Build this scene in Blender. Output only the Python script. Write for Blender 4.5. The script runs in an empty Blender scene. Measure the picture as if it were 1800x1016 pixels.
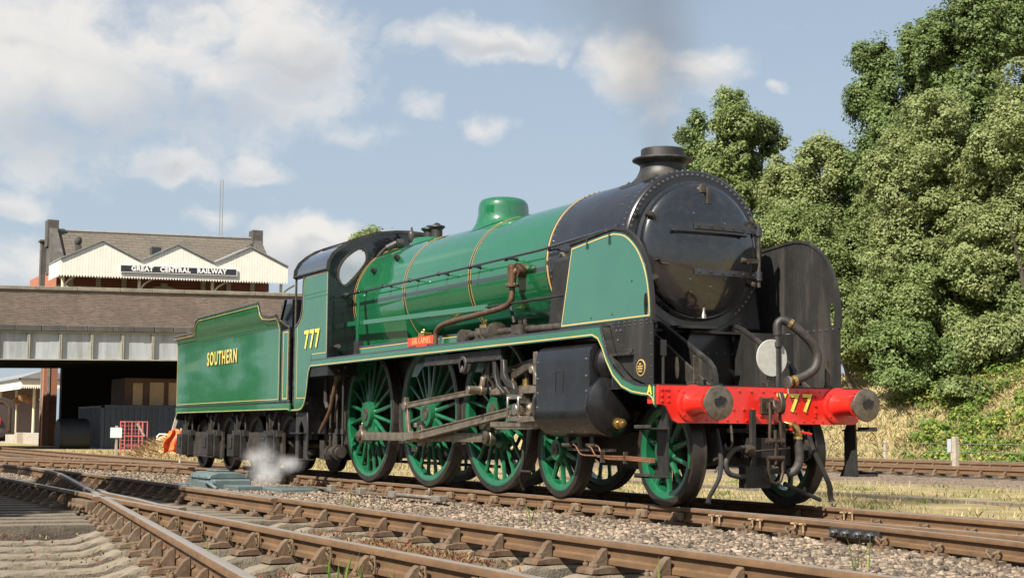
import bpy, bmesh, math, random
import numpy as np
from mathutils import Vector, Matrix
from mathutils.geometry import tessellate_polygon

S = bpy.context.scene
C = S.collection
PI = math.pi
rad = math.radians
random.seed(7)
rng = np.random.default_rng(11)

# ------------------------------------------------------------------ camera
cd = bpy.data.cameras.new('camera')
cd.lens = 54.23
cd.sensor_width = 36.0
cd.clip_start = 0.1
cd.clip_end = 6000
cam = bpy.data.objects.new('camera', cd)
C.objects.link(cam)
CAM = Vector((13.5335, -9.3083, 0.7275))
FW = Vector((-0.89147128, 0.44338779, 0.09319995)).normalized()
RT = Vector((0.44587913, 0.89506796, 0.00671925)).normalized()
UP = RT.cross(FW)
cam.matrix_world = Matrix(((RT.x, UP.x, -FW.x, CAM.x), (RT.y, UP.y, -FW.y, CAM.y), (RT.z, UP.z, -FW.z, CAM.z), (0, 0, 0, 1)))
S.camera = cam

# ------------------------------------------------------------------ light
SUN = Vector((0.50, -1.0, 1.14)).normalized()          # towards the sun
SUN_EL = math.asin(SUN.z)
sd = bpy.data.lights.new('sun', 'SUN')
sd.energy = 5.0
sd.angle = rad(0.55)
sd.color = (1.0, 0.93, 0.82)
so = bpy.data.objects.new('sun', sd)
so.rotation_euler = SUN.to_track_quat('Z', 'Y').to_euler()
C.objects.link(so)
S.view_settings.view_transform = 'Standard'
S.view_settings.look = 'None'
S.view_settings.exposure = 0.95
S.view_settings.gamma = 1.0
S.render.engine = 'CYCLES'
S.cycles.max_bounces = 7
S.cycles.transparent_max_bounces = 12
S.cycles.volume_bounces = 3
S.cycles.use_denoising = True


class NT:
    """tiny node-tree helper"""
    def __init__(s, nt):
        s.t = nt

    def n(s, typ, **kw):
        o = s.t.nodes.new(typ)
        for k, v in kw.items():
            setattr(o, k, v)
        return o

    def l(s, a, b):
        s.t.links.new(a, b)

    def val(s, sock, v):
        if hasattr(v, 'is_output'):
            s.l(v, sock)
        else:
            sock.default_value = v

    def math(s, op, a, b=0.0, clamp=False):
        o = s.n('ShaderNodeMath', operation=op, use_clamp=clamp)
        s.val(o.inputs[0], a)
        s.val(o.inputs[1], b)
        return o.outputs[0]

    def noise(s, vec, scale, detail=4, rough=0.55, dist=0.0):
        o = s.n('ShaderNodeTexNoise')
        s.l(vec, o.inputs['Vector'])
        o.inputs['Scale'].default_value = scale
        o.inputs['Detail'].default_value = detail
        o.inputs['Roughness'].default_value = rough
        o.inputs['Distortion'].default_value = dist
        return o.outputs['Fac']

    def ramp(s, fac, stops):
        o = s.n('ShaderNodeValToRGB')
        e = o.color_ramp.elements
        while len(e) < len(stops):
            e.new(0.5)
        for i, (p, c) in enumerate(stops):
            e[i].position = p
            e[i].color = (*c, 1) if len(c) == 3 else c
        s.l(fac, o.inputs[0])
        return o.outputs[0]

    def mix(s, fac, a, b, blend='MIX'):
        o = s.n('ShaderNodeMix', data_type='RGBA', blend_type=blend)
        s.val(o.inputs[0], fac)
        for sk, v in ((o.inputs[6], a), (o.inputs[7], b)):
            if hasattr(v, 'is_output'):
                s.l(v, sk)
            else:
                sk.default_value = (*v, 1) if len(v) == 3 else v
        return o.outputs[2]


def sc(c, k):
    return tuple(min(1.0, x * k) for x in c)


MATS = {}


def pm(name, col, rough=0.5, metal=0.0, coat=0.0, var=0.25, scale=4.0, bump=0.0, bscale=80.0, col2=None, amt=0.45,
       spec=0.5, crough=0.06, obj=False, streak=False, island=0.0, cior=1.5):
    """procedural paint / metal / stone: two-tone noise colour, varied roughness, optional fine relief"""
    m = bpy.data.materials.new(name)
    m.use_nodes = True
    N = NT(m.node_tree)
    b = m.node_tree.nodes['Principled BSDF']
    if obj:
        vec = N.n('ShaderNodeTexCoord').outputs['Object']
    else:
        vec = N.n('ShaderNodeNewGeometry').outputs['Position']
    v2 = vec
    if streak:
        mp = N.n('ShaderNodeMapping')
        mp.inputs['Scale'].default_value = (1, 1, 0.12)
        N.l(vec, mp.inputs[0])
        v2 = mp.outputs[0]
    n1 = N.noise(v2, scale, 6, 0.62)
    base = N.ramp(n1, [(0.3, sc(col, 1 - var)), (0.7, sc(col, 1 + var))])
    if col2 is not None:
        n2 = N.noise(v2, scale * 0.7 + 1.3, 8, 0.7, 0.4)
        f = N.ramp(n2, [(1 - amt - 0.12, (0, 0, 0)), (1 - amt + 0.12, (1, 1, 1))])
        base = N.mix(f, base, col2)
    if island:
        g = N.n('ShaderNodeNewGeometry')
        k = N.math('MULTIPLY_ADD', g.outputs['Random Per Island'], island)
        k.node.inputs[2].default_value = 1 - island * 0.5
        mm = N.n('ShaderNodeVectorMath', operation='SCALE')
        N.l(base, mm.inputs[0])
        N.l(k, mm.inputs['Scale'])
        base = mm.outputs[0]
    N.l(base, b.inputs['Base Color'])
    r = N.ramp(N.noise(vec, scale * 2.3, 5), [(0.3, (max(0, rough - 0.08),) * 3), (0.75, (min(1, rough + 0.1),) * 3)])
    N.l(r, b.inputs['Roughness'])
    b.inputs['Metallic'].default_value = metal
    b.inputs['Specular IOR Level'].default_value = spec
    if coat:
        b.inputs['Coat Weight'].default_value = coat
        b.inputs['Coat Roughness'].default_value = crough
        b.inputs['Coat IOR'].default_value = cior
    if bump:
        bp = N.n('ShaderNodeBump')
        bp.inputs['Strength'].default_value = bump
        bp.inputs['Distance'].default_value = 0.01
        N.l(N.noise(vec, bscale, 4), bp.inputs['Height'])
        N.l(bp.outputs[0], b.inputs['Normal'])
        if coat:
            N.l(bp.outputs[0], b.inputs['Coat Normal'])
    MATS[name] = m
    return m


# ------------------------------------------------------------------ mesh builder
class MB:
    def __init__(s):
        s.v = []
        s.f = []

    def add(s, vs, fs):
        o = len(s.v)
        s.v.extend([(float(a), float(b), float(c)) for a, b, c in vs])
        s.f.extend([[i + o for i in f] for f in fs])
        return s

    def box(s, x0, x1, y0, y1, z0, z1, M=None):
        vs = [Vector((x, y, z)) for x in (x0, x1) for y in (y0, y1) for z in (z0, z1)]
        if M is not None:
            vs = [M @ v for v in vs]
        return s.add(vs, [(0, 1, 3, 2), (4, 6, 7, 5), (0, 4, 5, 1), (2, 3, 7, 6), (0, 2, 6, 4), (1, 5, 7, 3)])

    def cbox(s, c, d, M=None):
        return s.box(c[0] - d[0] / 2, c[0] + d[0] / 2, c[1] - d[1] / 2, c[1] + d[1] / 2, c[2] - d[2] / 2, c[2] + d[2] / 2, M)

    def bar(s, p0, p1, w, h, up=(0, 0, 1)):
        p0 = Vector(p0)
        p1 = Vector(p1)
        d = (p1 - p0).normalized()
        sd_ = d.cross(Vector(up))
        if sd_.length < 1e-4:
            sd_ = d.cross(Vector((1, 0, 0)))
        sd_.normalize()
        u = sd_.cross(d)
        vs = []
        for p in (p0, p1):
            for a, b in ((-1, -1), (1, -1), (1, 1), (-1, 1)):
                vs.append(p + sd_ * (a * w / 2) + u * (b * h / 2))
        return s.add(vs, [(0, 1, 2, 3), (7, 6, 5, 4), (0, 4, 5, 1), (1, 5, 6, 2), (2, 6, 7, 3), (3, 7, 4, 0)])

    def tube(s, pts, r, n=8, caps=True, sq=None):
        pts = [Vector(p) for p in pts]
        k = len(pts)
        rs = r if isinstance(r, (list, tuple)) else [r] * k
        t0 = (pts[1] - pts[0]).normalized()
        a = Vector((0, 0, 1)) if abs(t0.z) < 0.9 else Vector((1, 0, 0))
        u = t0.cross(a).normalized()
        vs = []
        for i, p in enumerate(pts):
            t = (pts[min(i + 1, k - 1)] - pts[max(i - 1, 0)]).normalized()
            u = (u - t * u.dot(t)).normalized()
            w = t.cross(u)
            for j in range(n):
                q = 2 * PI * j / n
                vs.append(p + (u * math.cos(q) + w * math.sin(q) * (sq or 1)) * rs[i])
        fs = [(i * n + j, i * n + (j + 1) % n, (i + 1) * n + (j + 1) % n, (i + 1) * n + j) for i in range(k - 1) for j in range(n)]
        if caps:
            fs += [list(range(n))[::-1], list(range((k - 1) * n, k * n))]
        return s.add(vs, fs)

    def lathe(s, prof, c, axis='z', n=32, caps=True, a0=0.0, a1=2 * PI):
        c = Vector(c)
        full = abs(a1 - a0 - 2 * PI) < 1e-6
        m = n if full else n + 1
        vs = []
        for r, h in prof:
            for j in range(m):
                q = a0 + (a1 - a0) * j / n
                ca, sa = r * math.cos(q), r * math.sin(q)
                vs.append(c + Vector({'z': (ca, sa, h), 'x': (h, ca, sa), 'y': (ca, h, sa)}[axis]))
        fs = []
        for i in range(len(prof) - 1):
            for j in range(n):
                j2 = (j + 1) % m
                fs.append((i * m + j, i * m + j2, (i + 1) * m + j2, (i + 1) * m + j))
        if caps and full:
            fs += [list(range(m))[::-1], list(range((len(prof) - 1) * m, len(prof) * m))]
        return s.add(vs, fs)

    def prism(s, poly, axis, a, b, holes=()):
        loops = [list(poly)] + [list(h) for h in holes]
        flat = [p for lp in loops for p in lp]
        tris = tessellate_polygon([[Vector((p[0], p[1], 0)) for p in lp] for lp in loops])
        mk = {'y': lambda p, t: (p[0], t, p[1]), 'x': lambda p, t: (t, p[0], p[1]), 'z': lambda p, t: (p[0], p[1], t)}[axis]
        k = len(flat)
        vs = [mk(p, a) for p in flat] + [mk(p, b) for p in flat]
        fs = [tuple(t) for t in tris] + [tuple(i + k for i in t)[::-1] for t in tris]
        o = 0
        for lp in loops:
            n = len(lp)
            for i in range(n):
                j = (i + 1) % n
                fs.append((o + i, o + j, o + j + k, o + i + k))
            o += n
        return s.add(vs, fs)

    def rib(s, pts, axis, t, w, th=0.003, closed=False):
        """flat ribbon (a painted line or beading) following 2-D points in a plane"""
        P = [Vector((p[0], p[1])) for p in pts]
        if closed:
            P.append(P[0])
        k = len(P)
        L, R = [], []
        for i in range(k):
            if closed:
                d0 = P[(i - 1) % (k - 1)]
                d1 = P[(i + 1) % (k - 1)]
                if i in (0, k - 1):
                    d0, d1 = P[k - 2], P[1]
            else:
                d0, d1 = P[max(i - 1, 0)], P[min(i + 1, k - 1)]
            e0 = (P[i] - d0)
            e1 = (d1 - P[i])
            e0 = e0.normalized() if e0.length > 1e-9 else e1.normalized()
            e1 = e1.normalized() if e1.length > 1e-9 else e0
            nn = Vector((-(e0 + e1).y, (e0 + e1).x)).normalized()
            n0 = Vector((-e0.y, e0.x))
            kk = min(2.0, 1 / max(0.3, nn.dot(n0)))
            L.append(P[i] + nn * w / 2 * kk)
            R.append(P[i] - nn * w / 2 * kk)
        mk = {'y': lambda p, t: (p[0], t, p[1]), 'x': lambda p, t: (t, p[0], p[1]), 'z': lambda p, t: (p[0], p[1], t)}[axis]
        for i in range(k - 1):
            q = [L[i], L[i + 1], R[i + 1], R[i]]
            s.add([mk(p, t) for p in q] + [mk(p, t + th) for p in q],
                  [(0, 1, 2, 3), (7, 6, 5, 4), (0, 4, 5, 1), (2, 6, 7, 3), (1, 5, 6, 2), (3, 7, 4, 0)])
        return s

    def rivet(s, p, nrm, r, n=6):
        """low domed rivet head"""
        nrm = Vector(nrm).normalized()
        a = nrm.orthogonal().normalized()
        b = nrm.cross(a)
        p = Vector(p)
        vs = []
        for rr, h in ((r, -0.002), (r * 0.8, r * 0.45)):
            for j in range(n):
                q = 2 * PI * j / n
                vs.append(p + (a * math.cos(q) + b * math.sin(q)) * rr + nrm * h)
        vs.append(p + nrm * r * 0.75)
        fs = [(j, (j + 1) % n, n + (j + 1) % n, n + j) for j in range(n)] + [(n + j, n + (j + 1) % n, 2 * n) for j in range(n)]
        return s.add(vs, fs)

    def build(s, name, mat, parent=None, bevel=0.0, smooth=35, kind=None, label=None, cat=None, group=None, flip=True):
        me = bpy.data.meshes.new(name)
        me.from_pydata(s.v, [], s.f)
        if flip or bevel:
            bm = bmesh.new()
            bm.from_mesh(me)
            if flip:
                bmesh.ops.recalc_face_normals(bm, faces=bm.faces)
            if bevel:
                eds = [e for e in bm.edges if len(e.link_faces) == 2 and e.calc_face_angle(0) > 0.6]
                bmesh.ops.bevel(bm, geom=eds, offset=bevel, segments=1, affect='EDGES', clamp_overlap=True)
            bm.to_mesh(me)
            bm.free()
        if smooth:
            me.shade_smooth()
            me.set_sharp_from_angle(angle=rad(smooth))
        o = bpy.data.objects.new(name, me)
        me.materials.append(MATS[mat] if isinstance(mat, str) else mat)
        return link(o, parent, kind, label, cat, group)


LOCS = {}


def link(o, parent=None, kind=None, label=None, cat=None, group=None):
    C.objects.link(o)
    if parent is not None:
        o.parent = parent
        if parent.type == 'EMPTY' and parent.name in LOCS:
            o.matrix_parent_inverse = LOCS[parent.name].inverted()
    for k, v in (('kind', kind), ('label', label), ('category', cat), ('group', group)):
        if v:
            o[k] = v
    return o


def thing(name, label, cat, loc=(0, 0, 0), rz=0.0, group=None, local=False):
    """an Empty at a thing's base; parts are given in world coordinates unless local"""
    o = bpy.data.objects.new(name, None)
    o.empty_display_size = 0.3
    o.location = loc
    o.rotation_euler = (0, 0, rz)
    C.objects.link(o)
    if not local:
        LOCS[o.name] = Matrix.Translation(loc) @ Matrix.Rotation(rz, 4, 'Z')
    o['label'] = label
    o['category'] = cat
    if group:
        o['group'] = group
    return o


def dup(o, parent=None, loc=None, rz=None, label=None):
    c = o.copy()
    C.objects.link(c)
    if parent is not None:
        c.parent = parent
    if loc is not None:
        c.location = loc
    if rz is not None:
        c.rotation_euler = (0, 0, rz)
    if label:
        c['label'] = label
    for ch in o.children:
        dup(ch, c)
    return c


def text_obj(name, txt, size, M, mat, parent=None, ext=0.004, off=0.0, sx=1.0, align='CENTER', space=1.0, fit=None, **kw):
    cu = bpy.data.curves.new(name, 'FONT')
    cu.body = txt
    cu.size = size
    cu.extrude = ext
    cu.offset = off
    cu.align_x = align
    cu.align_y = 'CENTER'
    cu.space_character = space
    cu.resolution_u = 3
    t = bpy.data.objects.new(name + '_c', cu)
    C.objects.link(t)
    dg = bpy.context.evaluated_depsgraph_get()
    me = bpy.data.meshes.new_from_object(t.evaluated_get(dg))
    bpy.data.objects.remove(t)
    me.transform(Matrix.Diagonal((sx, 1, 1, 1)))
    if fit:
        co = np.array([v.co[:] for v in me.vertices])
        lo, hi = co.min(0), co.max(0)
        me.transform(Matrix.Diagonal((fit[0] / (hi[0] - lo[0]), fit[1] / (hi[1] - lo[1]), 1, 1)) @ Matrix.Translation((-(lo[0] + hi[0]) / 2, -(lo[1] + hi[1]) / 2, 0)))
    me.transform(M)
    me.materials.clear()
    me.materials.append(MATS[mat])
    o = bpy.data.objects.new(name, me)
    return link(o, parent, **kw)


def frame(o, xdir, ydir):
    x = Vector(xdir).normalized()
    y = Vector(ydir).normalized()
    z = x.cross(y)
    return Matrix(((x.x, y.x, z.x, o[0]), (x.y, y.y, z.y, o[1]), (x.z, y.z, z.z, o[2]), (0, 0, 0, 1)))


def spline(pts, n=8):
    """Catmull-Rom through points of any dimension"""
    P = [np.array(p, float) for p in pts]
    P = [2 * P[0] - P[1]] + P + [2 * P[-1] - P[-2]]
    out = []
    for i in range(1, len(P) - 2):
        for j in range(n):
            t = j / n
            a, b, c, d = P[i - 1], P[i], P[i + 1], P[i + 2]
            out.append(0.5 * ((2 * b) + (c - a) * t + (2 * a - 5 * b + 4 * c - d) * t * t + (-a + 3 * b - 3 * c + d) * t ** 3))
    out.append(P[-2])
    return [tuple(p) for p in out]


def arc(cx, cy, r, a0, a1, n=12):
    return [(cx + r * math.cos(rad(a0 + (a1 - a0) * i / n)), cy + r * math.sin(rad(a0 + (a1 - a0) * i / n))) for i in range(n + 1)]


# ------------------------------------------------------------------ sky with clouds
def pix_dir(px, py):
    return (FW + RT * ((px - 900) / 2711.7) - UP * ((py - 508) / 2711.7)).normalized()


w = bpy.data.worlds.new('World')
S.world = w
w.use_nodes = True
N = NT(w.node_tree)
bg = w.node_tree.nodes['Background']
sky = N.n('ShaderNodeTexSky', sky_type='NISHITA', sun_disc=False)
sky.sun_elevation = SUN_EL
sky.sun_rotation = math.atan2(SUN.x, SUN.y)
sky.air_density = 1.0
sky.dust_density = 2.2
sky.ozone_density = 1.5
D0 = N.n('ShaderNodeTexCoord').outputs['Generated']
wn_ = N.n('ShaderNodeTexNoise')                        # ragged cloud outlines
N.l(D0, wn_.inputs['Vector'])
wn_.inputs['Scale'].default_value = 26.0
wn_.inputs['Detail'].default_value = 5.0
wv_ = N.n('ShaderNodeVectorMath', operation='MULTIPLY_ADD')
N.l(wn_.outputs['Color'], wv_.inputs[0])
wv_.inputs[1].default_value = (0.042, 0.042, 0.030)
wv_.inputs[2].default_value = (-0.021, -0.021, -0.015)
wa_ = N.n('ShaderNodeVectorMath', operation='ADD')
N.l(wv_.outputs[0], wa_.inputs[0])
N.l(D0, wa_.inputs[1])
D = wa_.outputs[0]


def vdot(vec):
    o = N.n('ShaderNodeVectorMath', operation='DOT_PRODUCT')
    N.l(D, o.inputs[0])
    o.inputs[1].default_value = vec
    return o.outputs['Value']


# cumulus banks: centre pixel, half width, half height, weight
CL = [(210, 110, 340, 170, 1.15), (500, 70, 135, 110, 1.1), (40, 200, 230, 110, 0.9), (430, 170, 190, 60, 0.55), (290, 280, 80, 34, 0.7), (545, 440, 120, 58, 1.5), (1120, 135, 105, 75, 1.15),
      (1225, 125, 85, 48, 0.95), (850, 72, 150, 34, 0.8), (860, 225, 36, 20, 0.45), (745, 190, 30, 16, 0.3), (440, 292, 60, 20, 0.4), (1365, 158, 16, 10, 0.3), (640, 235, 50, 24, 0.4),
      (30, 480, 110, 50, 0.6), (640, 470, 130, 42, 1.1), (20, 365, 50, 18, 0.5), (985, 105, 24, 16, 0.35), (375, 385, 40, 20, 0.5)]
tot = None
shd = None
for (px, py, hw, hh, wt) in CL:
    d0 = pix_dir(px, py)
    e1 = Vector((0, 0, 1)).cross(d0).normalized()
    e2 = d0.cross(e1)
    a = N.math('MULTIPLY', vdot(e1), 2711.7 / hw)
    b = N.math('MULTIPLY', vdot(e2), 2711.7 / hh)
    q = N.math('ADD', N.math('MULTIPLY', a, a), N.math('MULTIPLY', b, b))
    g = N.math('MULTIPLY', N.math('SUBTRACT', 1.0, q), wt, clamp=False)
    g = N.math('MULTIPLY', N.math('MAXIMUM', g, -1.0), N.math('GREATER_THAN', vdot(d0), 0.0))
    g = N.math('MAXIMUM', g, -1.0)
    s_ = N.math('MULTIPLY', N.math('MAXIMUM', g, 0.0), N.math('MULTIPLY', b, -1.0))     # greyer towards each bank's base
    shd = s_ if shd is None else N.math('ADD', shd, s_)
    tot = g if tot is None else N.math('MAXIMUM', tot, g)
sep = N.n('ShaderNodeSeparateXYZ')
N.l(D, sep.inputs[0])
# flatten the noise a little so cloud texture is wider than tall
cmb = N.n('ShaderNodeCombineXYZ')
N.l(sep.outputs[0], cmb.inputs[0])
N.l(sep.outputs[1], cmb.inputs[1])
N.l(N.math('MULTIPLY', sep.outputs[2], 1.7), cmb.inputs[2])
CV = cmb.outputs[0]
n_big = N.noise(CV, 3.2, 3, 0.5)                       # open sky elsewhere: loose cumulus
n_det = N.noise(CV, 12.0, 8, 0.52, 0.2)
n_fin = N.noise(CV, 60.0, 5, 0.6)
gen = N.math('MULTIPLY', N.math('SUBTRACT', n_big, 0.60), 5.0)
inf = N.n('ShaderNodeMapRange', interpolation_type='SMOOTHSTEP')
N.l(vdot(FW), inf.inputs[0])
inf.inputs[1].default_value = 0.80
inf.inputs[2].default_value = 0.93
infr = inf.outputs[0]
gen = N.math('SUBTRACT', gen, N.math('MULTIPLY', infr, 3.0))
tot = N.math('MAXIMUM', tot, gen)
dens = N.math('ADD', tot, N.math('MULTIPLY', N.math('SUBTRACT', n_det, 0.5), 4.0))
dens = N.math('ADD', dens, N.math('MULTIPLY', N.math('SUBTRACT', n_fin, 0.5), 0.9))
cov = N.n('ShaderNodeMapRange', interpolation_type='SMOOTHSTEP')
N.l(dens, cov.inputs[0])
cov.inputs[1].default_value = -0.5
cov.inputs[2].default_value = 1.2
thick = N.n('ShaderNodeMapRange', interpolation_type='SMOOTHSTEP')
N.l(N.math('ADD', N.math('MULTIPLY', dens, 0.55), N.math('MULTIPLY', shd, 1.5)), thick.inputs[0])
thick.inputs[1].default_value = 0.1
thick.inputs[2].default_value = 1.35
ccol = N.mix(thick.outputs[0], (7.6, 7.3, 6.9), (4.7, 4.8, 5.0))
haze = N.n('ShaderNodeMapRange')
N.l(sep.outputs[2], haze.inputs[0])
haze.inputs[1].default_value = 0.0
haze.inputs[2].default_value = 0.45
haze.inputs[3].default_value = 0.82
haze.inputs[4].default_value = 0.36
skyc = N.mix(haze.outputs[0], sky.outputs[0], (4.5, 5.3, 6.15))
final = N.mix(N.math('MULTIPLY', cov.outputs[0], 0.9), skyc, ccol)
N.l(final, bg.inputs[0])
bg.inputs[1].default_value = 0.062

# ------------------------------------------------------------------ materials
pm('green', (0.005, 0.106, 0.038), 0.32, coat=1.0, var=0.10, scale=1.4, crough=0.05, cior=2.05, bump=0.10, bscale=2.6, spec=0.12)
pm('green_deflector', (0.005, 0.112, 0.052), 0.32, coat=1.0, var=0.10, scale=1.4, crough=0.10, cior=2.6, bump=0.08, bscale=2.6, spec=0.12)
pm('green_wheel', (0.005, 0.095, 0.038), 0.38, coat=0.6, var=0.3, scale=5, crough=0.15, col2=(0.012, 0.045, 0.025), amt=0.33)
pm('green_tender', (0.010, 0.112, 0.040), 0.34, coat=0.9, var=0.10, scale=1.6, crough=0.05, cior=1.85, bump=0.08, bscale=2.2, spec=0.1)
pm('black_gloss', (0.007, 0.008, 0.010), 0.25, coat=1.0, var=0.3, scale=3, crough=0.06, cior=1.6)
pm('smokebox_black', (0.011, 0.010, 0.010), 0.3, coat=0.6, var=0.35, scale=3, crough=0.13, col2=(0.018, 0.018, 0.019), amt=0.3)
pm('cylinder_black', (0.010, 0.010, 0.011), 0.3, coat=0.25, var=0.3, scale=3, crough=0.15, spec=0.35)
pm('rivet_black', (0.060, 0.062, 0.068), 0.25, coat=1.0, var=0.2, scale=9, crough=0.25)
pm('strap_black', (0.030, 0.030, 0.032), 0.35, coat=0.3, var=0.3, scale=6, crough=0.2)
pm('black_matt', (0.016, 0.015, 0.014), 0.55, var=0.4, scale=5, col2=(0.045, 0.037, 0.029), amt=0.35, bump=0.15)
pm('black_worn', (0.022, 0.021, 0.020), 0.5, var=0.4, scale=4, col2=(0.075, 0.066, 0.055), amt=0.36, bump=0.2, streak=True)
pm('frame_dirt', (0.020, 0.017, 0.014), 0.7, var=0.5, scale=6, col2=(0.06, 0.046, 0.033), amt=0.42, bump=0.5)
pm('steel', (0.30, 0.25, 0.195), 0.42, metal=0.75, var=0.3, scale=7, col2=(0.14, 0.10, 0.07), amt=0.4, bump=0.08)
pm('bright_steel', (0.42, 0.38, 0.33), 0.3, metal=0.9, var=0.25, scale=9)
pm('oily', (0.09, 0.075, 0.058), 0.4, metal=0.4, var=0.4, scale=9, col2=(0.02, 0.017, 0.014), amt=0.45, bump=0.2)
pm('tyre', (0.026, 0.021, 0.017), 0.42, metal=0.2, var=0.35, scale=8, col2=(0.06, 0.045, 0.032), amt=0.3)
pm('red', (0.62, 0.020, 0.012), 0.3, coat=0.8, var=0.12, scale=4, crough=0.12)
pm('red_plate', (0.60, 0.055, 0.025), 0.4, var=0.15, scale=9)
pm('lining', (0.58, 0.42, 0.15), 0.4, coat=0.4, var=0.12)
pm('lining_thin', (0.50, 0.33, 0.11), 0.4, coat=0.4, var=0.12)
pm('letter', (0.80, 0.62, 0.09), 0.42, coat=0.4, var=0.14, scale=11)
pm('letter_dull', (0.60, 0.47, 0.13), 0.45, coat=0.3, var=0.18, scale=11)
pm('letter_shade', (0.010, 0.022, 0.010), 0.5, var=0.1)
pm('brass', (0.55, 0.36, 0.13), 0.3, metal=0.9, var=0.25, scale=12)
pm('copper', (0.62, 0.30, 0.17), 0.36, metal=0.85, var=0.25, scale=14)
pm('copper_dull', (0.16, 0.095, 0.06), 0.45, metal=0.6, var=0.35, scale=9)
pm('plate_worn', (0.16, 0.145, 0.12), 0.5, metal=0.3, var=0.3, scale=14)
pm('disc_white', (0.42, 0.42, 0.385), 0.6, var=0.15, scale=11, col2=(0.27, 0.265, 0.23), amt=0.36)
pm('rubber', (0.035, 0.030, 0.026), 0.6, var=0.3, scale=14, col2=(0.085, 0.075, 0.06), amt=0.35)
pm('buffer_face', (0.17, 0.145, 0.11), 0.38, metal=0.55, var=0.35, scale=9, col2=(0.045, 0.035, 0.028), amt=0.42)
pm('rust_dark', (0.055, 0.038, 0.027), 0.5, metal=0.4, var=0.35, scale=12, col2=(0.10, 0.065, 0.04), amt=0.35)
pm('coal', (0.012, 0.012, 0.013), 0.45, var=0.5, scale=9, bump=0.6, bscale=30)
gl = bpy.data.materials.new('cab_glass')
gl.use_nodes = True
b_ = gl.node_tree.nodes['Principled BSDF']
b_.inputs['Base Color'].default_value = (0.75, 0.8, 0.8, 1)
b_.inputs['Roughness'].default_value = 0.03
b_.inputs['Transmission Weight'].default_value = 1.0
b_.inputs['IOR'].default_value = 1.02
b_.inputs['Coat Weight'].default_value = 1.0
b_.inputs['Coat Roughness'].default_value = 0.02
MATS['cab_glass'] = gl
# ================================================================== LOCOMOTIVE
LOCO = thing('steam_locomotive', 'green express steam engine with red buffer beam and black smokebox, standing on the middle track', 'locomotive', (-4.0, 0, 0))
CZ = 2.735                                             # boiler centre line
DRV = (-3.962, -6.096, -8.382)
BOG = (0.0, -2.286)


def make_wheel(name, X, R, nsp, sgn, mat_pin=None, crank=None):
    """spoked wheel: rim, spokes and boss, with tyre and axle end as its pieces; sgn -1 is the near side"""
    yo, yi = sgn * 0.815, sgn * 0.695
    ym = (yo + yi) / 2
    rr = R - 0.072
    c = (X, 0, R)
    m = MB()
    m.lathe([(rr - 0.075, yi), (rr, yi), (rr, yo), (rr - 0.045, yo), (rr - 0.075, yo - sgn * 0.02), (rr - 0.075, yi)], c, 'y', 56, caps=False)
    hb = 0.20 if R > 0.8 else 0.135
    m.lathe([(0.02, yi), (hb, yi), (hb, yo), (hb - 0.015, yo + sgn * 0.05), (0.02, yo + sgn * 0.052)], c, 'y', 32, caps=False)
    for i in range(nsp):
        q = 2 * PI * (i + 0.5) / nsp
        d = Vector((math.cos(q), 0, math.sin(q)))
        p0 = Vector((X, ym + sgn * 0.02, R)) + d * (hb - 0.03)
        p1 = Vector((X, ym, R)) + d * (rr - 0.06)
        k = 1.0 if R > 0.8 else 1.15
        m.tube([p0, p0.lerp(p1, 0.12), p0.lerp(p1, 0.5), p0.lerp(p1, 0.9), p1], [0.040 * k, 0.032 * k, 0.027 * k, 0.026 * k, 0.04 * k], 7)
    if crank is not None:
        cx, cz = X + crank[0], R + crank[1]
        m.lathe([(0.02, yi), (0.125, yi), (0.125, yo + sgn * 0.03), (0.02, yo + sgn * 0.032)], (cx, 0, cz), 'y', 24, caps=False)
        d = Vector((crank[0], 0, crank[1])).normalized()
        m.bar(Vector((X, ym, R)), Vector((cx, ym, cz)), 0.12, 0.26, up=(-d.z, 0, d.x))
        # crescent balance weight opposite the pin
        a = math.degrees(math.atan2(-crank[1], -crank[0]))
        m.prism([(X + p[0], R + p[1]) for p in arc(0, 0, rr - 0.05, a - 32, a + 32, 14) + arc(0, 0, rr - 0.24, a + 20, a - 20, 8)], 'y', yi + sgn * 0.012, yo - sgn * 0.02)
    wheel = m.build(name, 'green_wheel', LOCO, smooth=40)
    t = MB()
    fl = R + 0.028
    t.lathe([(rr + 0.001, yo + sgn * 0.002), (R - 0.006, yo + sgn * 0.002), (R, yo - sgn * 0.008), (R + 0.003, yi + sgn * 0.02), (R + 0.012, yi), (fl - 0.004, yi - sgn * 0.006),
             (fl, yi - sgn * 0.014), (fl - 0.006, yi - sgn * 0.024), (rr + 0.001, yi - sgn * 0.024), (rr + 0.001, yo + sgn * 0.002)], c, 'y', 72, caps=False)
    t.build('tyre', 'tyre', wheel, smooth=30)
    a = MB()
    ra = 0.095 if R > 0.8 else 0.068
    a.lathe([(ra, yo + sgn * 0.045), (ra, yo + sgn * 0.062), (ra - 0.02, yo + sgn * 0.064), (0.012, yo + sgn * 0.058), (0.004, yo + sgn * 0.05)], c, 'y', 24)
    a.build('axle_end', 'oily', wheel)
    return wheel


PIN = (0.135, -0.329)
for sgn in (-1, 1):
    for X in BOG:
        make_wheel('bogie_wheel', X, 0.546, 10, sgn)
    for X in DRV:
        pin = PIN if sgn < 0 else (-0.329, -0.135)
        make_wheel('driving_wheel', X, 1.0035, 20, sgn, crank=pin)
for X, r in [(x, 0.09) for x in BOG] + [(x, 0.1) for x in DRV]:
    R = 0.546 if X in BOG else 1.0035
    MB().tube([(X, -0.74, R), (X, 0.74, R)], r, 16).build('axle', 'oily', LOCO)

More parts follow.
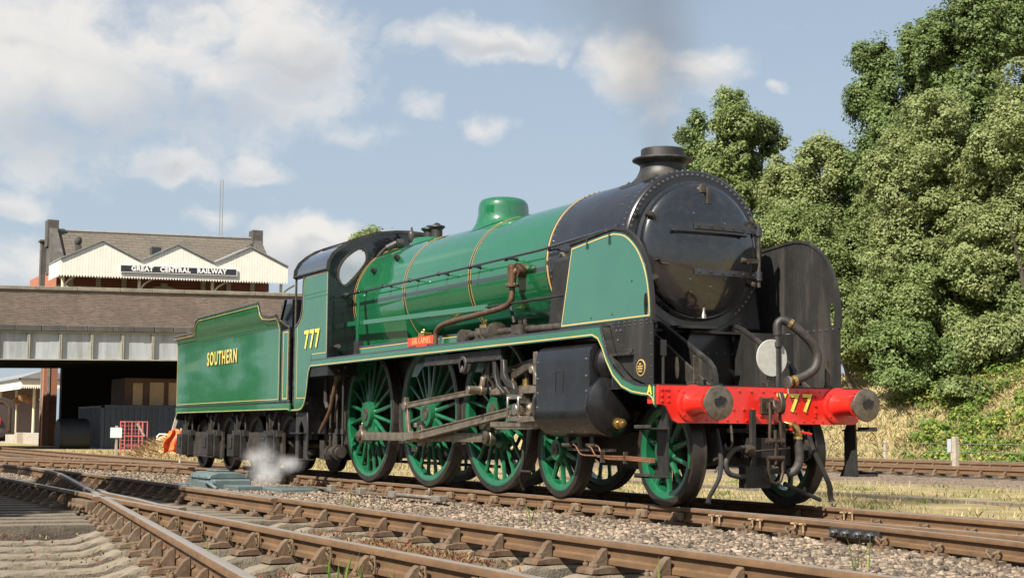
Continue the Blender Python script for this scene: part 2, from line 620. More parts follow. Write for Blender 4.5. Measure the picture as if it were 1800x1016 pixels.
# main frames, bogie frame, ashpan and springs between the wheels
m = MB()
for y in (-0.62, 0.62):
    m.prism([(0.6, 0.88), (0.6, 1.2), (-0.45, 1.78), (-9.6, 1.78), (-10.4, 1.3), (-10.4, 0.95), (-9.3, 0.8), (-8.9, 1.25), (-8.0, 1.25), (-7.7, 0.75), (-6.7, 0.75), (-6.5, 1.25), (-5.7, 1.25),
             (-5.4, 0.75), (-4.6, 0.75), (-4.4, 1.25), (-3.5, 1.25), (-3.2, 0.8), (-2.8, 0.95), (-0.6, 0.95)], 'y', y - 0.016, y + 0.016)
m.box(-3.4, -2.9, -0.6, 0.6, 0.9, 1.7)
m.box(-5.2, -4.9, -0.6, 0.6, 0.85, 1.7)
m.box(-10.35, -10.2, -1.1, 1.1, 0.9, 1.3)
m.build('frame', 'frame_dirt', LOCO, bevel=0.004)
m = MB()
m.prism([(-7.9, 0.55), (-7.4, 0.35), (-6.6, 0.35), (-6.6, 1.5), (-8.9, 1.5), (-8.9, 0.75)], 'y', -0.52, 0.52)
m.build('ashpan', 'frame_dirt', LOCO, bevel=0.01)
m = MB()
for y in (-0.55, 0.55):
    m.prism([(0.62, 0.62), (0.5, 0.75), (-2.85, 0.75), (-2.95, 0.5), (-2.5, 0.36), (-2.0, 0.5), (-1.7, 0.38), (-0.6, 0.38), (-0.3, 0.5), (0.25, 0.36), (0.62, 0.5)], 'y', y - 0.02, y + 0.02)
m.box(-1.5, -0.8, -0.5, 0.5, 0.35, 0.8)
m.box(0.28, 0.36, -0.5, 0.5, 0.42, 0.62)
m.build('bogie_frame', 'frame_dirt', LOCO, bevel=0.006)
for X in DRV:
    m = MB()
    for k in range(5):
        m.box(X - 0.55 + 0.08 * k, X + 0.55 - 0.08 * k, -0.66, -0.56, 0.50 - 0.025 * k, 0.522 - 0.025 * k)
    for dx in (-0.5, 0.5):
        m.tube([(X + dx, -0.61, 0.42), (X + dx, -0.61, 0.8)], 0.02, 8)
    m.build('leaf_spring', 'frame_dirt', LOCO)
for X in (-5.02, -7.18, -9.46):
    for y in (-0.77, 0.77):
        m = MB()
        m.prism([(X - 0.03, 1.15), (X + 0.05, 1.15), (X + 0.09, 0.72), (X + 0.14, 0.5), (X + 0.08, 0.38), (X, 0.5), (X - 0.02, 0.8)], 'y', y - 0.035, y + 0.035)
        m.tube([(X, y, 0.46), (X + 0.02, y * 0.6, 0.3)], 0.03, 8)
        m.build('brake_hanger', 'frame_dirt', LOCO, bevel=0.006)
MB().tube([(-9.6, -0.45, 0.3), (-4.6, -0.45, 0.3)], 0.022, 8).build('brake_rod', 'frame_dirt', LOCO)

# ---- front buffer beam
m = MB()
BX = 0.60
bp = [(-1.29, 1.212), (1.29, 1.212), (1.29, 1.03), (1.24, 1.0), (1.17, 0.87), (1.12, 0.84), (-1.06, 0.84), (-1.12, 0.87), (-1.19, 1.0), (-1.24, 1.02), (-1.29, 1.02)]
m.prism(bp, 'x', BX, BX + 0.03)
m.box(0.40, 0.605, -1.27, 1.27, 1.03, 1.20)
beam = m.build('buffer_beam', 'red', LOCO, bevel=0.004)
m = MB()
FX = BX + 0.03
for y in np.arange(-1.2, 1.21, 0.145):
    m.rivet((FX, y, 1.17), (1, 0, 0), 0.017)
for y in np.arange(-0.95, 1.0, 0.118):
    m.rivet((FX, y, 0.875), (1, 0, 0), 0.015)
for y in (-1.245, -1.17, 1.245):
    for z in (1.17, 1.11, 1.055):
        m.rivet((FX, y, z), (1, 0, 0), 0.017)
for y in (-0.52, -0.4, -0.28, -0.16, 0.2, 0.36, 0.5, 0.62):
    m.rivet((FX, y, 0.985 if y < 0 else 0.965), (1, 0, 0), 0.017)
for y in (-0.07, 0.07, 0.62, 0.62, 0.78):
    for z in (1.12, 1.03, 0.92):
        m.rivet((FX, y, z), (1, 0, 0), 0.017)
m.build('rivets', 'red', beam, kind='stuff')
text_obj('beam_number_shade', '777', 0.25, frame((FX + 0.002, 0.364, 1.048), (0, 1, 0), (0, 0, 1)), 'letter_shade', beam, ext=0.002, off=0.006, space=1.28, fit=(0.46, 0.19))
text_obj('beam_number', '777', 0.25, frame((FX + 0.006, 0.352, 1.057), (0, 1, 0), (0, 0, 1)), 'letter', beam, ext=0.002, off=0.006, space=1.28, fit=(0.45, 0.19))
for y in (-0.895, 0.895):
    m = MB()
    m.lathe([(0.186, FX - 0.002), (0.186, FX + 0.028), (0.172, FX + 0.034), (0.132, FX + 0.040), (0.114, FX + 0.075), (0.103, FX + 0.17), (0.098, FX + 0.29), (0.109, FX + 0.295), (0.109, FX + 0.325), (0.085, FX + 0.325)], (0, y, 1.035), 'x', 40)
    for k in range(4):
        q = rad(45 + 90 * k)
        m.rivet((FX + 0.028, y + 0.158 * math.cos(q), 1.035 + 0.158 * math.sin(q)), (1, 0, 0), 0.022)
    h = m.build('buffer', 'red', LOCO, smooth=30)
    m = MB()
    m.lathe([(0.085, FX + 0.32), (0.085, FX + 0.425), (0.10, FX + 0.44), (0.160, FX + 0.458), (0.168, FX + 0.47), (0.164, FX + 0.482), (0.11, FX + 0.492), (0.05, FX + 0.496), (0.002, FX + 0.497)], (0, y, 1.035), 'x', 40)
    m.build('buffer_head', 'buffer_face', h, smooth=30)
    m = MB()
    g = [(0.052 + 0.010 * math.sin(rad(a * 2 + 40)) + 0.006 * math.sin(rad(a * 5)) + 0.002 * random.uniform(-1, 1), rad(a)) for a in range(0, 360, 12)]
    m.prism([(y + r * math.cos(a) * 1.1, 1.05 + r * math.sin(a)) for r, a in g], 'x', FX + 0.494, FX + 0.505)
    m.build('grease_patch', 'coal', h)

# draw hook and screw coupling
m = MB()
hk = [(0.03, -0.03), (0.14, -0.035), (0.20, -0.075), (0.245, -0.055), (0.262, 0.0), (0.255, 0.06), (0.225, 0.115), (0.205, 0.125), (0.20, 0.10), (0.215, 0.04), (0.205, 0.0), (0.175, -0.012), (0.15, 0.01), (0.145, 0.05), (0.11, 0.06), (0.03, 0.03)]
m.prism([(FX + a * 1.15, 1.02 + b * 1.15) for a, b in hk], 'y', -0.03, 0.03)
m.cbox((FX + 0.015, 0, 1.02), (0.03, 0.16, 0.17))
hook = m.build('draw_hook', 'rust_dark', LOCO, bevel=0.008)
m = MB()
for y in (-0.06, 0.06):
    m.tube([(FX + 0.13, y * 0.9, 1.055), (FX + 0.15, y, 0.95), (FX + 0.15, y * 1.15, 0.72), (FX + 0.15, y * 1.2, 0.67)], 0.017, 8)
    m.lathe([(0.037, -0.022), (0.037, 0.022)], (FX + 0.15, y * 1.25, 0.665), 'y', 16)
m.tube([(FX + 0.13, -0.056, 1.055), (FX + 0.12, 0, 1.075), (FX + 0.13, 0.056, 1.055)], 0.017, 8)
m.tube([(FX + 0.15, -0.11, 0.665), (FX + 0.15, 0.11, 0.665)], 0.022, 10)
m.tube([(FX + 0.15, 0, 0.78), (FX + 0.15, 0, 0.44)], 0.019, 10)
m.tube([(FX + 0.16, -0.30, 0.565), (FX + 0.15, 0, 0.585), (FX + 0.15, 0.17, 0.60)], 0.011, 8)
m.lathe([(0.002, -0.055), (0.04, -0.04), (0.052, 0), (0.04, 0.04), (0.002, 0.055)], (FX + 0.16, -0.31, 0.56), 'y', 14)
m.tube([(FX + 0.15, -0.10, 0.50), (FX + 0.15, 0.10, 0.50)], 0.026, 10)
m.tube([(FX + 0.15, -0.085, 0.5), (FX + 0.15, -0.09, 0.36), (FX + 0.15, -0.06, 0.27), (FX + 0.15, 0, 0.245), (FX + 0.15, 0.06, 0.27), (FX + 0.15, 0.09, 0.36), (FX + 0.15, 0.085, 0.5)], 0.017, 8)
m.build('screw_coupling', 'rust_dark', hook, smooth=50)
m = MB()
m.box(FX + 0.03, FX + 0.07, -0.235, -0.175, 0.36, 0.985)
m.box(FX + 0.03, FX + 0.07, 0.12, 0.19, 0.36, 0.86)
m.box(FX + 0.0, FX + 0.06, -0.24, 0.2, 0.34, 0.40)
m.box(FX - 0.25, FX + 0.02, -0.2, 0.16, 0.5, 0.7)
m.tube([(FX + 0.02, -0.22, 0.42), (FX + 0.06, -0.62, 0.42), (FX + 0.05, -0.66, 0.36)], 0.012, 8)
m.build('coupling_bracket', 'black_matt', LOCO, bevel=0.005)
m = MB()
m.tube(spline([(FX + 0.0, -0.2, 0.56), (FX + 0.08, -0.34, 0.60), (FX + 0.1, -0.48, 0.57), (FX + 0.1, -0.56, 0.46), (FX + 0.09, -0.53, 0.36), (FX + 0.08, -0.42, 0.32), (FX + 0.06, -0.28, 0.32)], 6), 0.027, 10)
m.lathe([(0.001, -0.08), (0.045, -0.06), (0.055, 0.0), (0.04, 0.06), (0.001, 0.07)], (FX + 0.06, -0.26, 0.58), 'y', 14)
m.build('steam_heat_hose', 'rubber', LOCO, smooth=50)
m = MB()
m.tube(spline([(FX - 0.05, 0.24, 0.86), (FX + 0.10, 0.27, 0.82), (FX + 0.13, 0.285, 0.78), (FX + 0.13, 0.29, 0.74)], 5), 0.035, 12)
m.lathe([(0.05, 0.0), (0.05, 0.02), (0.042, 0.03), (0.05, 0.045), (0.05, 0.06)], (FX + 0.13, 0.29, 0.69), 'z', 16)
hb_ = m.build('hose_union', 'brass', LOCO, smooth=50)
pts = spline([(FX + 0.13, 0.29, 0.70), (FX + 0.135, 0.305, 0.58), (FX + 0.13, 0.305, 0.46), (FX + 0.11, 0.26, 0.37), (FX + 0.06, 0.2, 0.34)], 8)
MB().tube(pts, [0.043 + 0.003 * (i % 2) for i in range(len(pts))], 12).build('hose', 'rubber', hb_, smooth=60)
MB().tube([(FX + 0.07, 0.22, 0.79), (FX + 0.14, 0.46, 0.74)], 0.012, 8).build('cock_handle', 'red', hb_)

# vacuum brake standpipe with ribbed hose
m = MB()
vx, vy = FX - 0.06, 0.19
m.tube([(vx, vy, 1.2), (vx, vy, 1.80)], 0.036, 14)
m.lathe([(0.05, 0), (0.05, 0.05)], (vx, vy, 1.63), 'z', 16)
m.tube(spline([(vx, vy, 1.75), (vx, vy + 0.005, 1.86), (vx + 0.02, vy + 0.05, 1.905), (vx + 0.06, vy + 0.11, 1.88)], 6), 0.046, 14)
vac = m.build('vacuum_pipe', 'black_matt', LOCO, smooth=50)
pts = spline([(vx + 0.06, vy + 0.10, 1.885), (vx + 0.10, vy + 0.20, 1.80), (vx + 0.13, vy + 0.33, 1.68), (vx + 0.14, vy + 0.40, 1.55), (vx + 0.14, vy + 0.37, 1.42), (vx + 0.12, vy + 0.27, 1.34), (vx + 0.10, vy + 0.13, 1.285)], 9)
MB().tube(pts, [0.050 if i % 2 else 0.044 for i in range(len(pts))], 14).build('hose', 'rubber', vac, smooth=60)
m = MB()
m.tube([(vx + 0.062, vy + 0.105, 1.882), (vx + 0.075, vy + 0.13, 1.862)], 0.054, 14)
m.tube([(vx + 0.105, vy + 0.155, 1.293), (vx + 0.098, vy + 0.12, 1.28)], 0.055, 14)
m.build('hose_clip', 'brass', vac)
m = MB()
m.lathe([(0.06, -0.02), (0.065, 0.0), (0.05, 0.03)], (vx + 0.08, vy + 0.075, 1.27), 'y', 14)
m.tube([(vx + 0.08, vy + 0.07, 1.22), (vx + 0.1, vy + 0.06, 1.15)], 0.008, 6)
m.build('hose_dolly', 'bright_steel', vac)

# lamp irons on the front platform
for y, h in ((-0.80, 0.30), (0.84, 0.30), (0.10, 0.16)):
    m = MB()
    m.box(BX - 0.06, BX - 0.035, y - 0.03, y + 0.03, 1.215, 1.215 + h)
    m.box(BX - 0.09, BX - 0.02, y - 0.05, y + 0.05, 1.213, 1.255)
    m.build('lamp_iron', 'oily', LOCO, bevel=0.006)
m = MB()
m.tube([(0.30, -1.02, 1.22), (0.30, -1.02, 1.52)], 0.016, 8)
m.cbox((0.30, -1.02, 1.60), (0.03, 0.06, 0.16))
m.build('platform_lever', 'black_worn', LOCO)
DISC = MB()
DISC.lathe([(0.186, 0.005), (0.190, 0.008), (0.190, 0.014), (0.186, 0.017)], (BX - 0.05 + 0.02, 0.11, 1.515), 'x', 48)
DISC.build('headcode_disc', 'disc_white', label='round off-white metal disc hanging above the red buffer beam, beside the ribbed hose', cat='disc')

# ---- running plate and valance
top = [(-9.70, 1.855), (-0.50, 1.855), (-0.44, 1.72), (-0.36, 1.56), (-0.22, 1.41), (-0.02, 1.29), (0.22, 1.225), (0.40, 1.212), (0.598, 1.212)]
low = [(0.598, 0.995), (0.565, 1.02), (0.53, 1.075), (0.46, 1.108), (0.34, 1.115), (0.14, 1.14), (-0.06, 1.20), (-0.24, 1.32), (-0.37, 1.47), (-0.46, 1.62), (-0.54, 1.71), (-0.66, 1.752), (-9.70, 1.752)]
for y in (-1.30, 1.28):
    v = MB().prism(top + low, 'y', y, y + 0.02).build('valance', 'green', LOCO)
    yy = y - 0.004 if y < 0 else y + 0.021
    MB().rib([(p[0] + (0.008 if i < 8 else 0), p[1] + 0.020) for i, p in enumerate(low[1:])], 'y', yy, 0.012).rib([(0.575, 1.02), (0.575, 1.205)], 'y', yy, 0.010).build('lining', 'lining', v)
    MB().rib(top, 'y', y - 0.002 if y < 0 else y + 0.005, 0.022, 0.018).build('edge_beading', 'black_gloss', v)
text_obj('letter', 'A', 0.13, frame((0.50, -1.305, 1.16), (1, 0, 0), (0, 0, 1)), 'letter', LOCO, ext=0.002, off=0.002)
m = MB()
m.box(-9.7, -0.5, -1.278, 1.278, 1.825, 1.850)
tp = [(p[0], p[1] - 0.012) for p in top[1:]]
for ya_, yb_ in ((-1.278, -1.176), (1.176, 1.278)):
    for a, b in zip(tp[:-1], tp[1:]):
        m.add([(a[0], ya_, a[1]), (b[0], ya_, b[1]), (b[0], yb_, b[1]), (a[0], yb_, a[1])] + [(a[0], ya_, a[1] - 0.02), (b[0], ya_, b[1] - 0.02), (b[0], yb_, b[1] - 0.02), (a[0], yb_, a[1] - 0.02)],
              [(0, 1, 2, 3), (7, 6, 5, 4), (0, 4, 5, 1), (1, 5, 6, 2), (2, 6, 7, 3), (3, 7, 4, 0)])
    m.box(-0.485, -0.465, 0.63 if ya_ > 0 else -1.16, -0.63 if ya_ < 0 else 1.16, 1.20, 1.848)
m.box(-0.65, 0.30, -1.16, 1.16, 1.195, 1.209)
m.box(0.3, BX + 0.03, -1.285, 1.285, 1.214, 1.222)
m.build('running_plate', 'black_worn', LOCO)

# triangular stays on the front platform, smokebox front stool
for y in (-0.50, 0.50):
    m = MB()
    pl = [(-0.62, 1.23), (-0.62, 1.93), (-0.50, 1.89), (0.34, 1.48), (0.43, 1.40), (0.46, 1.32), (0.47, 1.23)]
    m.prism(pl, 'y', y - 0.012, y + 0.012)
    m.rib([(p[0], p[1]) for p in pl[1:]], 'y', y - 0.025, 0.03, 0.05)
    m.box(-0.3, 0.5, y - 0.06, y + 0.06, 1.222, 1.245)
    g = m.build('platform_stay', 'black_worn', LOCO)
    m = MB()
    for x in np.arange(-0.1, 0.45, 0.13):
        m.rivet((x, y - 0.013, 1.29), (0, -1, 0), 0.016)
    m.build('rivets', 'black_worn', g, kind='stuff')

# ---- smokebox
SX0, SX1, SR = -0.66, -2.42, 0.905
m = MB()
m.lathe([(SR - 0.05, SX1 + 0.02), (SR, SX1), (SR, SX0 - 0.05), (SR - 0.004, SX0 - 0.02), (SR - 0.025, SX0), (0.70, SX0 + 0.002)], (0, 0, CZ), 'x', 96, caps=False)
fr = [(0.62, 1.23), (0.62, 1.9), (0.66, 2.05), (0.72, 2.19), (-0.72, 2.19), (-0.66, 2.05), (-0.62, 1.9), (-0.62, 1.23)]
m.prism(fr, 'x', SX0 - 0.03, SX0 - 0.006)
m.prism([(0.60, 1.23), (0.60, 1.95), (0.7, 2.2), (-0.7, 2.2), (-0.60, 1.95), (-0.60, 1.23)], 'x', SX1 + 0.1, SX0 - 0.03)
smk = m.build('smokebox', 'smokebox_black', LOCO, smooth=40)
m = MB()
for k in range(64):
    q = rad(-52 + 284 * k / 63)
    cy, cz = math.cos(q), math.sin(q)
    m.rivet((SX0 - 0.001, cy * (SR - 0.055), CZ + cz * (SR - 0.055)), (1, 0, 0), 0.020)
    m.rivet((SX0 - 0.085, cy * (SR - 0.001), CZ + cz * (SR - 0.001)), (0, cy, cz), 0.016)
    m.rivet((SX1 + 0.06, cy * (SR - 0.001), CZ + cz * (SR - 0.001)), (0, cy, cz), 0.016)
for k in range(7):
    for s_ in (-1, 1):
        m.rivet((SX0 - 0.006, s_ * 0.585, 1.3 + 0.11 * k), (1, 0, 0), 0.016)
for y in np.arange(-0.5, 0.55, 0.11):
    m.rivet((SX0 - 0.006, y, 1.62), (1, 0, 0), 0.016)
for x in (-0.95, -1.02):
    for q in (138, 146):
        m.rivet((x, math.cos(rad(q)) * SR, CZ + math.sin(rad(q)) * SR), (0, math.cos(rad(q)), math.sin(rad(q))), 0.013)
m.build('rivets', 'rivet_black', smk, kind='stuff')
m = MB()
m.lathe([(SR + 0.004, SX1 - 0.03), (SR + 0.006, SX1), (SR, SX1 + 0.001)], (0, 0, CZ), 'x', 96, caps=False)
m.build('smokebox_band', 'lining_thin', smk)
# small ledge under the door
m = MB()
m.box(-0.66, -0.30, -0.46, 0.05, 1.855, 1.885)
m.prism([(-0.645, 1.3), (-0.645, 1.86), (-0.36, 1.86), (-0.6, 1.6)], 'y', -0.24, -0.22)
m.build('front_ledge', 'black_matt', smk, bevel=0.004)
m = MB()
DX = -0.545
m.lathe([(0.775, SX0 - 0.002), (0.775, SX0 + 0.03), (0.745, SX0 + 0.05), (0.735, SX0 + 0.05), (0.730, DX - 0.02), (0.715, DX), (0.66, DX + 0.028), (0.5, DX + 0.072), (0.3, DX + 0.108), (0.12, DX + 0.124), (0.001, DX + 0.128)], (0, 0, CZ), 'x', 96, caps=False)
door = m.build('smokebox_door', 'black_gloss', LOCO, smooth=28)


def door_x(y, z):
    r = math.hypot(y, z - CZ)
    return float(np.interp(r, [0, 0.12, 0.3, 0.5, 0.66, 0.715], [0.128, 0.124, 0.108, 0.072, 0.028, 0])) + DX


for z in (2.985, 2.485):
    m = MB()
    ys = np.linspace(-0.16, 0.74, 12)
    for a, b in zip(ys[:-1], ys[1:]):
        xa, xb = max(door_x(a, z), DX - 0.01), max(door_x(b, z), DX - 0.01)
        m.add([(x, y, zz) for x, y in ((xa - 0.01, a), (xb - 0.01, b), (xb + 0.026, b), (xa + 0.026, a)) for zz in (z - 0.034, z + 0.034)],
              [(0, 1, 3, 2), (2, 3, 5, 4), (4, 5, 7, 6), (6, 7, 1, 0), (0, 2, 4, 6), (1, 7, 5, 3)])
    for y in np.arange(-0.12, 0.66, 0.155):
        m.rivet((door_x(y, z) + 0.026, y, z), (1, 0, 0), 0.018)
    m.lathe([(0.045, -0.05), (0.045, 0.05)], (DX + 0.005, 0.755, z), 'z', 14)
    m.build('hinge_strap', 'strap_black', door, smooth=30)
m = MB()
m.tube([(DX + 0.01, 0.755, 2.36), (DX + 0.01, 0.755, 3.08)], 0.022, 10)
m.tube([(DX - 0.02, 0.60, 2.62), (DX + 0.07, 0.56, 2.62)], 0.02, 8)
m.lathe([(0.03, -0.03), (0.035, 0), (0.03, 0.03)], (DX + 0.075, 0.50, 2.64), 'y', 12)
m.bar((DX + 0.07, 0.47, 2.64), (DX + 0.02, 0.74, 2.65), 0.02, 0.05)
m.build('hinge_post', 'oily', door)
m = MB()
hz = 2.915
hp = [(door_x(y, hz) + 0.05, y, hz) for y in np.linspace(-0.42, 0.50, 8)]
m.tube(hp, 0.016, 8)
for y in (-0.42, 0.50):
    m.tube([(door_x(y, hz) - 0.01, y, hz), (door_x(y, hz) + 0.05, y, hz)], 0.014, 8)
    m.lathe([(0.001, -0.03), (0.026, -0.012), (0.026, 0.012), (0.001, 0.03)], (door_x(y, hz) + 0.05, y, hz), 'x', 10)
m.build('handrail', 'black_gloss', door, smooth=50)
m = MB()
m.box(DX + 0.0, DX + 0.05, -0.035, 0.035, 3.36, 3.46)
m.box(DX + 0.05, DX + 0.075, 0.03, 0.085, 3.24, 3.42)
m.box(DX + 0.06, DX + 0.075, -0.02, 0.085, 3.235, 3.25)
m.box(DX + 0.04, DX + 0.06, 0.02, 0.06, 3.08, 3.25)
m.build('lamp_bracket', 'oily', door, bevel=0.006)
m = MB()
m.box(DX + 0.015, DX + 0.035, -0.62, -0.575, 2.60, 2.79)
m.box(DX + 0.02, DX + 0.09, -0.625, -0.57, 2.585, 2.605)
m.tube([(DX + 0.04, -0.60, 2.60), (DX + 0.08, -0.55, 2.555), (DX + 0.07, -0.46, 2.55)], 0.011, 8)
m.rivet((DX + 0.05, -0.46, 2.55), (1, 0, 0), 0.03)
m.build('lamp_bracket', 'oily', door, bevel=0.004)
m = MB()
for q in (152, 28, -28, 208):
    y, z = 0.745 * math.cos(rad(q)), CZ + 0.745 * math.sin(rad(q))
    d = Vector((0, math.cos(rad(q)), math.sin(rad(q))))
    p = Vector((DX, y, z))
    m.tube([p + Vector((-0.08, 0, 0)), p + Vector((0.05, 0, 0))], 0.018, 8)
    m.bar(p + d * 0.05, p - d * 0.10 + Vector((0.02, 0, 0)), 0.05, 0.03, up=(1, 0, 0))
    m.rivet(p + Vector((0.04, 0, 0)), (1, 0, 0), 0.034)
m.build('door_clamp', 'oily', door)
m = MB()
m.lathe([(0.035, 0.0), (0.03, 0.04), (0.018, 0.06), (0.018, 0.12)], (DX + 0.03, 0.01, 1.985), 'z', 12)
m.build('drain_knob', 'bright_steel', door)
m = MB()
for y, z in ((-0.15, 3.12), (0.25, 3.03), (-0.2, 2.40), (0.06, 2.33), (0.25, 2.42), (0.02, 3.0)):
    m.rivet((door_x(y, z), y, z), (1, 0, 0), 0.015)
m.build('rivets', 'rivet_black', door, kind='stuff')

# outside steam pipe casings between smokebox and cylinders
for s_ in (-1, 1):
    m = MB()
    m.prism([(-2.25, 1.86), (-2.10, 2.75), (-0.98, 2.75), (-0.80, 1.86)], 'y', s_ * 0.58, s_ * 1.02)
    m.build('steam_pipe_casing', 'black_matt', LOCO, bevel=0.06)

def saddle(mb, r0, r1, cx, R):
    """bend the skirt of a turned fitting down on to the round boiler"""
    out = []
    for x, y, z in mb.v:
        r = math.hypot(x - cx, y)
        t = min(1.0, max(0.0, (r - r0) / (r1 - r0)))
        t = t * t * (3 - 2 * t)
        zs = CZ + math.sqrt(max(0.0, R * R - y * y)) + 0.004
        out.append((x, y, z * (1 - t) + zs * t))
    mb.v = out


# ---- chimney
m = MB()
pr = [(0.50, 3.53), (0.43, 3.56), (0.355, 3.60), (0.30, 3.655), (0.268, 3.715), (0.258, 3.76), (0.262, 3.79), (0.30, 3.815), (0.345, 3.835), (0.350, 3.848), (0.342, 3.860), (0.27, 3.876), (0.252, 3.884), (0.248, 3.965), (0.238, 3.975), (0.20, 3.975), (0.20, 3.6)]
m.lathe(pr, (-1.33, 0, 0), 'z', 56, caps=False)
m.v = [p if p[2] > 3.66 or math.hypot(p[0] + 1.33, p[1]) > 0.24 else p for p in m.v]
low_ = [i for i, p in enumerate(m.v) if p[2] > 3.70]
keep_ = {i: m.v[i] for i in low_}
saddle(m, 0.27, 0.43, -1.33, SR)
for i, p in keep_.items():
    m.v[i] = p
ch_ = m.build('chimney', 'black_worn', LOCO, smooth=30)
m = MB()
for k in range(16):
    q = 2 * PI * k / 16
    m.rivet((-1.33 + 0.40 * math.cos(q), 0.40 * math.sin(q), CZ + math.sqrt(SR * SR - (0.40 * math.sin(q)) ** 2) + 0.012), (0.3 * math.cos(q), 0.3 * math.sin(q), 1), 0.018)
m.build('rivets', 'black_worn', ch_, kind='stuff')

# ---- boiler and firebox cladding
m = MB()
m.lathe([(0.866, SX1 - 0.03), (0.872, -4.67), (0.884, -6.88), (0.893, -8.92)], (0, 0, CZ), 'x', 96, caps=False)
boil = m.build('boiler', 'green', LOCO, smooth=50)
m = MB()
fbs = [(-0.884, 2.735), (-0.87, 2.5), (-0.84, 2.3), (-0.80, 2.05), (-0.78, 1.86), (0.78, 1.86), (0.80, 2.05), (0.84, 2.3), (0.87, 2.5), (0.884, 2.735)]
m.prism(fbs, 'x', -8.92, -6.9)
m.build('firebox', 'green', LOCO, smooth=50)


def br(x):
    return float(np.interp(-x, [2.45, 4.67, 6.88, 8.92], [0.866, 0.872, 0.884, 0.893]))


for X in (-4.67, -6.88, -8.86):
    m = MB()
    r = br(X)
    m.lathe([(r - 0.005, X - 0.036), (r + 0.006, X - 0.034), (r + 0.006, X + 0.034), (r - 0.005, X + 0.036)], (0, 0, CZ), 'x', 96, caps=False)
    b = m.build('boiler_band', 'black_gloss', boil)
    m = MB()
    for dx in (-0.034, 0.034):
        m.lathe([(r + 0.003, X + dx - 0.0035), (r + 0.008, X + dx - 0.0035), (r + 0.008, X + dx + 0.0035), (r + 0.003, X + dx + 0.0035)], (0, 0, CZ), 'x', 96, caps=False)
    m.build('band_lining', 'lining_thin', boil)
m = MB()
m.lathe([(SR - 0.01, SX1 - 0.06), (SR + 0.004, SX1 - 0.055), (SR + 0.004, SX1 - 0.03), (SR - 0.01, SX1 - 0.028)], (0, 0, CZ), 'x', 96, caps=False)
m.build('boiler_band', 'black_gloss', boil)
for (x, a) in ((-8.25, 152), (-7.55, 142)):
    q = rad(a)
    p = Vector((x, br(x) * math.cos(q), CZ + br(x) * math.sin(q)))
    d = Vector((0, math.cos(q), math.sin(q)))
    m = MB()
    m.tube([p - d * 0.01, p + d * 0.05], 0.045, 10)
    m.tube([p + d * 0.05, p + d * 0.085], 0.032, 6)
    m.build('washout_plug', 'black_matt', boil)
m = MB()
dm = [(0.47, 3.50), (0.455, 3.585), (0.42, 3.60), (0.385, 3.63), (0.362, 3.68), (0.352, 3.74), (0.350, 3.82), (0.340, 3.88), (0.312, 3.925), (0.25, 3.952), (0.12, 3.964), (0.001, 3.966)]
m.lathe(dm, (-5.47, 0, 0), 'z', 56, caps=False)
saddle(m, 0.352, 0.455, -5.47, 0.876)
dome = m.build('dome', 'green', LOCO, smooth=60)
m = MB()
for a in (0, 120, 240):
    m.rivet((-5.47 + 0.14 * math.cos(rad(a)), 0.14 * math.sin(rad(a)), 3.96), (0, 0, 1), 0.022)
m.build('rivets', 'green', dome, kind='stuff')
m = MB()
m.lathe([(0.38, 3.55), (0.34, 3.63), (0.29, 3.665), (0.001, 3.67)], (-7.9, 0, 0), 'z', 32, caps=False)
saddle(m, 0.29, 0.36, -7.9, 0.89)
vb = m.build('safety_valve_seat', 'green', LOCO)
for dx in (-0.15, 0.15):
    m = MB()
    m.lathe([(0.085, 3.65), (0.085, 3.80), (0.10, 3.805), (0.125, 3.83), (0.12, 3.85), (0.06, 3.865), (0.03, 3.895), (0.001, 3.90)], (-7.9 + dx, 0, 0), 'z', 20, caps=False)
    m.build('safety_valve', 'black_worn', LOCO, smooth=40)
m = MB()
m.lathe([(0.07, 3.56), (0.05, 3.63), (0.03, 3.68), (0.05, 3.70), (0.058, 3.72), (0.058, 3.82), (0.05, 3.85), (0.02, 3.875), (0.012, 3.93), (0.001, 3.935)], (-8.62, -0.05, 0), 'z', 16, caps=False)
m.build('whistle', 'black_worn', LOCO, smooth=40)
m = MB()
m.tube(spline([(-8.86, -0.55, 3.40), (-8.8, -0.5, 3.50), (-8.72, -0.42, 3.60), (-8.66, -0.36, 3.63)], 5), 0.03, 10)
m.tube([(-8.68, -0.44, 3.58), (-8.62, -0.30, 3.66)], 0.055, 12)
m.tube([(-8.62, -0.30, 3.66), (-8.6, -0.2, 3.66)], 0.075, 12)
m.build('steam_fitting', 'black_worn', LOCO, smooth=50)

# handrails
for s_ in (-1, 1):
    m = MB()
    m.tube([(-8.90, s_ * 1.02, 2.835), (-5.0, s_ * 1.02, 2.85), (-2.4, s_ * 1.03, 2.865), (-0.46, -1.12, 2.905)] if s_ < 0 else [(-8.90, 1.02, 2.835), (-5.0, 1.02, 2.85), (-1.0, 1.02, 2.86)], 0.017, 10)
    m.lathe([(0.03, -0.05), (0.05, -0.03), (0.05, 0.03), (0.02, 0.05)], (-8.88, s_ * 1.02, 2.835), 'x', 14)
    m.lathe([(0.001, -0.03), (0.03, -0.02), (0.03, 0.02), (0.001, 0.03)], (-0.44, -1.12, 2.905) if s_ < 0 else (-0.98, 1.02, 2.86), 'x', 12)
    hr = m.build('handrail', 'black_gloss', LOCO, smooth=50)
    for X in (-8.35, -7.35, -6.35, -5.35, -4.35, -3.3, -2.15):
        m = MB()
        m.tube([(X, s_ * 0.84, 2.85), (X, s_ * 0.93, 2.86), (X, s_ * 1.02, 2.85)], [0.028, 0.014, 0.014], 10)
        m.lathe([(0.001, -0.03), (0.028, -0.015), (0.028, 0.015), (0.001, 0.03)], (X, s_ * 1.02, 2.85), 'x', 12)
        m.build('handrail_knob', 'black_gloss', hr, smooth=50)

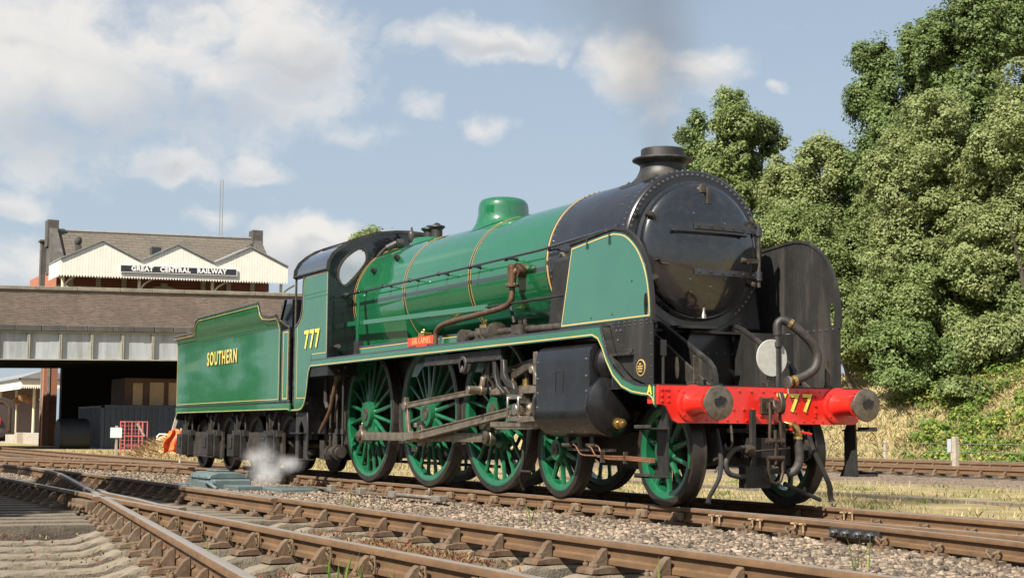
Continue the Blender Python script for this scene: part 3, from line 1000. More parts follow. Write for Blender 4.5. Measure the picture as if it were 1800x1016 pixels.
# reversing rod: green lever and long rod beside the boiler
m = MB()
m.bar((-8.35, -1.03, 2.0), (-8.35, -1.02, 2.80), 0.028, 0.075, up=(1, 0, 0))
m.bar((-8.85, -1.00, 2.385), (-3.85, -1.00, 2.30), 0.02, 0.07)
m.build('reversing_rod', 'green', LOCO, bevel=0.004)
m = MB()
m.tube([(-3.9, -1.0, 2.30), (-1.2, -1.02, 2.29)], 0.014, 8)
m.tube([(-3.4, -0.9, 2.27), (-3.2, -0.95, 2.06)], 0.022, 8)
m.box(-8.42, -8.22, -1.06, -0.98, 1.86, 2.10)
m.build('reversing_gear', 'black_matt', LOCO)

# top feed clack and delivery pipe
q = rad(178)
m = MB()
m.tube([(-3.12, -0.86, 2.70), (-3.12, -0.97, 2.70)], 0.085, 16)
m.tube([(-3.17, -1.0, 2.52), (-3.17, -1.0, 2.74)], [0.045, 0.062], 14)
m.lathe([(0.05, 0), (0.05, 0.03), (0.03, 0.04)], (-3.17, -1.0, 2.74), 'z', 14)
m.tube([(-3.17, -1.0, 2.50), (-3.17, -1.0, 2.53)], 0.085, 14)
m.tube([(-3.12, -0.95, 2.70), (-3.17, -1.0, 2.66)], 0.05, 12)
for a in range(6):
    m.rivet((-3.17 + 0.065 * math.cos(a * PI / 3), -1.0 + 0.065 * math.sin(a * PI / 3), 2.53), (0, 0, 1), 0.014)
clk = m.build('clack_valve', 'copper_dull', LOCO, smooth=40)
m = MB()
m.tube(spline([(-3.17, -1.0, 2.50), (-3.17, -1.0, 2.40), (-3.20, -1.01, 2.32), (-3.35, -1.03, 2.26), (-4.0, -1.07, 2.21), (-4.7, -1.10, 2.17), (-5.05, -1.11, 2.13), (-5.17, -1.12, 2.06), (-5.19, -1.12, 1.97), (-5.20, -1.12, 1.84)], 6), 0.036, 12)
m.build('feed_pipe', 'copper_dull', clk, smooth=60)

# splashers with nameplate, lubricators on the running plate
for s_ in (-1, 1):
    m = MB()
    pl = [(-8.45, 1.85), (-8.45, 2.00)] + [(-3.75, 2.00)] + arc(-3.75, 1.83, 0.17, 80, 12, 6) + [(-3.57, 1.85)]
    y0 = s_ * 1.04
    m.prism(pl, 'y', y0, y0 - s_ * 0.3)
    sp = m.build('splasher', 'green', LOCO)
    m = MB()
    m.rib([(-8.43, 1.975), (-3.76, 1.975)] + arc(-3.75, 1.83, 0.145, 80, 20, 5), 'y', y0 - (0.004 if s_ < 0 else -0.001), 0.010)
    m.build('lining', 'lining', sp)
    m = MB()
    m.rib([(-8.45, 2.004), (-3.75, 2.004)] + arc(-3.75, 1.83, 0.174, 80, 15, 5), 'y', y0 - 0.014, 0.014, 0.03)
    m.build('edge_beading', 'black_gloss', sp)
    if s_ < 0:
        m = MB()
        m.box(-6.30, -5.33, y0 - 0.018, y0 - 0.004, 1.915, 2.035)
        m.box(-6.0, -5.63, y0 - 0.019, y0 - 0.004, 1.875, 1.914)
        m.build('nameplate', 'red_plate', sp, bevel=0.003)
        text_obj('nameplate_letters', 'SIR LAMIEL', 0.115, frame((-5.815, y0 - 0.02, 1.975), (1, 0, 0), (0, 0, 1)), 'lining_thin', sp, ext=0.003, space=1.2)
for X in (-5.98, -4.0):
    m = MB()
    m.box(X - 0.09, X + 0.09, -1.0, -0.86, 2.02, 2.10)
    m.tube([(X, -0.95, 2.10), (X, -0.95, 2.15)], 0.02, 8)
    m.tube([(X - 0.06, -0.95, 2.10), (X - 0.06, -0.95, 2.12)], 0.03, 8)
    m.build('oil_box', 'brass', LOCO, bevel=0.008)
m = MB()
m.lathe([(0.13, -0.06), (0.13, 0.06)], (-4.15, -1.17, 1.90), 'y', 24)
m.tube([(-4.0, -1.16, 1.95), (-3.5, -1.16, 1.95)], 0.05, 10)
m.tube([(-3.75, -1.16, 1.86), (-3.75, -1.16, 2.02)], 0.055, 10)
m.tube([(-3.62, -1.16, 1.86), (-3.62, -1.16, 2.02)], 0.055, 10)
m.lathe([(0.06, 0), (0.12, 0.12), (0.14, 0.2), (0.14, 0.28), (0.06, 0.3)], (-3.5, -1.16, 1.93), 'x', 18)
m.box(-3.25, -2.6, -1.24, -1.02, 1.85, 1.90)
m.tube([(-3.2, -1.14, 1.95), (-1.6, -1.14, 1.92)], 0.045, 10)
m.box(-2.75, -2.45, -1.22, -1.06, 1.88, 2.0)
m.tube([(-2.66, -1.14, 1.95), (-2.66, -1.14, 2.06)], 0.03, 8)
m.tube([(-2.53, -1.14, 1.95), (-2.53, -1.14, 2.06)], 0.03, 8)
m.build('lubricator', 'oily', LOCO, smooth=40)

# ---- smoke deflectors
dpoly = [(-1.62, 1.862), (-1.38, 2.815), (-0.62, 2.875)] + spline([(-0.42, 2.885), (-0.16, 2.835), (0.06, 2.70), (0.20, 2.54), (0.29, 2.36), (0.34, 2.16), (0.355, 2.0), (0.355, 1.80)], 3) + \
        [(0.355, 1.225), (0.22, 1.235), (-0.02, 1.30), (-0.22, 1.42), (-0.36, 1.57), (-0.44, 1.73), (-0.485, 1.862)]
hole = [(0.225 + 0.042 * math.cos(rad(a)), 2.03 + 0.13 * math.sin(rad(a)) * (1 if abs(math.sin(rad(a))) < 0.9 else 0.95)) for a in range(0, 360, 30)]
for s_ in (-1, 1):
    ya, yb = (-1.175, -1.165) if s_ < 0 else (1.165, 1.175)
    m = MB()
    dp_ = dpoly if s_ < 0 else dpoly[:-7] + [(0.355, 1.212), (-0.52, 1.212), (-0.52, 1.862)]
    m.prism(dp_, 'y', ya, yb, [hole])
    m.rib(dpoly[1:-8], 'y', ya - 0.012, 0.03, 0.034)
    df = m.build('smoke_deflector', 'black_worn', LOCO, smooth=30)
    yo = -1.1785 if s_ < 0 else 1.1755
    gp = [(-1.585, 1.905), (-1.345, 2.775), (-0.62, 2.835)] + spline([(-0.42, 2.842), (-0.185, 2.795), (0.025, 2.665), (0.16, 2.51), (0.248, 2.34), (0.297, 2.15), (0.312, 2.0), (0.312, 1.905)], 3)
    MB().prism(gp, 'y', yo, yo + 0.003, [hole]).build('green_panel', 'green_deflector', df)
    g2 = [(-1.565, 1.922), (-1.328, 2.756), (-0.62, 2.816)] + spline([(-0.42, 2.823), (-0.195, 2.778), (0.01, 2.65), (0.143, 2.498), (0.230, 2.332), (0.278, 2.147), (0.293, 2.0), (0.293, 1.922)], 3)
    MB().rib(g2, 'y', yo - 0.003 if s_ < 0 else yo + 0.003, 0.012, 0.003, closed=True).build('lining', 'lining', df)
    m = MB()
    yr = ya - 0.001 if s_ < 0 else yb + 0.001
    n_ = (0, s_, 0)
    for x in np.arange(-0.42, 0.34, 0.11):
        m.rivet((x, yr, 1.88), n_, 0.014)
        m.rivet((x, yr, 1.845), n_, 0.011)
        m.rivet((x, 1.164 if s_ > 0 else -1.164, 1.865), (0, -s_, 0), 0.016)
    for z in np.arange(1.3, 2.2, 0.11):
        m.rivet((0.325, yr, z), n_, 0.011)
    for x, z in ((-0.36, 1.80), (-0.28, 1.80), (-0.33, 1.70), (-0.05, 2.3), (-0.9, 1.97), (-0.45, 1.98)):
        m.rivet((x, yr, z), n_, 0.018)
    m.build('rivets', 'rivet_black', df, kind='stuff')
    if s_ < 0:
        m = MB()
        m.box(-0.36, 0.0, -1.24, -1.173, 1.53, 1.56)
        m.box(-0.32, -0.02, -1.20, -1.175, 1.56, 1.60)
        m.build('foot_step', 'black_worn', df, bevel=0.004)
        m = MB()
        m.lathe([(0.085, -1.181), (0.085, -1.174)], (0.13, 0, 1.40), 'y', 32)
        m.build('works_plate', 'lining_thin', df)
        m = MB()
        m.lathe([(0.073, -1.184), (0.073, -1.175)], (0.13, 0, 1.40), 'y', 32)
        m.build('works_plate_face', 'black_matt', df)
        m = MB()
        for z, w_ in ((1.437, 0.05), (1.413, 0.10), (1.389, 0.11), (1.363, 0.07)):
            for k in range(int(w_ / 0.014)):
                m.box(0.13 - w_ / 2 + k * 0.014, 0.13 - w_ / 2 + k * 0.014 + 0.009, -1.186, -1.184, z - 0.008, z + 0.008)
        m.build('works_plate_lettering', 'lining_thin', df, kind='stuff')
    if s_ > 0:
        continue
    m = MB()
    for x in (-0.98, -0.50):
        m.tube([(x, s_ * 1.10, 2.87), (x, s_ * 1.187, 2.83), (x, s_ * 1.189, 2.72)], 0.008, 6)
    m.tube([(-0.9, s_ * 0.87, 2.95), (-0.9, s_ * 1.165, 2.74)], 0.016, 8)
    m.build('deflector_stay', 'black_gloss', df)
m = MB()
m.lathe([(0.10, -0.02), (0.10, 0.0)], (0, 0, 0), 'y', 28)
o = m.build('oval_plate', 'plate_worn', LOCO)
o.matrix_parent_inverse = Matrix.Identity(4)
o.location = (-2.06 + 4.0, -0.905, 2.70)
o.scale = (0.75, 1, 1.15)
m = MB().lathe([(0.085, -0.024), (0.085, 0.0)], (0, 0, 0), 'y', 28).build('oval_plate_face', 'black_matt', o)
m = MB()
for z, w_ in ((0.04, 0.06), (0.012, 0.11), (-0.016, 0.11), (-0.044, 0.06)):
    for k in range(int(w_ / 0.016)):
        m.box(-w_ / 2 + k * 0.016, -w_ / 2 + k * 0.016 + 0.01, -0.027, -0.024, z - 0.009, z + 0.009)
m.build('oval_plate_lettering', 'plate_worn', o, kind='stuff')
# ---- cylinders
CYY, CYZ = 1.05, 1.03
for s_ in (-1, 1):
    m = MB()
    sec = [(-1.33, 1.30), (-1.335, 1.50), (-1.325, 1.60), (-1.28, 1.67), (-1.20, 1.70), (-0.66, 1.70), (-0.66, 0.80)] + \
          [(-CYY + 0.335 * math.cos(rad(a)), CYZ + 0.335 * math.sin(rad(a))) for a in range(300, 195, -12)] + [(-1.345, 1.0), (-1.335, 1.15)]
    if s_ > 0:
        sec = [(-a, b) for a, b in sec]
    m.prism(sec, 'x', -1.88, -0.66)
    cyl = m.build('cylinder', 'cylinder_black', LOCO, smooth=38)
    m = MB()
    m.lathe([(0.335, -0.66), (0.342, -0.64), (0.335, -0.60), (0.27, -0.55), (0.17, -0.515), (0.07, -0.505), (0.001, -0.505)], (0, s_ * CYY, CYZ), 'x', 48, caps=False)
    cov = m.build('cylinder_cover', 'cylinder_black', cyl, smooth=40)
    m = MB()
    m.lathe([(0.21, -0.66), (0.21, -0.60), (0.15, -0.55), (0.001, -0.545)], (0, s_ * 1.06, 1.47), 'x', 32, caps=False)
    m.lathe([(0.22, -1.95), (0.22, -1.88)], (0, s_ * 1.06, 1.47), 'x', 24)
    m.build('valve_cover', 'cylinder_black', cyl, smooth=40)
    m = MB()
    m.lathe([(0.06, -0.525), (0.06, -0.49), (0.04, -0.48), (0.04, -0.44), (0.048, -0.435), (0.048, -0.41), (0.025, -0.40), (0.02, -0.37), (0.001, -0.37)], (0, s_ * (CYY + 0.02), CYZ - 0.19), 'x', 18, caps=False)
    m.build('relief_valve', 'brass', cyl)
    m = MB()
    yf = s_ * 1.336
    for x in (-1.83, -0.72):
        for z in (0.86, 1.02, 1.18, 1.34, 1.52):
            yy = s_ * (1.345 if 0.95 < z < 1.05 else 1.338 if z > 0.95 else 1.30)
            m.rivet((x, yy, z), (0, s_, 0), 0.014)
    for x in (-1.55, -1.2, -0.9):
        m.rivet((x, s_ * 1.24, 0.755), (0, s_ * 0.7, -0.7), 0.013)
    for a in range(0, 360, 60):
        m.rivet((-0.575, s_ * CYY + 0.27 * math.cos(rad(a + 20)), CYZ + 0.27 * math.sin(rad(a + 20))), (1, 0, 0), 0.02)
    m.build('rivets', 'bright_steel', cyl, kind='stuff')
    m = MB()
    m.rib([(-1.42, 1.16), (-1.42, 1.40), (-1.25, 1.41), (-1.25, 1.17)], 'y', s_ * 1.3385, 0.008, 0.003, closed=True)
    m.build('inspection_cover', 'black_worn', cyl)
    # rear cylinder cover and gland
    m = MB()
    m.lathe([(0.31, -1.88), (0.31, -1.94), (0.17, -1.97), (0.10, -2.02), (0.10, -2.12), (0.07, -2.13), (0.07, -2.20), (0.03, -2.21)], (0, s_ * CYY, CYZ), 'x', 32)
    m.build('rear_cover', 'oily', cyl, smooth=40)
    m = MB()
    for X in (-1.55, -1.0):
        m.tube([(X, s_ * 1.1, 0.71), (X, s_ * 1.1, 0.60)], 0.03, 10)
        m.tube([(X - 0.08, s_ * 1.12, 0.61), (X + 0.1, s_ * 1.12, 0.61)], 0.025, 10)
    m.box(-1.6, -0.6, s_ * 1.06 - 0.02, s_ * 1.06 + 0.02, 0.545, 0.575)
    m.build('drain_cock', 'oily', cyl)
m = MB()
for k, (x0, z0) in enumerate(((-1.36, 0.615), (-1.02, 0.60), (-0.86, 0.61))):
    zz = 0.500 - 0.016 * k
    m.tube(spline([(x0, -1.14, z0), (x0 + 0.10, -1.16, z0 - 0.02), (x0 + 0.16, -1.17, (z0 + zz) / 2), (x0 + 0.26, -1.18, zz + 0.01), (x0 + 0.5, -1.18, zz), (-0.1, -1.20, zz), (0.47, -1.23, zz - 0.012)], 5), 0.008, 8)
m.build('drain_pipes', 'copper', LOCO, smooth=60)
m = MB()
for x in (-0.62, -0.15):
    m.box(x - 0.012, x + 0.012, -1.215, -1.17, 0.43, 0.55)
m.build('pipe_clip', 'oily', LOCO)

# ---- motion (near side in full, far side simplified to the same parts)
PINX = [x + PIN[0] for x in DRV]
PZ = 1.0035 + PIN[1]
for s_ in (-1, 1):
    px, pz = (PIN if s_ < 0 else (-0.329, -0.135))
    y1, y2 = s_ * 0.965, s_ * 1.075
    zz = 1.0035 + pz
    m = MB()
    a, b, c = [x + px for x in DRV]
    for p, q_ in ((c, b), (b, a)):
        m.box(p, q_, y1 - 0.03, y1 + 0.03, zz - 0.058, zz + 0.058)
        m.box(p + 0.12, q_ - 0.12, y1 - 0.034, y1 + 0.034, zz - 0.035, zz + 0.035)
    for x, r in ((c, 0.10), (b, 0.12), (a, 0.10)):
        m.lathe([(r, y1 - 0.04), (r, y1 + 0.04)], (x, 0, zz), 'y', 28)
        m.cbox((x, y1, zz + r + 0.025), (0.09, 0.06, 0.07))
        m.tube([(x, y1, zz + r + 0.05), (x, y1, zz + r + 0.10)], 0.018, 8)
    rod = m.build('coupling_rod', 'steel', LOCO, bevel=0.006)
    for x, r in ((c, 0.075), (a, 0.085)):
        m = MB()
        m.lathe([(r, y1 + s_ * 0.04), (r, y1 + s_ * 0.075), (r - 0.02, y1 + s_ * 0.085), (0.02, y1 + s_ * 0.085), (0.015, y1 + s_ * 0.10)], (x, 0, zz), 'y', 24)
        m.build('crank_pin', 'oily', rod)
    # connecting rod
    bx, cx, cz = b, -2.78, 1.03
    cz = CYZ - 0.02
    m = MB()
    d = (Vector((cx, y2, cz)) - Vector((bx, y2, zz))).normalized()
    up = Vector((-d.z, 0, d.x))
    p0, p1 = Vector((bx, y2, zz)) + d * 0.15, Vector((cx, y2, cz)) - d * 0.05
    for o_, w0, w1, t in ((0.0, 0.062, 0.05, 0.022), (1, 0, 0, 0)):
        if t:
            vs = []
            for p, hw in ((p0, w0), (p1, w1)):
                for k, yy in ((-1, -t), (1, -t), (1, t), (-1, t)):
                    vs.append(p + up * hw * k + Vector((0, yy, 0)))
            m.add(vs, [(0, 1, 2, 3), (7, 6, 5, 4), (0, 4, 5, 1), (1, 5, 6, 2), (2, 6, 7, 3), (3, 7, 4, 0)])
    for k in (-1, 1):                                   # fluted flanges
        m.bar(p0 + up * 0.050 * k, p1 + up * 0.040 * k, 0.075, 0.022, up=up)
    m.cbox((0, 0, 0), (0.36, 0.095, 0.27), frame(Vector((bx, y2, zz)) + d * 0.04, d, (0, 1, 0)) @ Matrix.Rotation(PI / 2, 4, 'X'))
    m.lathe([(0.075, y2 - 0.05), (0.075, y2 + 0.05)], (cx, 0, cz), 'y', 20)
    cr = m.build('connecting_rod', 'steel', LOCO, bevel=0.006)
    m = MB()
    M_ = frame(Vector((bx, y2, zz)), d, (0, 1, 0)) @ Matrix.Rotation(PI / 2, 4, 'X')
    m.cbox((-0.06, 0, 0), (0.05, 0.11, 0.29), M_)
    m.cbox((0.13, 0, 0), (0.05, 0.11, 0.29), M_)
    for k in (-0.07, 0.0, 0.07):
        m.tube([(bx + k, y2, zz - 0.13), (bx + k, y2, zz - 0.20)], 0.018, 6)
    m.tube([(bx + 0.04, y2, zz + 0.13), (bx + 0.04, y2, zz + 0.19)], 0.04, 10)
    m.build('big_end_strap', 'bright_steel', cr, bevel=0.006)
    MB().cbox((-0.14, 0, 0), (0.035, 0.10, 0.22), M_).build('bearing_brass', 'brass', cr, bevel=0.004)
    # return crank and eccentric rod
    m = MB()
    ex, ez = bx - 0.08, zz + 0.42
    y3 = s_ * 1.165
    m.lathe([(0.09, s_ * 1.12), (0.09, s_ * 1.17)], (bx, 0, zz), 'y', 20)
    m.bar((bx, y3, zz), (ex, y3, ez), 0.04, 0.10, up=(1, 0, 0))
    m.lathe([(0.06, y3 - 0.045), (0.06, y3 + 0.03)], (ex, 0, ez), 'y', 20)
    m.build('return_crank', 'steel', LOCO, bevel=0.006)
    m = MB()
    fx, fz = -3.62, 1.255
    y4 = s_ * 1.175
    de = (Vector((fx, 0, fz)) - Vector((ex, 0, ez))).normalized()
    ue = Vector((-de.z, 0, de.x))
    m.bar((ex, y4, ez), (fx, y4, fz), 0.03, 0.05, up=ue)
    for k in (-1, 1):
        m.bar(Vector((ex, y4, ez)) + de * 0.06 + ue * 0.03 * k, Vector((fx, y4, fz)) - de * 0.05 + ue * 0.025 * k, 0.05, 0.016, up=ue)
    for x, z in ((ex, ez), (fx, fz)):
        m.lathe([(0.062, y4 - 0.04), (0.062, y4 + 0.04)], (x, 0, z), 'y', 20)
    m.cbox((ex, y4, ez + 0.08), (0.06, 0.06, 0.07))
    m.tube([(fx - 0.0, y4, fz), (fx + 0.05, y4, fz + 0.16)], 0.045, 8)
    m.tube([(fx + 0.0, y4 + 0.02, fz), (fx - 0.0, y4 - 0.2, fz)], 0.05, 12)
    m.build('eccentric_rod', 'steel', LOCO, bevel=0.004)
    # expansion link, radius rod, combination lever, union link
    m = MB()
    lk = [(-3.66, 1.22), (-3.72, 1.32), (-3.74, 1.46), (-3.70, 1.62), (-3.60, 1.72), (-3.50, 1.70), (-3.58, 1.60), (-3.61, 1.46), (-3.60, 1.34), (-3.54, 1.24)]
    m.prism(lk, 'y', s_ * 1.02, s_ * 1.10)
    m.build('expansion_link', 'oily', LOCO, bevel=0.005)
    m = MB()
    m.bar((-3.65, s_ * 1.06, 1.43), (-2.20, s_ * 1.06, 1.60), 0.03, 0.07)
    m.bar((-3.0, s_ * 1.08, 1.40), (-2.25, s_ * 1.10, 1.58), 0.04, 0.09)
    m.lathe([(0.05, s_ * 1.03), (0.05, s_ * 1.16)], (-2.16, 0, 1.60), 'y', 16)
    m.cbox((-2.24, s_ * 1.10, 1.60), (0.12, 0.12, 0.12))
    m.build('radius_rod', 'oily', LOCO, bevel=0.005)
    m = MB()
    m.tube([(-2.18, s_ * 1.2, 1.50), (-2.10, s_ * 1.2, 1.38), (-2.06, s_ * 1.2, 1.30), (-2.08, s_ * 1.2, 0.90)], [0.03, 0.045, 0.03, 0.028], 8)
    m.box(-2.16, -2.06, s_ * 1.2 - 0.03, s_ * 1.2 + 0.03, 1.28, 1.66)
    m.lathe([(0.05, s_ * 1.17), (0.05, s_ * 1.24)], (-2.2, 0, 1.46), 'y', 14)
    m.bar((-2.08, s_ * 1.2, 0.90), (-2.62, s_ * 1.18, 0.88), 0.03, 0.06)
    m.build('combination_lever', 'steel', LOCO, bevel=0.006)
    # slide bars and crosshead
    for z in (1.225, 0.835):
        m = MB()
        m.box(-3.46, -2.02, s_ * 1.09 - 0.055, s_ * 1.09 + 0.055, z - 0.032, z + 0.032)
        m.prism([(-3.46, z - 0.02), (-3.30, z - 0.06), (-2.4, z - 0.06), (-2.2, z - 0.02)] if z < 1 else [(-3.46, z + 0.02), (-3.30, z + 0.06), (-2.4, z + 0.06), (-2.2, z + 0.02)], 'y', s_ * 1.09 - 0.045, s_ * 1.09 + 0.045)
        m.build('slide_bar', 'steel', LOCO, bevel=0.005)
    m = MB()
    m.box(-2.98, -2.58, s_ * 1.09 - 0.075, s_ * 1.09 + 0.075, 1.13, 1.19)
    m.box(-2.98, -2.58, s_ * 1.09 - 0.075, s_ * 1.09 + 0.075, 0.87, 0.93)
    m.prism([(-2.92, 0.92), (-2.92, 1.14), (-2.62, 1.14), (-2.55, 1.08), (-2.45, 1.06), (-2.45, 1.0), (-2.55, 0.98), (-2.62, 0.92)], 'y', s_ * 1.02 - 0.03, s_ * 1.02 + 0.03)
    m.tube([(-2.5, s_ * CYY, CYZ), (-2.05, s_ * CYY, CYZ)], 0.038, 14)
    m.lathe([(0.07, s_ * 1.0), (0.07, s_ * 1.16)], (-2.78, 0, CYZ - 0.02), 'y', 18)
    for x in (-2.92, -2.64):
        m.tube([(x, s_ * 1.17, 0.92), (x, s_ * 1.17, 1.16)], 0.02, 6)
    m.build('crosshead', 'bright_steel', LOCO, bevel=0.006)
    m = MB()
    for x in (-2.95, -2.60):
        m.tube([(x, s_ * 1.09, 1.26), (x, s_ * 1.09, 1.36)], 0.042, 12)
        m.tube([(x, s_ * 1.09, 1.36), (x, s_ * 1.09, 1.375)], 0.02, 8)
    m.build('oil_cup', 'brass', LOCO, smooth=40)
    # motion bracket
    m = MB()
    yb = s_ * 1.19
    m.prism([(-5.32, 1.60), (-5.32, 1.74), (-3.02, 1.74), (-3.02, 1.38), (-2.88, 1.28), (-2.66, 1.24), (-2.70, 1.33), (-2.86, 1.36), (-2.93, 1.43), (-2.95, 1.60), (-3.16, 1.62), (-3.18, 1.45), (-3.12, 1.32), (-2.95, 1.22), (-2.95, 1.20), (-3.12, 1.26), (-3.24, 1.42), (-3.26, 1.60),
             (-3.85, 1.60), (-3.92, 1.50), (-4.0, 1.47), (-4.12, 1.47), (-4.20, 1.52), (-4.26, 1.60)], 'y', yb - 0.03, yb + 0.03)
    m.box(-5.30, -3.04, yb - 0.05, yb + 0.05, 1.60, 1.635)
    m.lathe([(0.11, yb - 0.06), (0.11, yb + 0.05), (0.07, yb + s_ * 0.06)], (-4.06, 0, 1.585), 'y', 24)
    m.tube([(-4.06, yb + s_ * 0.02, 1.60), (-4.06, yb + s_ * 0.07, 1.48)], 0.03, 8)
    m.build('motion_bracket', 'black_worn', LOCO, bevel=0.008)

# ---- steps, guard irons and pipework under the front
for s_ in (-1, 1):
    m = MB()
    y = s_ * 1.16
    m.prism([(0.50, 1.02), (0.595, 1.02), (0.60, 0.80), (0.62, 0.30), (0.34, 0.30), (0.42, 0.42), (0.42, 0.78), (0.50, 0.90)], 'y', y - 0.01, y + 0.01)
    st = m.build('front_step', 'black_worn', LOCO)
    for z in (0.775, 0.305):
        m = MB()
        m.box(0.36, 0.66, y + s_ * 0.008, y + s_ * 0.24, z, z + 0.018)
        m.box(0.36, 0.66, y + s_ * 0.22, y + s_ * 0.24, z, z + 0.045)
        m.build('step_tread', 'black_worn', st, bevel=0.004)
    m = MB()
    m.tube(spline([(0.56, s_ * 0.56, 0.78), (0.66, s_ * 0.58, 0.55), (0.74, s_ * 0.64, 0.34), (0.74, s_ * 0.70, 0.22), (0.70, s_ * 0.74, 0.12), (0.70, s_ * 0.76, 0.06)], 5), [0.022] * 25 + [0.034], 6, sq=1.5)
    m.build('guard_iron', 'black_matt', LOCO, smooth=40)
m = MB()
m.tube(spline([(0.60, -0.42, 0.86), (0.63, -0.42, 0.72), (0.65, -0.44, 0.62), (0.66, -0.50, 0.58), (0.66, -0.53, 0.64)], 4), 0.014, 8)
m.build('hook', 'oily', LOCO)
m = MB()
m.tube([(0.62, 0.22, 0.24), (0.70, 0.62, 0.07)], [0.026, 0.02], 8)
m.box(0.60, 0.72, -0.32, -0.02, 0.20, 0.42)
m.build('sand_pipe', 'black_matt', LOCO)
m = MB()
m.tube(spline([(-3.0, -0.88, 1.0), (-3.02, -0.9, 0.6), (-3.06, -0.9, 0.35), (-3.16, -0.88, 0.2), (-3.22, -0.8, 0.06)], 5), 0.022, 8)
m.tube([(-3.10, -0.9, 0.28), (-2.85, -0.9, 0.28)], 0.014, 6)
m.build('sand_pipe', 'frame_dirt', LOCO)
m = MB()
m.tube(spline([(-8.95, -1.1, 1.70), (-9.1, -1.12, 1.35), (-9.25, -1.13, 1.05), (-9.55, -1.15, 0.78), (-9.62, -1.15, 0.72)], 5), 0.032, 10)
m.tube(spline([(-8.9, -1.0, 1.75), (-9.2, -1.02, 1.5), (-9.22, -1.02, 1.2), (-9.3, -1.02, 0.9)], 5), 0.02, 8)
m.build('injector_pipe', 'copper_dull', LOCO, smooth=60)
m = MB()
m.tube([(-9.6, -1.0, 0.42), (-9.05, -1.0, 0.42)], 0.085, 14)
m.lathe([(0.12, -0.02), (0.12, 0.02)], (-9.45, -1.0, 0.42), 'x', 16)
m.lathe([(0.12, -0.02), (0.12, 0.02)], (-9.15, -1.0, 0.42), 'x', 16)
m.tube([(-9.3, -1.0, 0.42), (-9.3, -1.0, 0.72)], 0.05, 10)
for x in (-8.95, -9.2, -9.5):
    m.tube([(x, -1.02, 0.5), (x, -1.02, 1.6)], 0.017, 8)
    m.tube([(x, -1.02, 0.7), (x, -1.02, 0.78)], 0.035, 8)
m.tube([(-9.65, -1.05, 1.70), (-9.65, -1.05, 1.2), (-9.55, -1.05, 1.1)], 0.035, 8)
m.box(-9.9, -9.7, -1.05, -0.85, 0.3, 0.6)
m.build('injector', 'frame_dirt', LOCO, smooth=40)

# ---- cab
CAB = MB()
arch = [(-1.30, 1.86), (-1.30, 3.20), (-1.285, 3.33), (-1.22, 3.45), (-1.10, 3.56), (-0.95, 3.655), (-0.7, 3.755), (-0.45, 3.82), (-0.2, 3.855), (0, 3.865)]
arch = arch + [(-a, b) for a, b in arch[-2::-1]]


def win(s_):
    w_ = spline([(-1.15, 3.10), (-1.09, 3.00), (-1.01, 3.00), (-0.86, 3.15), (-0.73, 3.31), (-0.68, 3.42), (-0.70, 3.54), (-0.77, 3.59), (-0.90, 3.53), (-1.05, 3.40), (-1.14, 3.24), (-1.15, 3.10)], 3)[:-1]
    return [(-s_ * a * -1 if s_ > 0 else a, b) for a, b in w_] if s_ < 0 else [(-a, b) for a, b in w_]


CAB.prism(arch, 'x', -8.935, -8.92, [win(-1), win(1)])
cab = CAB.build('cab', 'black_gloss', LOCO, smooth=30)
m = MB()
for s_ in (-1, 1):
    m.rib(win(s_), 'x', -8.925, 0.035, 0.03, closed=True)
m.build('window_frame', 'black_worn', cab)
m = MB()
for s_ in (-1, 1):
    m.prism(win(s_), 'x', -8.945, -8.941)
m.build('window_pane', 'cab_glass', cab)
m = MB()
yz = [(a * 1.012, b + 0.012) for a, b in arch[1:-1]]
yi_ = [(a * 0.99, b - 0.004) for a, b in arch[1:-1]]
m.prism(yz + yi_[::-1], 'x', -10.52, -8.90)
roof = m.build('cab_roof', 'black_gloss', cab, smooth=40)
m = MB()
m.rib([(a * 1.02, b + 0.02) for a, b in arch[1:-1]], 'x', -8.915, 0.05, 0.03)
m.rib([(a * 1.02, b + 0.02) for a, b in arch[1:-1]], 'x', -10.53, 0.03, 0.03)
m.tube([(-10.5, -1.33, 3.24), (-8.9, -1.33, 3.235)], 0.014, 6)
m.tube([(-10.3, -0.93, 3.70), (-9.0, -0.93, 3.70)], 0.012, 6)
m.build('roof_beading', 'black_worn', cab)
side = [(-8.925, 1.857), (-8.925, 3.215), (-10.02, 3.215), (-10.08, 3.17), (-10.10, 3.08), (-10.105, 2.85), (-10.13, 2.68), (-10.20, 2.56), (-10.32, 2.47), (-10.48, 2.43), (-10.48, 1.09), (-10.62, 1.09), (-10.62, 1.065), (-10.25, 1.065), (-10.10, 1.085), (-9.98, 1.15), (-9.90, 1.26), (-9.85, 1.42), (-9.80, 1.60), (-9.76, 1.69), (-9.70, 1.752), (-9.70, 1.857)]
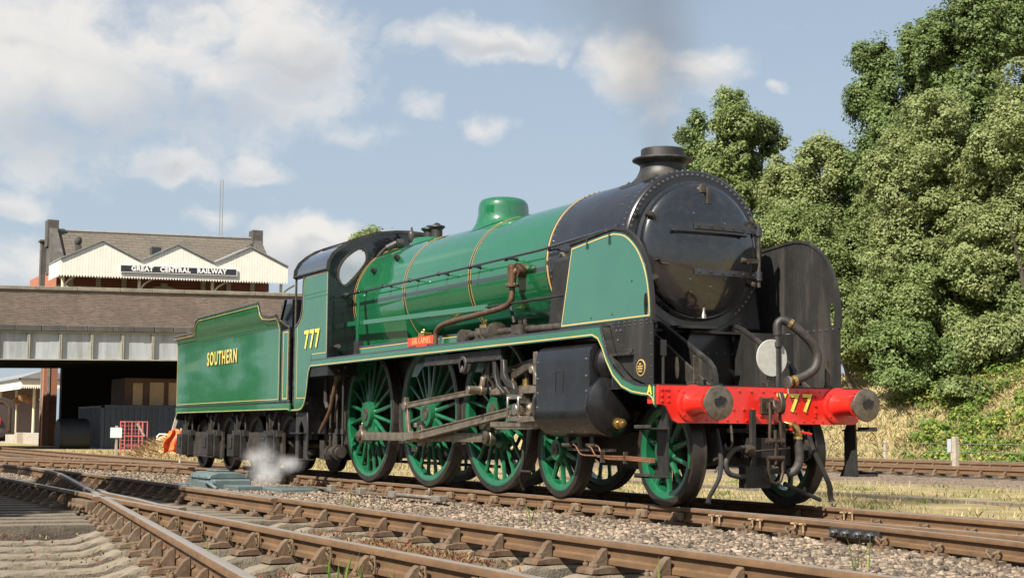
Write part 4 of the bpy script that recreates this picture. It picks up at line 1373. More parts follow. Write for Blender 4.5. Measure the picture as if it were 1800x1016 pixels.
for s_ in (-1, 1):
    ya, yb = (-1.302, -1.292) if s_ < 0 else (1.292, 1.302)
    cs = MB().prism(side, 'y', ya, yb).build('cab_side', 'green', cab)
    yo = ya - 0.003 if s_ < 0 else yb
    m = MB()
    m.rib([(-8.965, 1.95), (-8.965, 3.19), (-10.02, 3.19), (-10.065, 3.14), (-10.075, 3.08), (-10.08, 2.85), (-10.10, 2.67), (-10.17, 2.54), (-10.30, 2.445), (-10.36, 2.43), (-10.36, 1.27), (-9.93, 1.27)], 'y', yo, 0.010)
    m.rib([(-9.62, 1.95), (-8.965, 1.95)], 'y', yo, 0.010)
    m.rib([(-10.60, 1.085), (-10.25, 1.085), (-10.11, 1.105), (-10.0, 1.165), (-9.92, 1.27), (-9.87, 1.42), (-9.82, 1.60), (-9.78, 1.70), (-9.70, 1.772)], 'y', yo, 0.012)
    m.build('lining', 'lining', cs)
    m = MB()
    m.rib([(-10.02, 3.215), (-10.08, 3.17), (-10.10, 3.08), (-10.105, 2.85), (-10.13, 2.68), (-10.20, 2.56), (-10.32, 2.47), (-10.48, 2.43)], 'y', yo - 0.012 if s_ < 0 else yo, 0.03, 0.012)
    m.rib([(-8.932, 1.86), (-8.932, 3.215)], 'y', yo - 0.002, 0.03, 0.006)
    m.rib([(-9.66, 1.935), (-9.66, 1.862), (-8.95, 1.862)], 'y', yo, 0.012, 0.004)
    m.build('edge_beading', 'black_gloss', cs)
    m = MB()
    for x in np.arange(-10.0, -8.97, 0.1):
        for z in (2.905, 2.845):
            m.rivet((x + (0.05 if z < 2.9 else 0), yo, z), (0, s_, 0), 0.012)
    m.build('rivets', 'green', cs, kind='stuff')
    m = MB()
    m.tube([(-10.50, s_ * 1.29, 2.40), (-10.50, s_ * 1.29, 3.23)], 0.019, 10)
    m.tube([(-10.53, s_ * 1.29, 1.15), (-10.53, s_ * 1.29, 2.42)], 0.017, 8)
    m.build('grab_rail', 'oily', cab)
    m = MB()
    m.prism([(-10.6, 1.05), (-10.05, 1.05), (-10.02, 0.85), (-10.05, 0.35), (-10.0, 0.27), (-10.2, 0.27), (-10.2, 0.78), (-10.32, 0.92), (-10.45, 0.80), (-10.45, 0.30), (-10.6, 0.30)], 'y', s_ * 1.19, s_ * 1.22)
    m.box(-10.62, -10.0, s_ * 1.10, s_ * 1.32, 0.28, 0.30)
    m.box(-10.60, -10.05, s_ * 1.10, s_ * 1.32, 0.70, 0.72)
    m.build('cab_step', 'black_worn', cab, bevel=0.005)
text_obj('cab_number_shade', '777', 0.50, frame((-9.610, -1.3045, 2.175), (1, 0, 0), (0, 0, 1)), 'letter_shade', cab, ext=0.001, off=0.012, space=1.2, fit=(0.73, 0.30))
text_obj('cab_number', '777', 0.50, frame((-9.635, -1.3075, 2.190), (1, 0, 0), (0, 0, 1)), 'letter', cab, ext=0.001, off=0.012, space=1.2, fit=(0.72, 0.30))
m = MB()
for y in np.arange(-1.24, -0.95, 0.075):
    for z in (2.50, 2.44):
        m.rivet((-8.919, y, z), (1, 0, 0), 0.012)
for z in np.arange(1.95, 3.2, 0.08):
    m.rivet((-8.919, -1.265, z), (1, 0, 0), 0.010)
for y, z in ((-0.35, 3.72), (-0.2, 3.73)):
    m.rivet((-8.919, y, z), (1, 0, 0), 0.016)
m.build('rivets', 'black_gloss', cab, kind='stuff')
m = MB()
m.tube([(-8.92, -1.17, 2.04), (-8.80, -1.17, 2.04)], 0.022, 10)
m.tube([(-8.83, -1.17, 2.04), (-8.78, -1.17, 2.04)], 0.034, 10)
m.build('front_fitting', 'bright_steel', cab)
m = MB()
m.box(-10.4, -8.95, -1.28, 1.28, 1.60, 1.86)            # cab floor and backhead
m.prism([(-0.8, 1.86), (-0.85, 2.6), (-0.6, 3.2), (0, 3.45), (0.6, 3.2), (0.85, 2.6), (0.8, 1.86)], 'x', -9.35, -8.94)
m.box(-9.9, -9.3, -1.2, -0.85, 1.86, 2.35)
m.build('backhead', 'coal', cab)
MB().box(-8.96, -8.935, -1.28, 1.28, 1.6, 1.9).build('cab_front_plate', 'black_matt', cab)

# ================================================================== TENDER
TEN = thing('locomotive_tender', 'green bogie tender with yellow side lettering, coupled behind the engine cab', 'tender', (-14.4, 0, 0))
T0, T1 = -18.06, -11.25
sec = [(-1.30, 1.22), (-1.30, 2.46), (-1.315, 2.54), (-1.36, 2.62), (-1.40, 2.655)]


def coping(x):
    return float(np.interp(x, [-18.06, -16.6, -16.45, -16.36, -16.28, -16.1, -12.35, -12.22, -12.16, -12.10, -11.95, -11.6, -11.25],
                           [2.66, 2.66, 2.69, 2.77, 2.87, 2.925, 2.945, 2.95, 2.88, 2.78, 2.70, 2.67, 2.665]))


xs = [-18.06, -17.2, -16.6, -16.45, -16.36, -16.28, -16.1, -15, -14, -13, -12.35, -12.22, -12.16, -12.10, -11.95, -11.6, -11.25]
for s_ in (-1, 1):
    m = MB()
    vs, fs = [], []
    rows = 7
    for x in xs:
        zt = coping(x)
        prof = [(1.30, 1.22), (1.30, 2.0), (1.30, 2.47), (1.312, 2.54), (1.335, 2.60), (1.365, 2.66), (1.385 if zt < 2.7 else 1.40, zt)]
        for (y, z) in prof:
            vs.append((x, s_ * y, z))
    for i in range(len(xs) - 1):
        for j in range(rows - 1):
            a = i * rows + j
            fs.append((a, a + 1, a + rows + 1, a + rows))
    m.add(vs, fs)
    m.add([(x, y - s_ * 0.014, z) for x, y, z in vs], [f[::-1] for f in fs])      # inner skin
    o = m.build('side_sheet', 'green_tender', TEN, smooth=45)
    m = MB()
    m.tube([(x, s_ * (1.385 if coping(x) < 2.7 else 1.40), coping(x) + 0.004) for x in xs], 0.016, 8)
    m.tube([(T0, s_ * 1.306, 2.468), (T1, s_ * 1.306, 2.468)], 0.005, 4)
    m.build('coping_beading', 'black_gloss', o)
    m = MB()
    yl = s_ * 1.3065 - (0.003 if s_ < 0 else 0)
    m.rib([(T0 + 0.05, 2.44), (T0 + 0.05, 1.27), (T1 - 0.04, 1.27), (T1 - 0.04, 2.46)], 'y', yl, 0.010)
    m.tube([(x, s_ * (1.387 if coping(x) < 2.7 else 1.405), coping(x) - 0.055) for x in xs], 0.005, 6)
    m.tube([(T1 - 0.04, s_ * 1.308, 2.46), (T1 - 0.04, s_ * 1.345, 2.58), (T1 - 0.04, s_ * 1.387, 2.62)], 0.007, 6)
    m.build('lining', 'lining', o)
    m = MB()
    m.box(T0, T1 + 0.3, s_ * 1.29, s_ * 1.304, 1.205, 1.235)
    m.build('base_strip', 'black_matt', o)
    v = MB().prism([(T0 + 0.0, 1.20), (-10.66, 1.20), (-10.66, 1.06), (-10.72, 1.075), (-10.8, 1.09), (T0 + 0.16, 1.09), (T0 + 0.08, 1.06), (T0 + 0.0, 0.98)], 'y', s_ * 1.30 - 0.01, s_ * 1.30 + 0.01).build('valance', 'green_tender', TEN)
    yv = s_ * 1.3105 - (0.003 if s_ < 0 else 0)
    MB().rib([(T0 + 0.02, 1.02), (T0 + 0.10, 1.085), (T0 + 0.17, 1.105), (-10.8, 1.105), (-10.70, 1.09)], 'y', yv, 0.010).build('lining', 'lining', v)
    # front lower panel with its own lining
    m = MB()
    m.prism([(T1 + 0.05, 1.22), (T1 + 0.05, 2.40), (-10.72, 2.43), (-10.72, 1.22)], 'y', s_ * 1.285 - 0.008, s_ * 1.285 + 0.008)
    fp = m.build('front_pillar', 'black_gloss', TEN)
    yp = s_ * 1.2965 - (0.003 if s_ < 0 else 0)
    MB().box(-11.10, -10.82, yp, yp + 0.003, 1.25, 2.39).build('green_panel', 'green_tender', fp)
    MB().rib([(-11.08, 1.275), (-11.08, 2.37), (-10.84, 2.37), (-10.84, 1.275)], 'y', yp - (0.003 if s_ < 0 else -0.003), 0.014, closed=True).build('lining', 'lining', fp)
    m = MB()
    m.tube([(-10.74, s_ * 1.31, 1.25), (-10.74, s_ * 1.31, 2.45)], 0.017, 8)
    m.tube(spline([(-10.74, s_ * 1.30, 2.43), (-11.0, s_ * 1.33, 2.52), (-11.25, s_ * 1.36, 2.62)], 4), 0.02, 8)
    m.build('grab_rail', 'oily', TEN)
text_obj('tender_lettering_shade', 'SOUTHERN', 0.46, frame((-14.715, -1.3065, 2.095), (1, 0, 0), (0, 0, 1)), 'letter_shade', TEN, ext=0.001, off=0.012, space=1.25, fit=(2.0, 0.265))
text_obj('tender_lettering', 'SOUTHERN', 0.46, frame((-14.74, -1.3095, 2.11), (1, 0, 0), (0, 0, 1)), 'letter_dull', TEN, ext=0.001, off=0.012, space=1.25, fit=(2.0, 0.265))
m = MB()
m.box(T0, T0 + 0.012, -1.30, 1.30, 1.0, 2.64)
m.box(T0, -10.75, -1.29, 1.29, 1.19, 1.225)
m.box(T0 + 0.1, -12.1, -1.29, 1.29, 2.40, 2.46)
m.box(-12.0, -11.9, -1.25, 1.25, 1.2, 2.6)
m.box(T0 + 0.1, -10.7, -0.66, -0.63, 0.7, 1.2)
m.box(T0 + 0.1, -10.7, 0.63, 0.66, 0.7, 1.2)
m.build('tank', 'black_matt', TEN)
m = MB()
m.box(-11.85, -11.25, -1.1, -0.65, 2.3, 2.95)
m.box(-11.85, -11.25, 0.4, 1.1, 2.3, 2.88)
m.tube([(-11.5, -0.55, 2.5), (-11.5, -0.55, 3.25)], 0.012, 6)
m.bar((-11.7, -1.15, 2.62), (-11.3, -1.2, 2.95), 0.04, 0.06)
m.build('locker', 'black_gloss', TEN, bevel=0.03)
m = MB()
for k in range(140):
    x, y = random.uniform(-16.0, -12.2), random.uniform(-1.1, 1.1)
    z = 2.5 + 0.28 * (1 - (y / 1.2) ** 2) + random.uniform(-0.05, 0.03)
    r = random.uniform(0.06, 0.13)
    M_ = Matrix.Translation((x, y, z)) @ Matrix.Rotation(random.uniform(0, 6), 4, 'Z') @ Matrix.Rotation(random.uniform(0, 6), 4, 'X')
    m.cbox((0, 0, 0), (r * 2, r * 1.5, r * 1.3), M_)
m.build('coal', 'coal', TEN, bevel=0.02, kind='stuff')
AX = (-17.72, -15.80, -14.05, -12.10)
for i, X in enumerate(AX):
    for s_ in (-1, 1):
        m = MB()
        yo, yi = s_ * 0.815, s_ * 0.695
        c = (X, 0, 0.505)
        m.lathe([(0.02, yi), (0.505, yi), (0.505, yo), (0.44, yo), (0.42, yo - s_ * 0.05), (0.15, yo - s_ * 0.05), (0.12, yo + s_ * 0.04), (0.02, yo + s_ * 0.04)], c, 'y', 48, caps=False)
        m.lathe([(0.45, yi - s_ * 0.02), (0.53, yi - s_ * 0.015), (0.535, yi), (0.50, yi + s_ * 0.01)], c, 'y', 48)
        m.build('tender_wheel', 'tyre', TEN, smooth=40)
        # axle box, horn guide and spring hanger
        y = s_ * 1.12
        m = MB()
        m.box(X - 0.25, X + 0.25, y - 0.07, y + 0.07, 0.25, 0.74)
        m.box(X - 0.20, X + 0.20, min(y + s_ * 0.07, y + s_ * 0.19), max(y + s_ * 0.07, y + s_ * 0.19), 0.28, 0.68)
        m.box(X - 0.09, X + 0.12, min(y + s_ * 0.19, y + s_ * 0.215), max(y + s_ * 0.19, y + s_ * 0.215), 0.42, 0.63)
        m.box(X - 0.12, X + 0.12, y - 0.06, y + 0.1, 0.72, 0.76)
        ab = m.build('axle_box', 'black_matt', TEN, bevel=0.012)
        m = MB()
        m.prism([(X - 0.26, 1.02), (X + 0.26, 1.02), (X + 0.06, 0.82), (X - 0.06, 0.82)], 'y', y - 0.03, y + 0.05)
        m.box(X - 0.035, X + 0.035, y + s_ * 0.05 - 0.02, y + s_ * 0.05 + 0.03, 0.74, 1.05)
        for dx in (-0.33, 0.33):
            m.tube([(X + dx, y, 0.62), (X + dx, y, 1.06)], 0.022, 8)
            m.cbox((X + dx, y, 1.05), (0.09, 0.12, 0.08))
            m.cbox((X + dx, y, 0.70), (0.08, 0.10, 0.10))
        m.build('spring_hanger', 'frame_dirt', TEN)
    MB().tube([(X, -0.8, 0.505), (X, 0.8, 0.505)], 0.08, 12).build('axle', 'oily', TEN)
for a, b in ((AX[0], AX[1]), (AX[2], AX[3])):
    for s_ in (-1, 1):
        m = MB()
        y = s_ * 1.05
        m.prism([(a - 0.42, 0.24), (a - 0.42, 0.72), (b + 0.42, 0.72), (b + 0.42, 0.24), (b + 0.24, 0.20), (b - 0.24, 0.22), ((a + b) / 2 + 0.3, 0.24), ((a + b) / 2 - 0.3, 0.24), (a + 0.24, 0.22), (a - 0.24, 0.2)], 'y', y - 0.02, y + 0.02)
        bf = m.build('bogie_frame', 'frame_dirt', TEN)
        m = MB()
        for x in np.arange(a - 0.34, b + 0.4, 0.11):
            m.rivet((x, y + s_ * 0.021, 0.29), (0, s_, 0), 0.016)
        for x in (a + 0.28, b - 0.28):
            for z in np.arange(0.3, 0.7, 0.07):
                m.rivet((x, y + s_ * 0.021, z), (0, s_, 0), 0.016)
        m.build('rivets', 'frame_dirt', bf, kind='stuff')
m = MB()
m.box(-18.06, -18.03, -1.29, 1.29, 0.95, 1.2)
m.build('rear_buffer_beam', 'black_matt', TEN)
for y in (-0.9, 0.9):
    m = MB()
    m.lathe([(0.2, -18.06), (0.13, -18.12), (0.12, -18.4), (0.08, -18.4), (0.08, -18.5), (0.18, -18.52), (0.18, -18.54), (0.001, -18.55)], (0, y, 1.05), 'x', 24, caps=False)
    m.build('rear_buffer', 'black_matt', TEN, smooth=35)
m = MB()
m.box(-10.7, -10.3, -0.5, 0.5, 0.75, 0.95)
m.tube([(-10.75, -1.0, 0.35), (-10.5, -1.05, 0.40), (-10.3, -1.0, 0.40)], 0.04, 8)
m.build('drag_box', 'frame_dirt', TEN)
# ================================================================== GROUND AND TRACKS
def two_tone_by_normal(name, side, top):
    """rail steel: rusty flanks, worn running surface on top"""
    m = bpy.data.materials.new(name)
    m.use_nodes = True
    N = NT(m.node_tree)
    b = m.node_tree.nodes['Principled BSDF']
    g = N.n('ShaderNodeNewGeometry')
    mp = N.n('ShaderNodeMapping')
    mp.inputs['Scale'].default_value = (1.0, 6.0, 3.0)
    N.l(g.outputs['Position'], mp.inputs[0])
    n1 = N.noise(mp.outputs[0], 3.0, 8, 0.7)
    n2 = N.noise(g.outputs['Position'], 30.0, 5, 0.6)
    c1 = N.ramp(n1, [(0.3, sc(side, 0.55)), (0.5, side), (0.72, sc(side, 1.45))])
    c1 = N.mix(N.ramp(n2, [(0.4, (0, 0, 0)), (0.75, (0.6, 0.6, 0.6))]), c1, (0.085, 0.060, 0.036))
    s_ = N.n('ShaderNodeSeparateXYZ')
    N.l(g.outputs['Normal'], s_.inputs[0])
    f = N.ramp(s_.outputs[2], [(0.90, (0, 0, 0)), (0.97, (1, 1, 1))])
    c2 = N.mix(n1, sc(top, 0.7), sc(top, 1.25))
    N.l(N.mix(f, c1, c2), b.inputs['Base Color'])
    N.l(N.ramp(f, [(0, (0.78,) * 3), (1, (0.42,) * 3)]), b.inputs['Roughness'])
    N.l(N.ramp(f, [(0, (0.0,) * 3), (1, (0.55,) * 3)]), b.inputs['Metallic'])
    bp = N.n('ShaderNodeBump')
    bp.inputs['Strength'].default_value = 0.35
    bp.inputs['Distance'].default_value = 0.004
    N.l(n2, bp.inputs['Height'])
    N.l(bp.outputs[0], b.inputs['Normal'])
    MATS[name] = m


two_tone_by_normal('rail_steel', (0.125, 0.068, 0.031), (0.36, 0.31, 0.26))
pm('chair_rust', (0.105, 0.060, 0.032), 0.82, var=0.45, scale=6, col2=(0.13, 0.105, 0.072), amt=0.45, bump=0.4, bscale=50)
pm('block_pale', (0.34, 0.24, 0.14), 0.7, var=0.25, scale=12)
pm('key_wood', (0.15, 0.105, 0.062), 0.8, var=0.4, scale=14, bump=0.3, bscale=60)
pm('spring_key', (0.20, 0.14, 0.085), 0.5, metal=0.5, var=0.3, scale=20)
pm('timber', (0.150, 0.125, 0.092), 0.9, var=0.45, scale=9, col2=(0.055, 0.045, 0.033), amt=0.42, bump=1.0, bscale=45)
pm('timber_dark', (0.062, 0.050, 0.036), 0.88, var=0.4, scale=5, col2=(0.12, 0.095, 0.065), amt=0.35, bump=0.7, bscale=35)
pm('sleeper_concrete', (0.215, 0.182, 0.135), 0.92, var=0.4, scale=9, col2=(0.080, 0.064, 0.042), amt=0.40, bump=1.0, bscale=70)
pm('ballast_stone', (0.185, 0.142, 0.103), 0.92, var=0.32, scale=1.6, island=1.4, col2=(0.070, 0.054, 0.038), amt=0.40)
pm('motor_paint', (0.085, 0.116, 0.118), 0.55, var=0.18, scale=7, col2=(0.10, 0.12, 0.11), amt=0.3)
pm('signal_metal', (0.20, 0.185, 0.16), 0.6, metal=0.3, var=0.3, scale=9, col2=(0.16, 0.085, 0.045), amt=0.4)

for nm, top in (('sleeper_concrete', (0.225, 0.190, 0.140)), ('timber', (0.155, 0.130, 0.096))):       # sun on the tops, shade on the sides, painted into the colour by normal
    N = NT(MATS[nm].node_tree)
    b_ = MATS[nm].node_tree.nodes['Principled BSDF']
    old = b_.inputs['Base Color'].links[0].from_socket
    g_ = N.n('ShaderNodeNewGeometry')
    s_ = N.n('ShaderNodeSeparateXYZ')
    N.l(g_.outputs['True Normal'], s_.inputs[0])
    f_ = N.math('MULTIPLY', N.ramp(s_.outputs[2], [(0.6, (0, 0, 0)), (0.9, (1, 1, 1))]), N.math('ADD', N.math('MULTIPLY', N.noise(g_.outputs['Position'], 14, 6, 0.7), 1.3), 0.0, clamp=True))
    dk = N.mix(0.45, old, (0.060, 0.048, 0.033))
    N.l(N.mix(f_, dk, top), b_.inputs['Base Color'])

# ground: one sheet to the horizon; ballast near the tracks, dry grass beyond
gm = bpy.data.materials.new('ground_mix')
gm.use_nodes = True
N = NT(gm.node_tree)
gb = gm.node_tree.nodes['Principled BSDF']
pos = N.n('ShaderNodeNewGeometry').outputs['Position']
sp_ = N.n('ShaderNodeSeparateXYZ')
N.l(pos, sp_.inputs[0])
wob = N.math('MULTIPLY', N.math('SUBTRACT', N.noise(pos, 0.55, 5, 0.6), 0.5), 3.0)
yy = N.math('ADD', sp_.outputs[1], wob)
vo = N.n('ShaderNodeTexVoronoi')
N.l(pos, vo.inputs['Vector'])
vo.inputs['Scale'].default_value = 19.0
stone = N.ramp(vo.outputs['Color'], [(0.1, (0.16, 0.118, 0.085)), (0.5, (0.31, 0.235, 0.175)), (0.9, (0.42, 0.34, 0.27))])
stone = N.mix(N.ramp(vo.outputs['Distance'], [(0.25, (0, 0, 0)), (0.6, (0.75, 0.75, 0.75))]), stone, (0.07, 0.05, 0.036))
oil = N.ramp(N.noise(pos, 0.8, 6, 0.65), [(0.52, (0, 0, 0)), (0.7, (0.7, 0.7, 0.7))])
stone = N.mix(oil, stone, (0.085, 0.066, 0.048))
f0 = N.n('ShaderNodeMapRange')                          # dirty fines under the old turnout
N.l(yy, f0.inputs[0])
f0.inputs[1].default_value = -4.0
f0.inputs[2].default_value = -5.0
f0.inputs[3].default_value = 0.0
f0.inputs[4].default_value = 0.8
stone = N.mix(f0.outputs[0], stone, (0.055, 0.043, 0.031))
ng = N.noise(pos, 1.1, 7, 0.68)
grass = N.ramp(ng, [(0.30, (0.10, 0.115, 0.035)), (0.44, (0.24, 0.20, 0.09)), (0.58, (0.40, 0.315, 0.165)), (0.72, (0.50, 0.42, 0.25))])
grass = N.mix(N.ramp(N.noise(pos, 26, 4, 0.7), [(0.3, (0, 0, 0)), (0.8, (0.7, 0.7, 0.7))]), grass, sc((0.30, 0.25, 0.14), 1.0))
f1 = N.n('ShaderNodeMapRange')
N.l(yy, f1.inputs[0])
f1.inputs[1].default_value = 1.8
f1.inputs[2].default_value = 3.0
f2 = N.n('ShaderNodeMapRange')
N.l(yy, f2.inputs[0])
f2.inputs[1].default_value = 11.5
f2.inputs[2].default_value = 13.0
f3 = N.n('ShaderNodeMapRange')
N.l(yy, f3.inputs[0])
f3.inputs[1].default_value = 23.5
f3.inputs[2].default_value = 24.5
mask = N.math('ADD', N.math('SUBTRACT', f1.outputs[0], f2.outputs[0]), f3.outputs[0], clamp=True)
N.l(N.mix(mask, stone, grass), gb.inputs['Base Color'])
gb.inputs['Roughness'].default_value = 0.95
gb.inputs['Specular IOR Level'].default_value = 0.2
bp = N.n('ShaderNodeBump')
bp.inputs['Strength'].default_value = 1.0
bp.inputs['Distance'].default_value = 0.03
hmix = N.mix(mask, vo.outputs['Distance'], N.noise(pos, 40, 4, 0.7))
N.l(hmix, bp.inputs['Height'])
N.l(bp.outputs[0], gb.inputs['Normal'])
MATS['ground_mix'] = gm


def gz(x, y):
    """ground level: ballast shoulder to each track, a little lower on the grass"""
    a = np.interp(y, [-60, -9.8, -8.6, -4.1, -3.7, -2.0, -1.4, 1.6, 2.4, 5, 12.5, 14.2, 24, 26, 2000], [-0.5, -0.30, -0.26, -0.26, -0.165, -0.20, -0.195, -0.195, -0.24, -0.27, -0.27, -0.22, -0.22, -0.35, -0.35])
    # beyond the tender the other track lies level with this one
    b = np.interp(y, [-60, -9.5, -7.2, -2.0, 24, 26, 2000], [-0.5, -0.3, -0.19, -0.19, -0.22, -0.35, -0.35])
    t = np.clip((x + 30) / 12, 0, 1)
    return a * t + b * (1 - t)


gx = np.concatenate([[-2500, -800, -300, -150, -110], np.arange(-90, -20, 2.0), np.arange(-20, 12, 0.35), [13, 16, 20, 30, 60, 150, 400, 2500]])
gy = np.concatenate([[-2500, -800, -250, -100, -60, -40, -25, -16, -12], np.arange(-10, 3.2, 0.3), np.arange(3.5, 30, 1.2), [35, 45, 60, 100, 250, 800, 2500]])
X_, Y_ = np.meshgrid(gx, gy, indexing='ij')
Z_ = gz(X_, Y_)
near = (np.abs(X_) < 60) & (np.abs(Y_) < 28)
Z_ = Z_ + near * rng.normal(0, 0.012, Z_.shape)
nx, ny = len(gx), len(gy)
gv = np.stack([X_, Y_, Z_], -1).reshape(-1, 3)
gf = [(i * ny + j, (i + 1) * ny + j, (i + 1) * ny + j + 1, i * ny + j + 1) for i in range(nx - 1) for j in range(ny - 1)]
g = MB()
g.v = [tuple(p) for p in gv]
g.f = gf
g.build('ground', 'ground_mix', kind='structure', smooth=60, flip=False)

HEAD = [(-0.036, -0.012), (-0.030, -0.002), (-0.018, 0.0), (0.018, 0.0), (0.030, -0.002), (0.036, -0.012), (0.036, -0.038), (0.011, -0.052), (0.010, -0.10), (0.032, -0.112), (0.034, -0.14), (0.028, -0.146),
        (-0.028, -0.146), (-0.034, -0.14), (-0.032, -0.112), (-0.010, -0.10), (-0.011, -0.052), (-0.036, -0.038)]


def rail(parent, pts, z=0.0, name='rail'):
    P = [Vector((p[0], p[1], 0)) for p in pts]
    n = len(HEAD)
    vs, fs = [], []
    for i, p in enumerate(P):
        t = (P[min(i + 1, len(P) - 1)] - P[max(i - 1, 0)]).normalized()
        s_ = Vector((-t.y, t.x, 0))
        for a, b in HEAD:
            q = p + s_ * a
            vs.append((q.x, q.y, z + b))
    for i in range(len(P) - 1):
        for j in range(n):
            fs.append((i * n + j, i * n + (j + 1) % n, (i + 1) * n + (j + 1) % n, (i + 1) * n + j))
    fs += [list(range(n)), list(range((len(P) - 1) * n, len(P) * n))[::-1]]
    return MB().add(vs, fs).build(name, 'rail_steel', parent, smooth=35)


def line(x0, x1, f, n=40):
    return [(x, f(x)) for x in np.linspace(x0, x1, n)]


def mesh_part(name, mb, mat, bevel=0.0):
    """a mesh built once at the origin, to be shared by many alike parts"""
    o = mb.build(name, mat, bevel=bevel)
    C.objects.unlink(o)
    return o


def put(proto, parent, loc, rz=0.0, sc_=(1, 1, 1)):
    o = bpy.data.objects.new(proto.name.split('.')[0], proto.data)
    o.location = loc
    o.rotation_euler = (0, 0, rz)
    o.scale = sc_
    C.objects.link(o)
    o.parent = parent
    if parent.type == 'EMPTY' and parent.name in LOCS:
        o.matrix_parent_inverse = LOCS[parent.name].inverted()
    return o


# cast chair: base, jaws either side of the rail, chair screws (origin at the rail foot centre, x along the rail)
m = MB()
m.prism([(-0.20, -0.046), (0.20, -0.046), (0.185, -0.012), (0.10, 0.0), (-0.10, 0.0), (-0.185, -0.012)], 'x', -0.10, 0.10)
for s_ in (-1, 1):
    m.prism([(s_ * 0.038, -0.005), (s_ * 0.155, -0.008), (s_ * 0.12, 0.03), (s_ * 0.082, 0.085), (s_ * 0.050, 0.105), (s_ * 0.038, 0.095)], 'x', -0.028, 0.028)
    for dx in (-0.062, 0.062):
        m.tube([(dx, s_ * 0.145, -0.02), (dx, s_ * 0.145, 0.018)], 0.020, 6)
        m.tube([(dx, s_ * 0.145, 0.014), (dx, s_ * 0.145, 0.032)], 0.013, 6)
CHAIR = mesh_part('rail_chair', m, 'chair_rust', 0.006)
m = MB()
m.box(-0.085, 0.085, -0.083, -0.034, 0.012, 0.095)
KEY = mesh_part('key', m, 'key_wood', 0.008)
m = MB()
pts = [(0.035 * math.sin(k * 0.9), -0.052 - 0.012 * math.cos(k * 1.8), 0.022 + 0.010 * k) for k in range(9)]
m.tube([(0.05, -0.055, 0.02), (0.075, -0.06, 0.035), (0.075, -0.06, 0.055), (0.045, -0.058, 0.062), (0.035, -0.058, 0.078), (0.06, -0.06, 0.095), (0.085, -0.06, 0.09)], 0.008, 6)
m.tube([(0.03, -0.05, 0.012), (0.095, -0.052, 0.012), (0.105, -0.052, 0.055), (0.09, -0.052, 0.10), (0.03, -0.05, 0.10)], 0.007, 6)
SKEY = mesh_part('spring_key', m, 'spring_key')
# pressed-steel clip fastening on the newer rail
m = MB()
m.prism([(-0.17, -0.046), (0.17, -0.046), (0.14, -0.015), (0.06, 0.0), (-0.06, 0.0), (-0.14, -0.015)], 'x', -0.09, 0.09)
for s_ in (-1, 1):
    m.tube([(-0.05, s_ * 0.045, 0.045), (-0.06, s_ * 0.075, 0.065), (-0.035, s_ * 0.10, 0.05), (0.0, s_ * 0.085, 0.012), (0.035, s_ * 0.10, 0.05), (0.06, s_ * 0.075, 0.065), (0.05, s_ * 0.045, 0.045)], 0.012, 6)
    m.tube([(0.075, s_ * 0.13, -0.03), (0.075, s_ * 0.13, 0.02)], 0.022, 6)
    m.tube([(-0.075, s_ * 0.13, -0.03), (-0.075, s_ * 0.13, 0.02)], 0.022, 6)
CLIP = mesh_part('rail_clip', m, 'chair_rust', 0.0)


def sleeper_mesh(L, W, H, hump=0.0, seats=()):
    """sleeper across the track; top at z=0, optional raised rail seats"""
    ys = np.linspace(-L / 2, L / 2, 40 if hump else 14)
    vs, fs = [], []
    for y in ys:
        h = -hump
        for s_ in seats:
            h += hump * 1.0 / (1 + math.exp((abs(y - s_) - 0.30) / 0.05))
        h = min(h, 0.0)
        jw = W / 2
        for a, z in ((-jw, -H), (jw, -H), (jw, h - 0.022), (jw * 0.84, h), (-jw * 0.84, h), (-jw, h - 0.022)):
            vs.append((a + random.uniform(-0.008, 0.008), y, z + random.uniform(-0.006, 0.006)))
    k = 6
    for i in range(len(ys) - 1):
        for j in range(k):
            fs.append((i * k + j, i * k + (j + 1) % k, (i + 1) * k + (j + 1) % k, (i + 1) * k + j))
    fs += [list(range(k)), list(range((len(ys) - 1) * k, len(ys) * k))[::-1]]
    return MB().add(vs, fs)


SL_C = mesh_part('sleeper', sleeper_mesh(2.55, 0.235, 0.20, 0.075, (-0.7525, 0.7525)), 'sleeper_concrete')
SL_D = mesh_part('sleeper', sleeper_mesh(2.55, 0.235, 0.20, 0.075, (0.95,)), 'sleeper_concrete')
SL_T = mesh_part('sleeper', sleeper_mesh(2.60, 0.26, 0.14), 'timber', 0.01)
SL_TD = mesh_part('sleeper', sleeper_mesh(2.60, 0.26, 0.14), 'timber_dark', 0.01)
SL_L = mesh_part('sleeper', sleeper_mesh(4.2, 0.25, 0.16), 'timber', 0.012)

# ---- the engine's own track, with points starting in front of it and a curve away behind the tender
TRK = thing('railway_track', 'rusty track under the green engine, wooden keys in its chairs', 'railway track', (-4, 0, 0), group='rail tracks')
cv_front = lambda s_: (lambda x: s_ * 0.7525 - (0.0155 * max(0.0, x - 0.5) ** 2 + (0.012 * (x - 0.5) if x > 0.5 else 0)))
cv_rear = lambda s_: (lambda x: s_ * 0.7525 - 0.0165 * max(0.0, -15.0 - x) ** 2 * (1 if x > -27 else 0) - (0.0165 * 144 + 0.396 * (-27 - x) if x <= -27 else 0))
rail(TRK, line(-15, 24, lambda x: -0.7525, 20))
rail(TRK, line(-15, 24, lambda x: 0.7525, 20))
rail(TRK, line(-15, -90, lambda x: -0.7525 - 0.0, 20))
rail(TRK, line(-15, -90, lambda x: 0.7525, 20))
rail(TRK, line(0.9, 16, lambda x: cv_front(-1)(x) - 0.075, 30), name='curved_rail')
rail(TRK, line(1.2, 16, lambda x: cv_front(1)(x) - 0.078, 30), name='curved_rail')
rail(TRK, line(-16.0, -60, lambda x: cv_rear(-1)(x) - 0.075, 40), name='curved_rail')
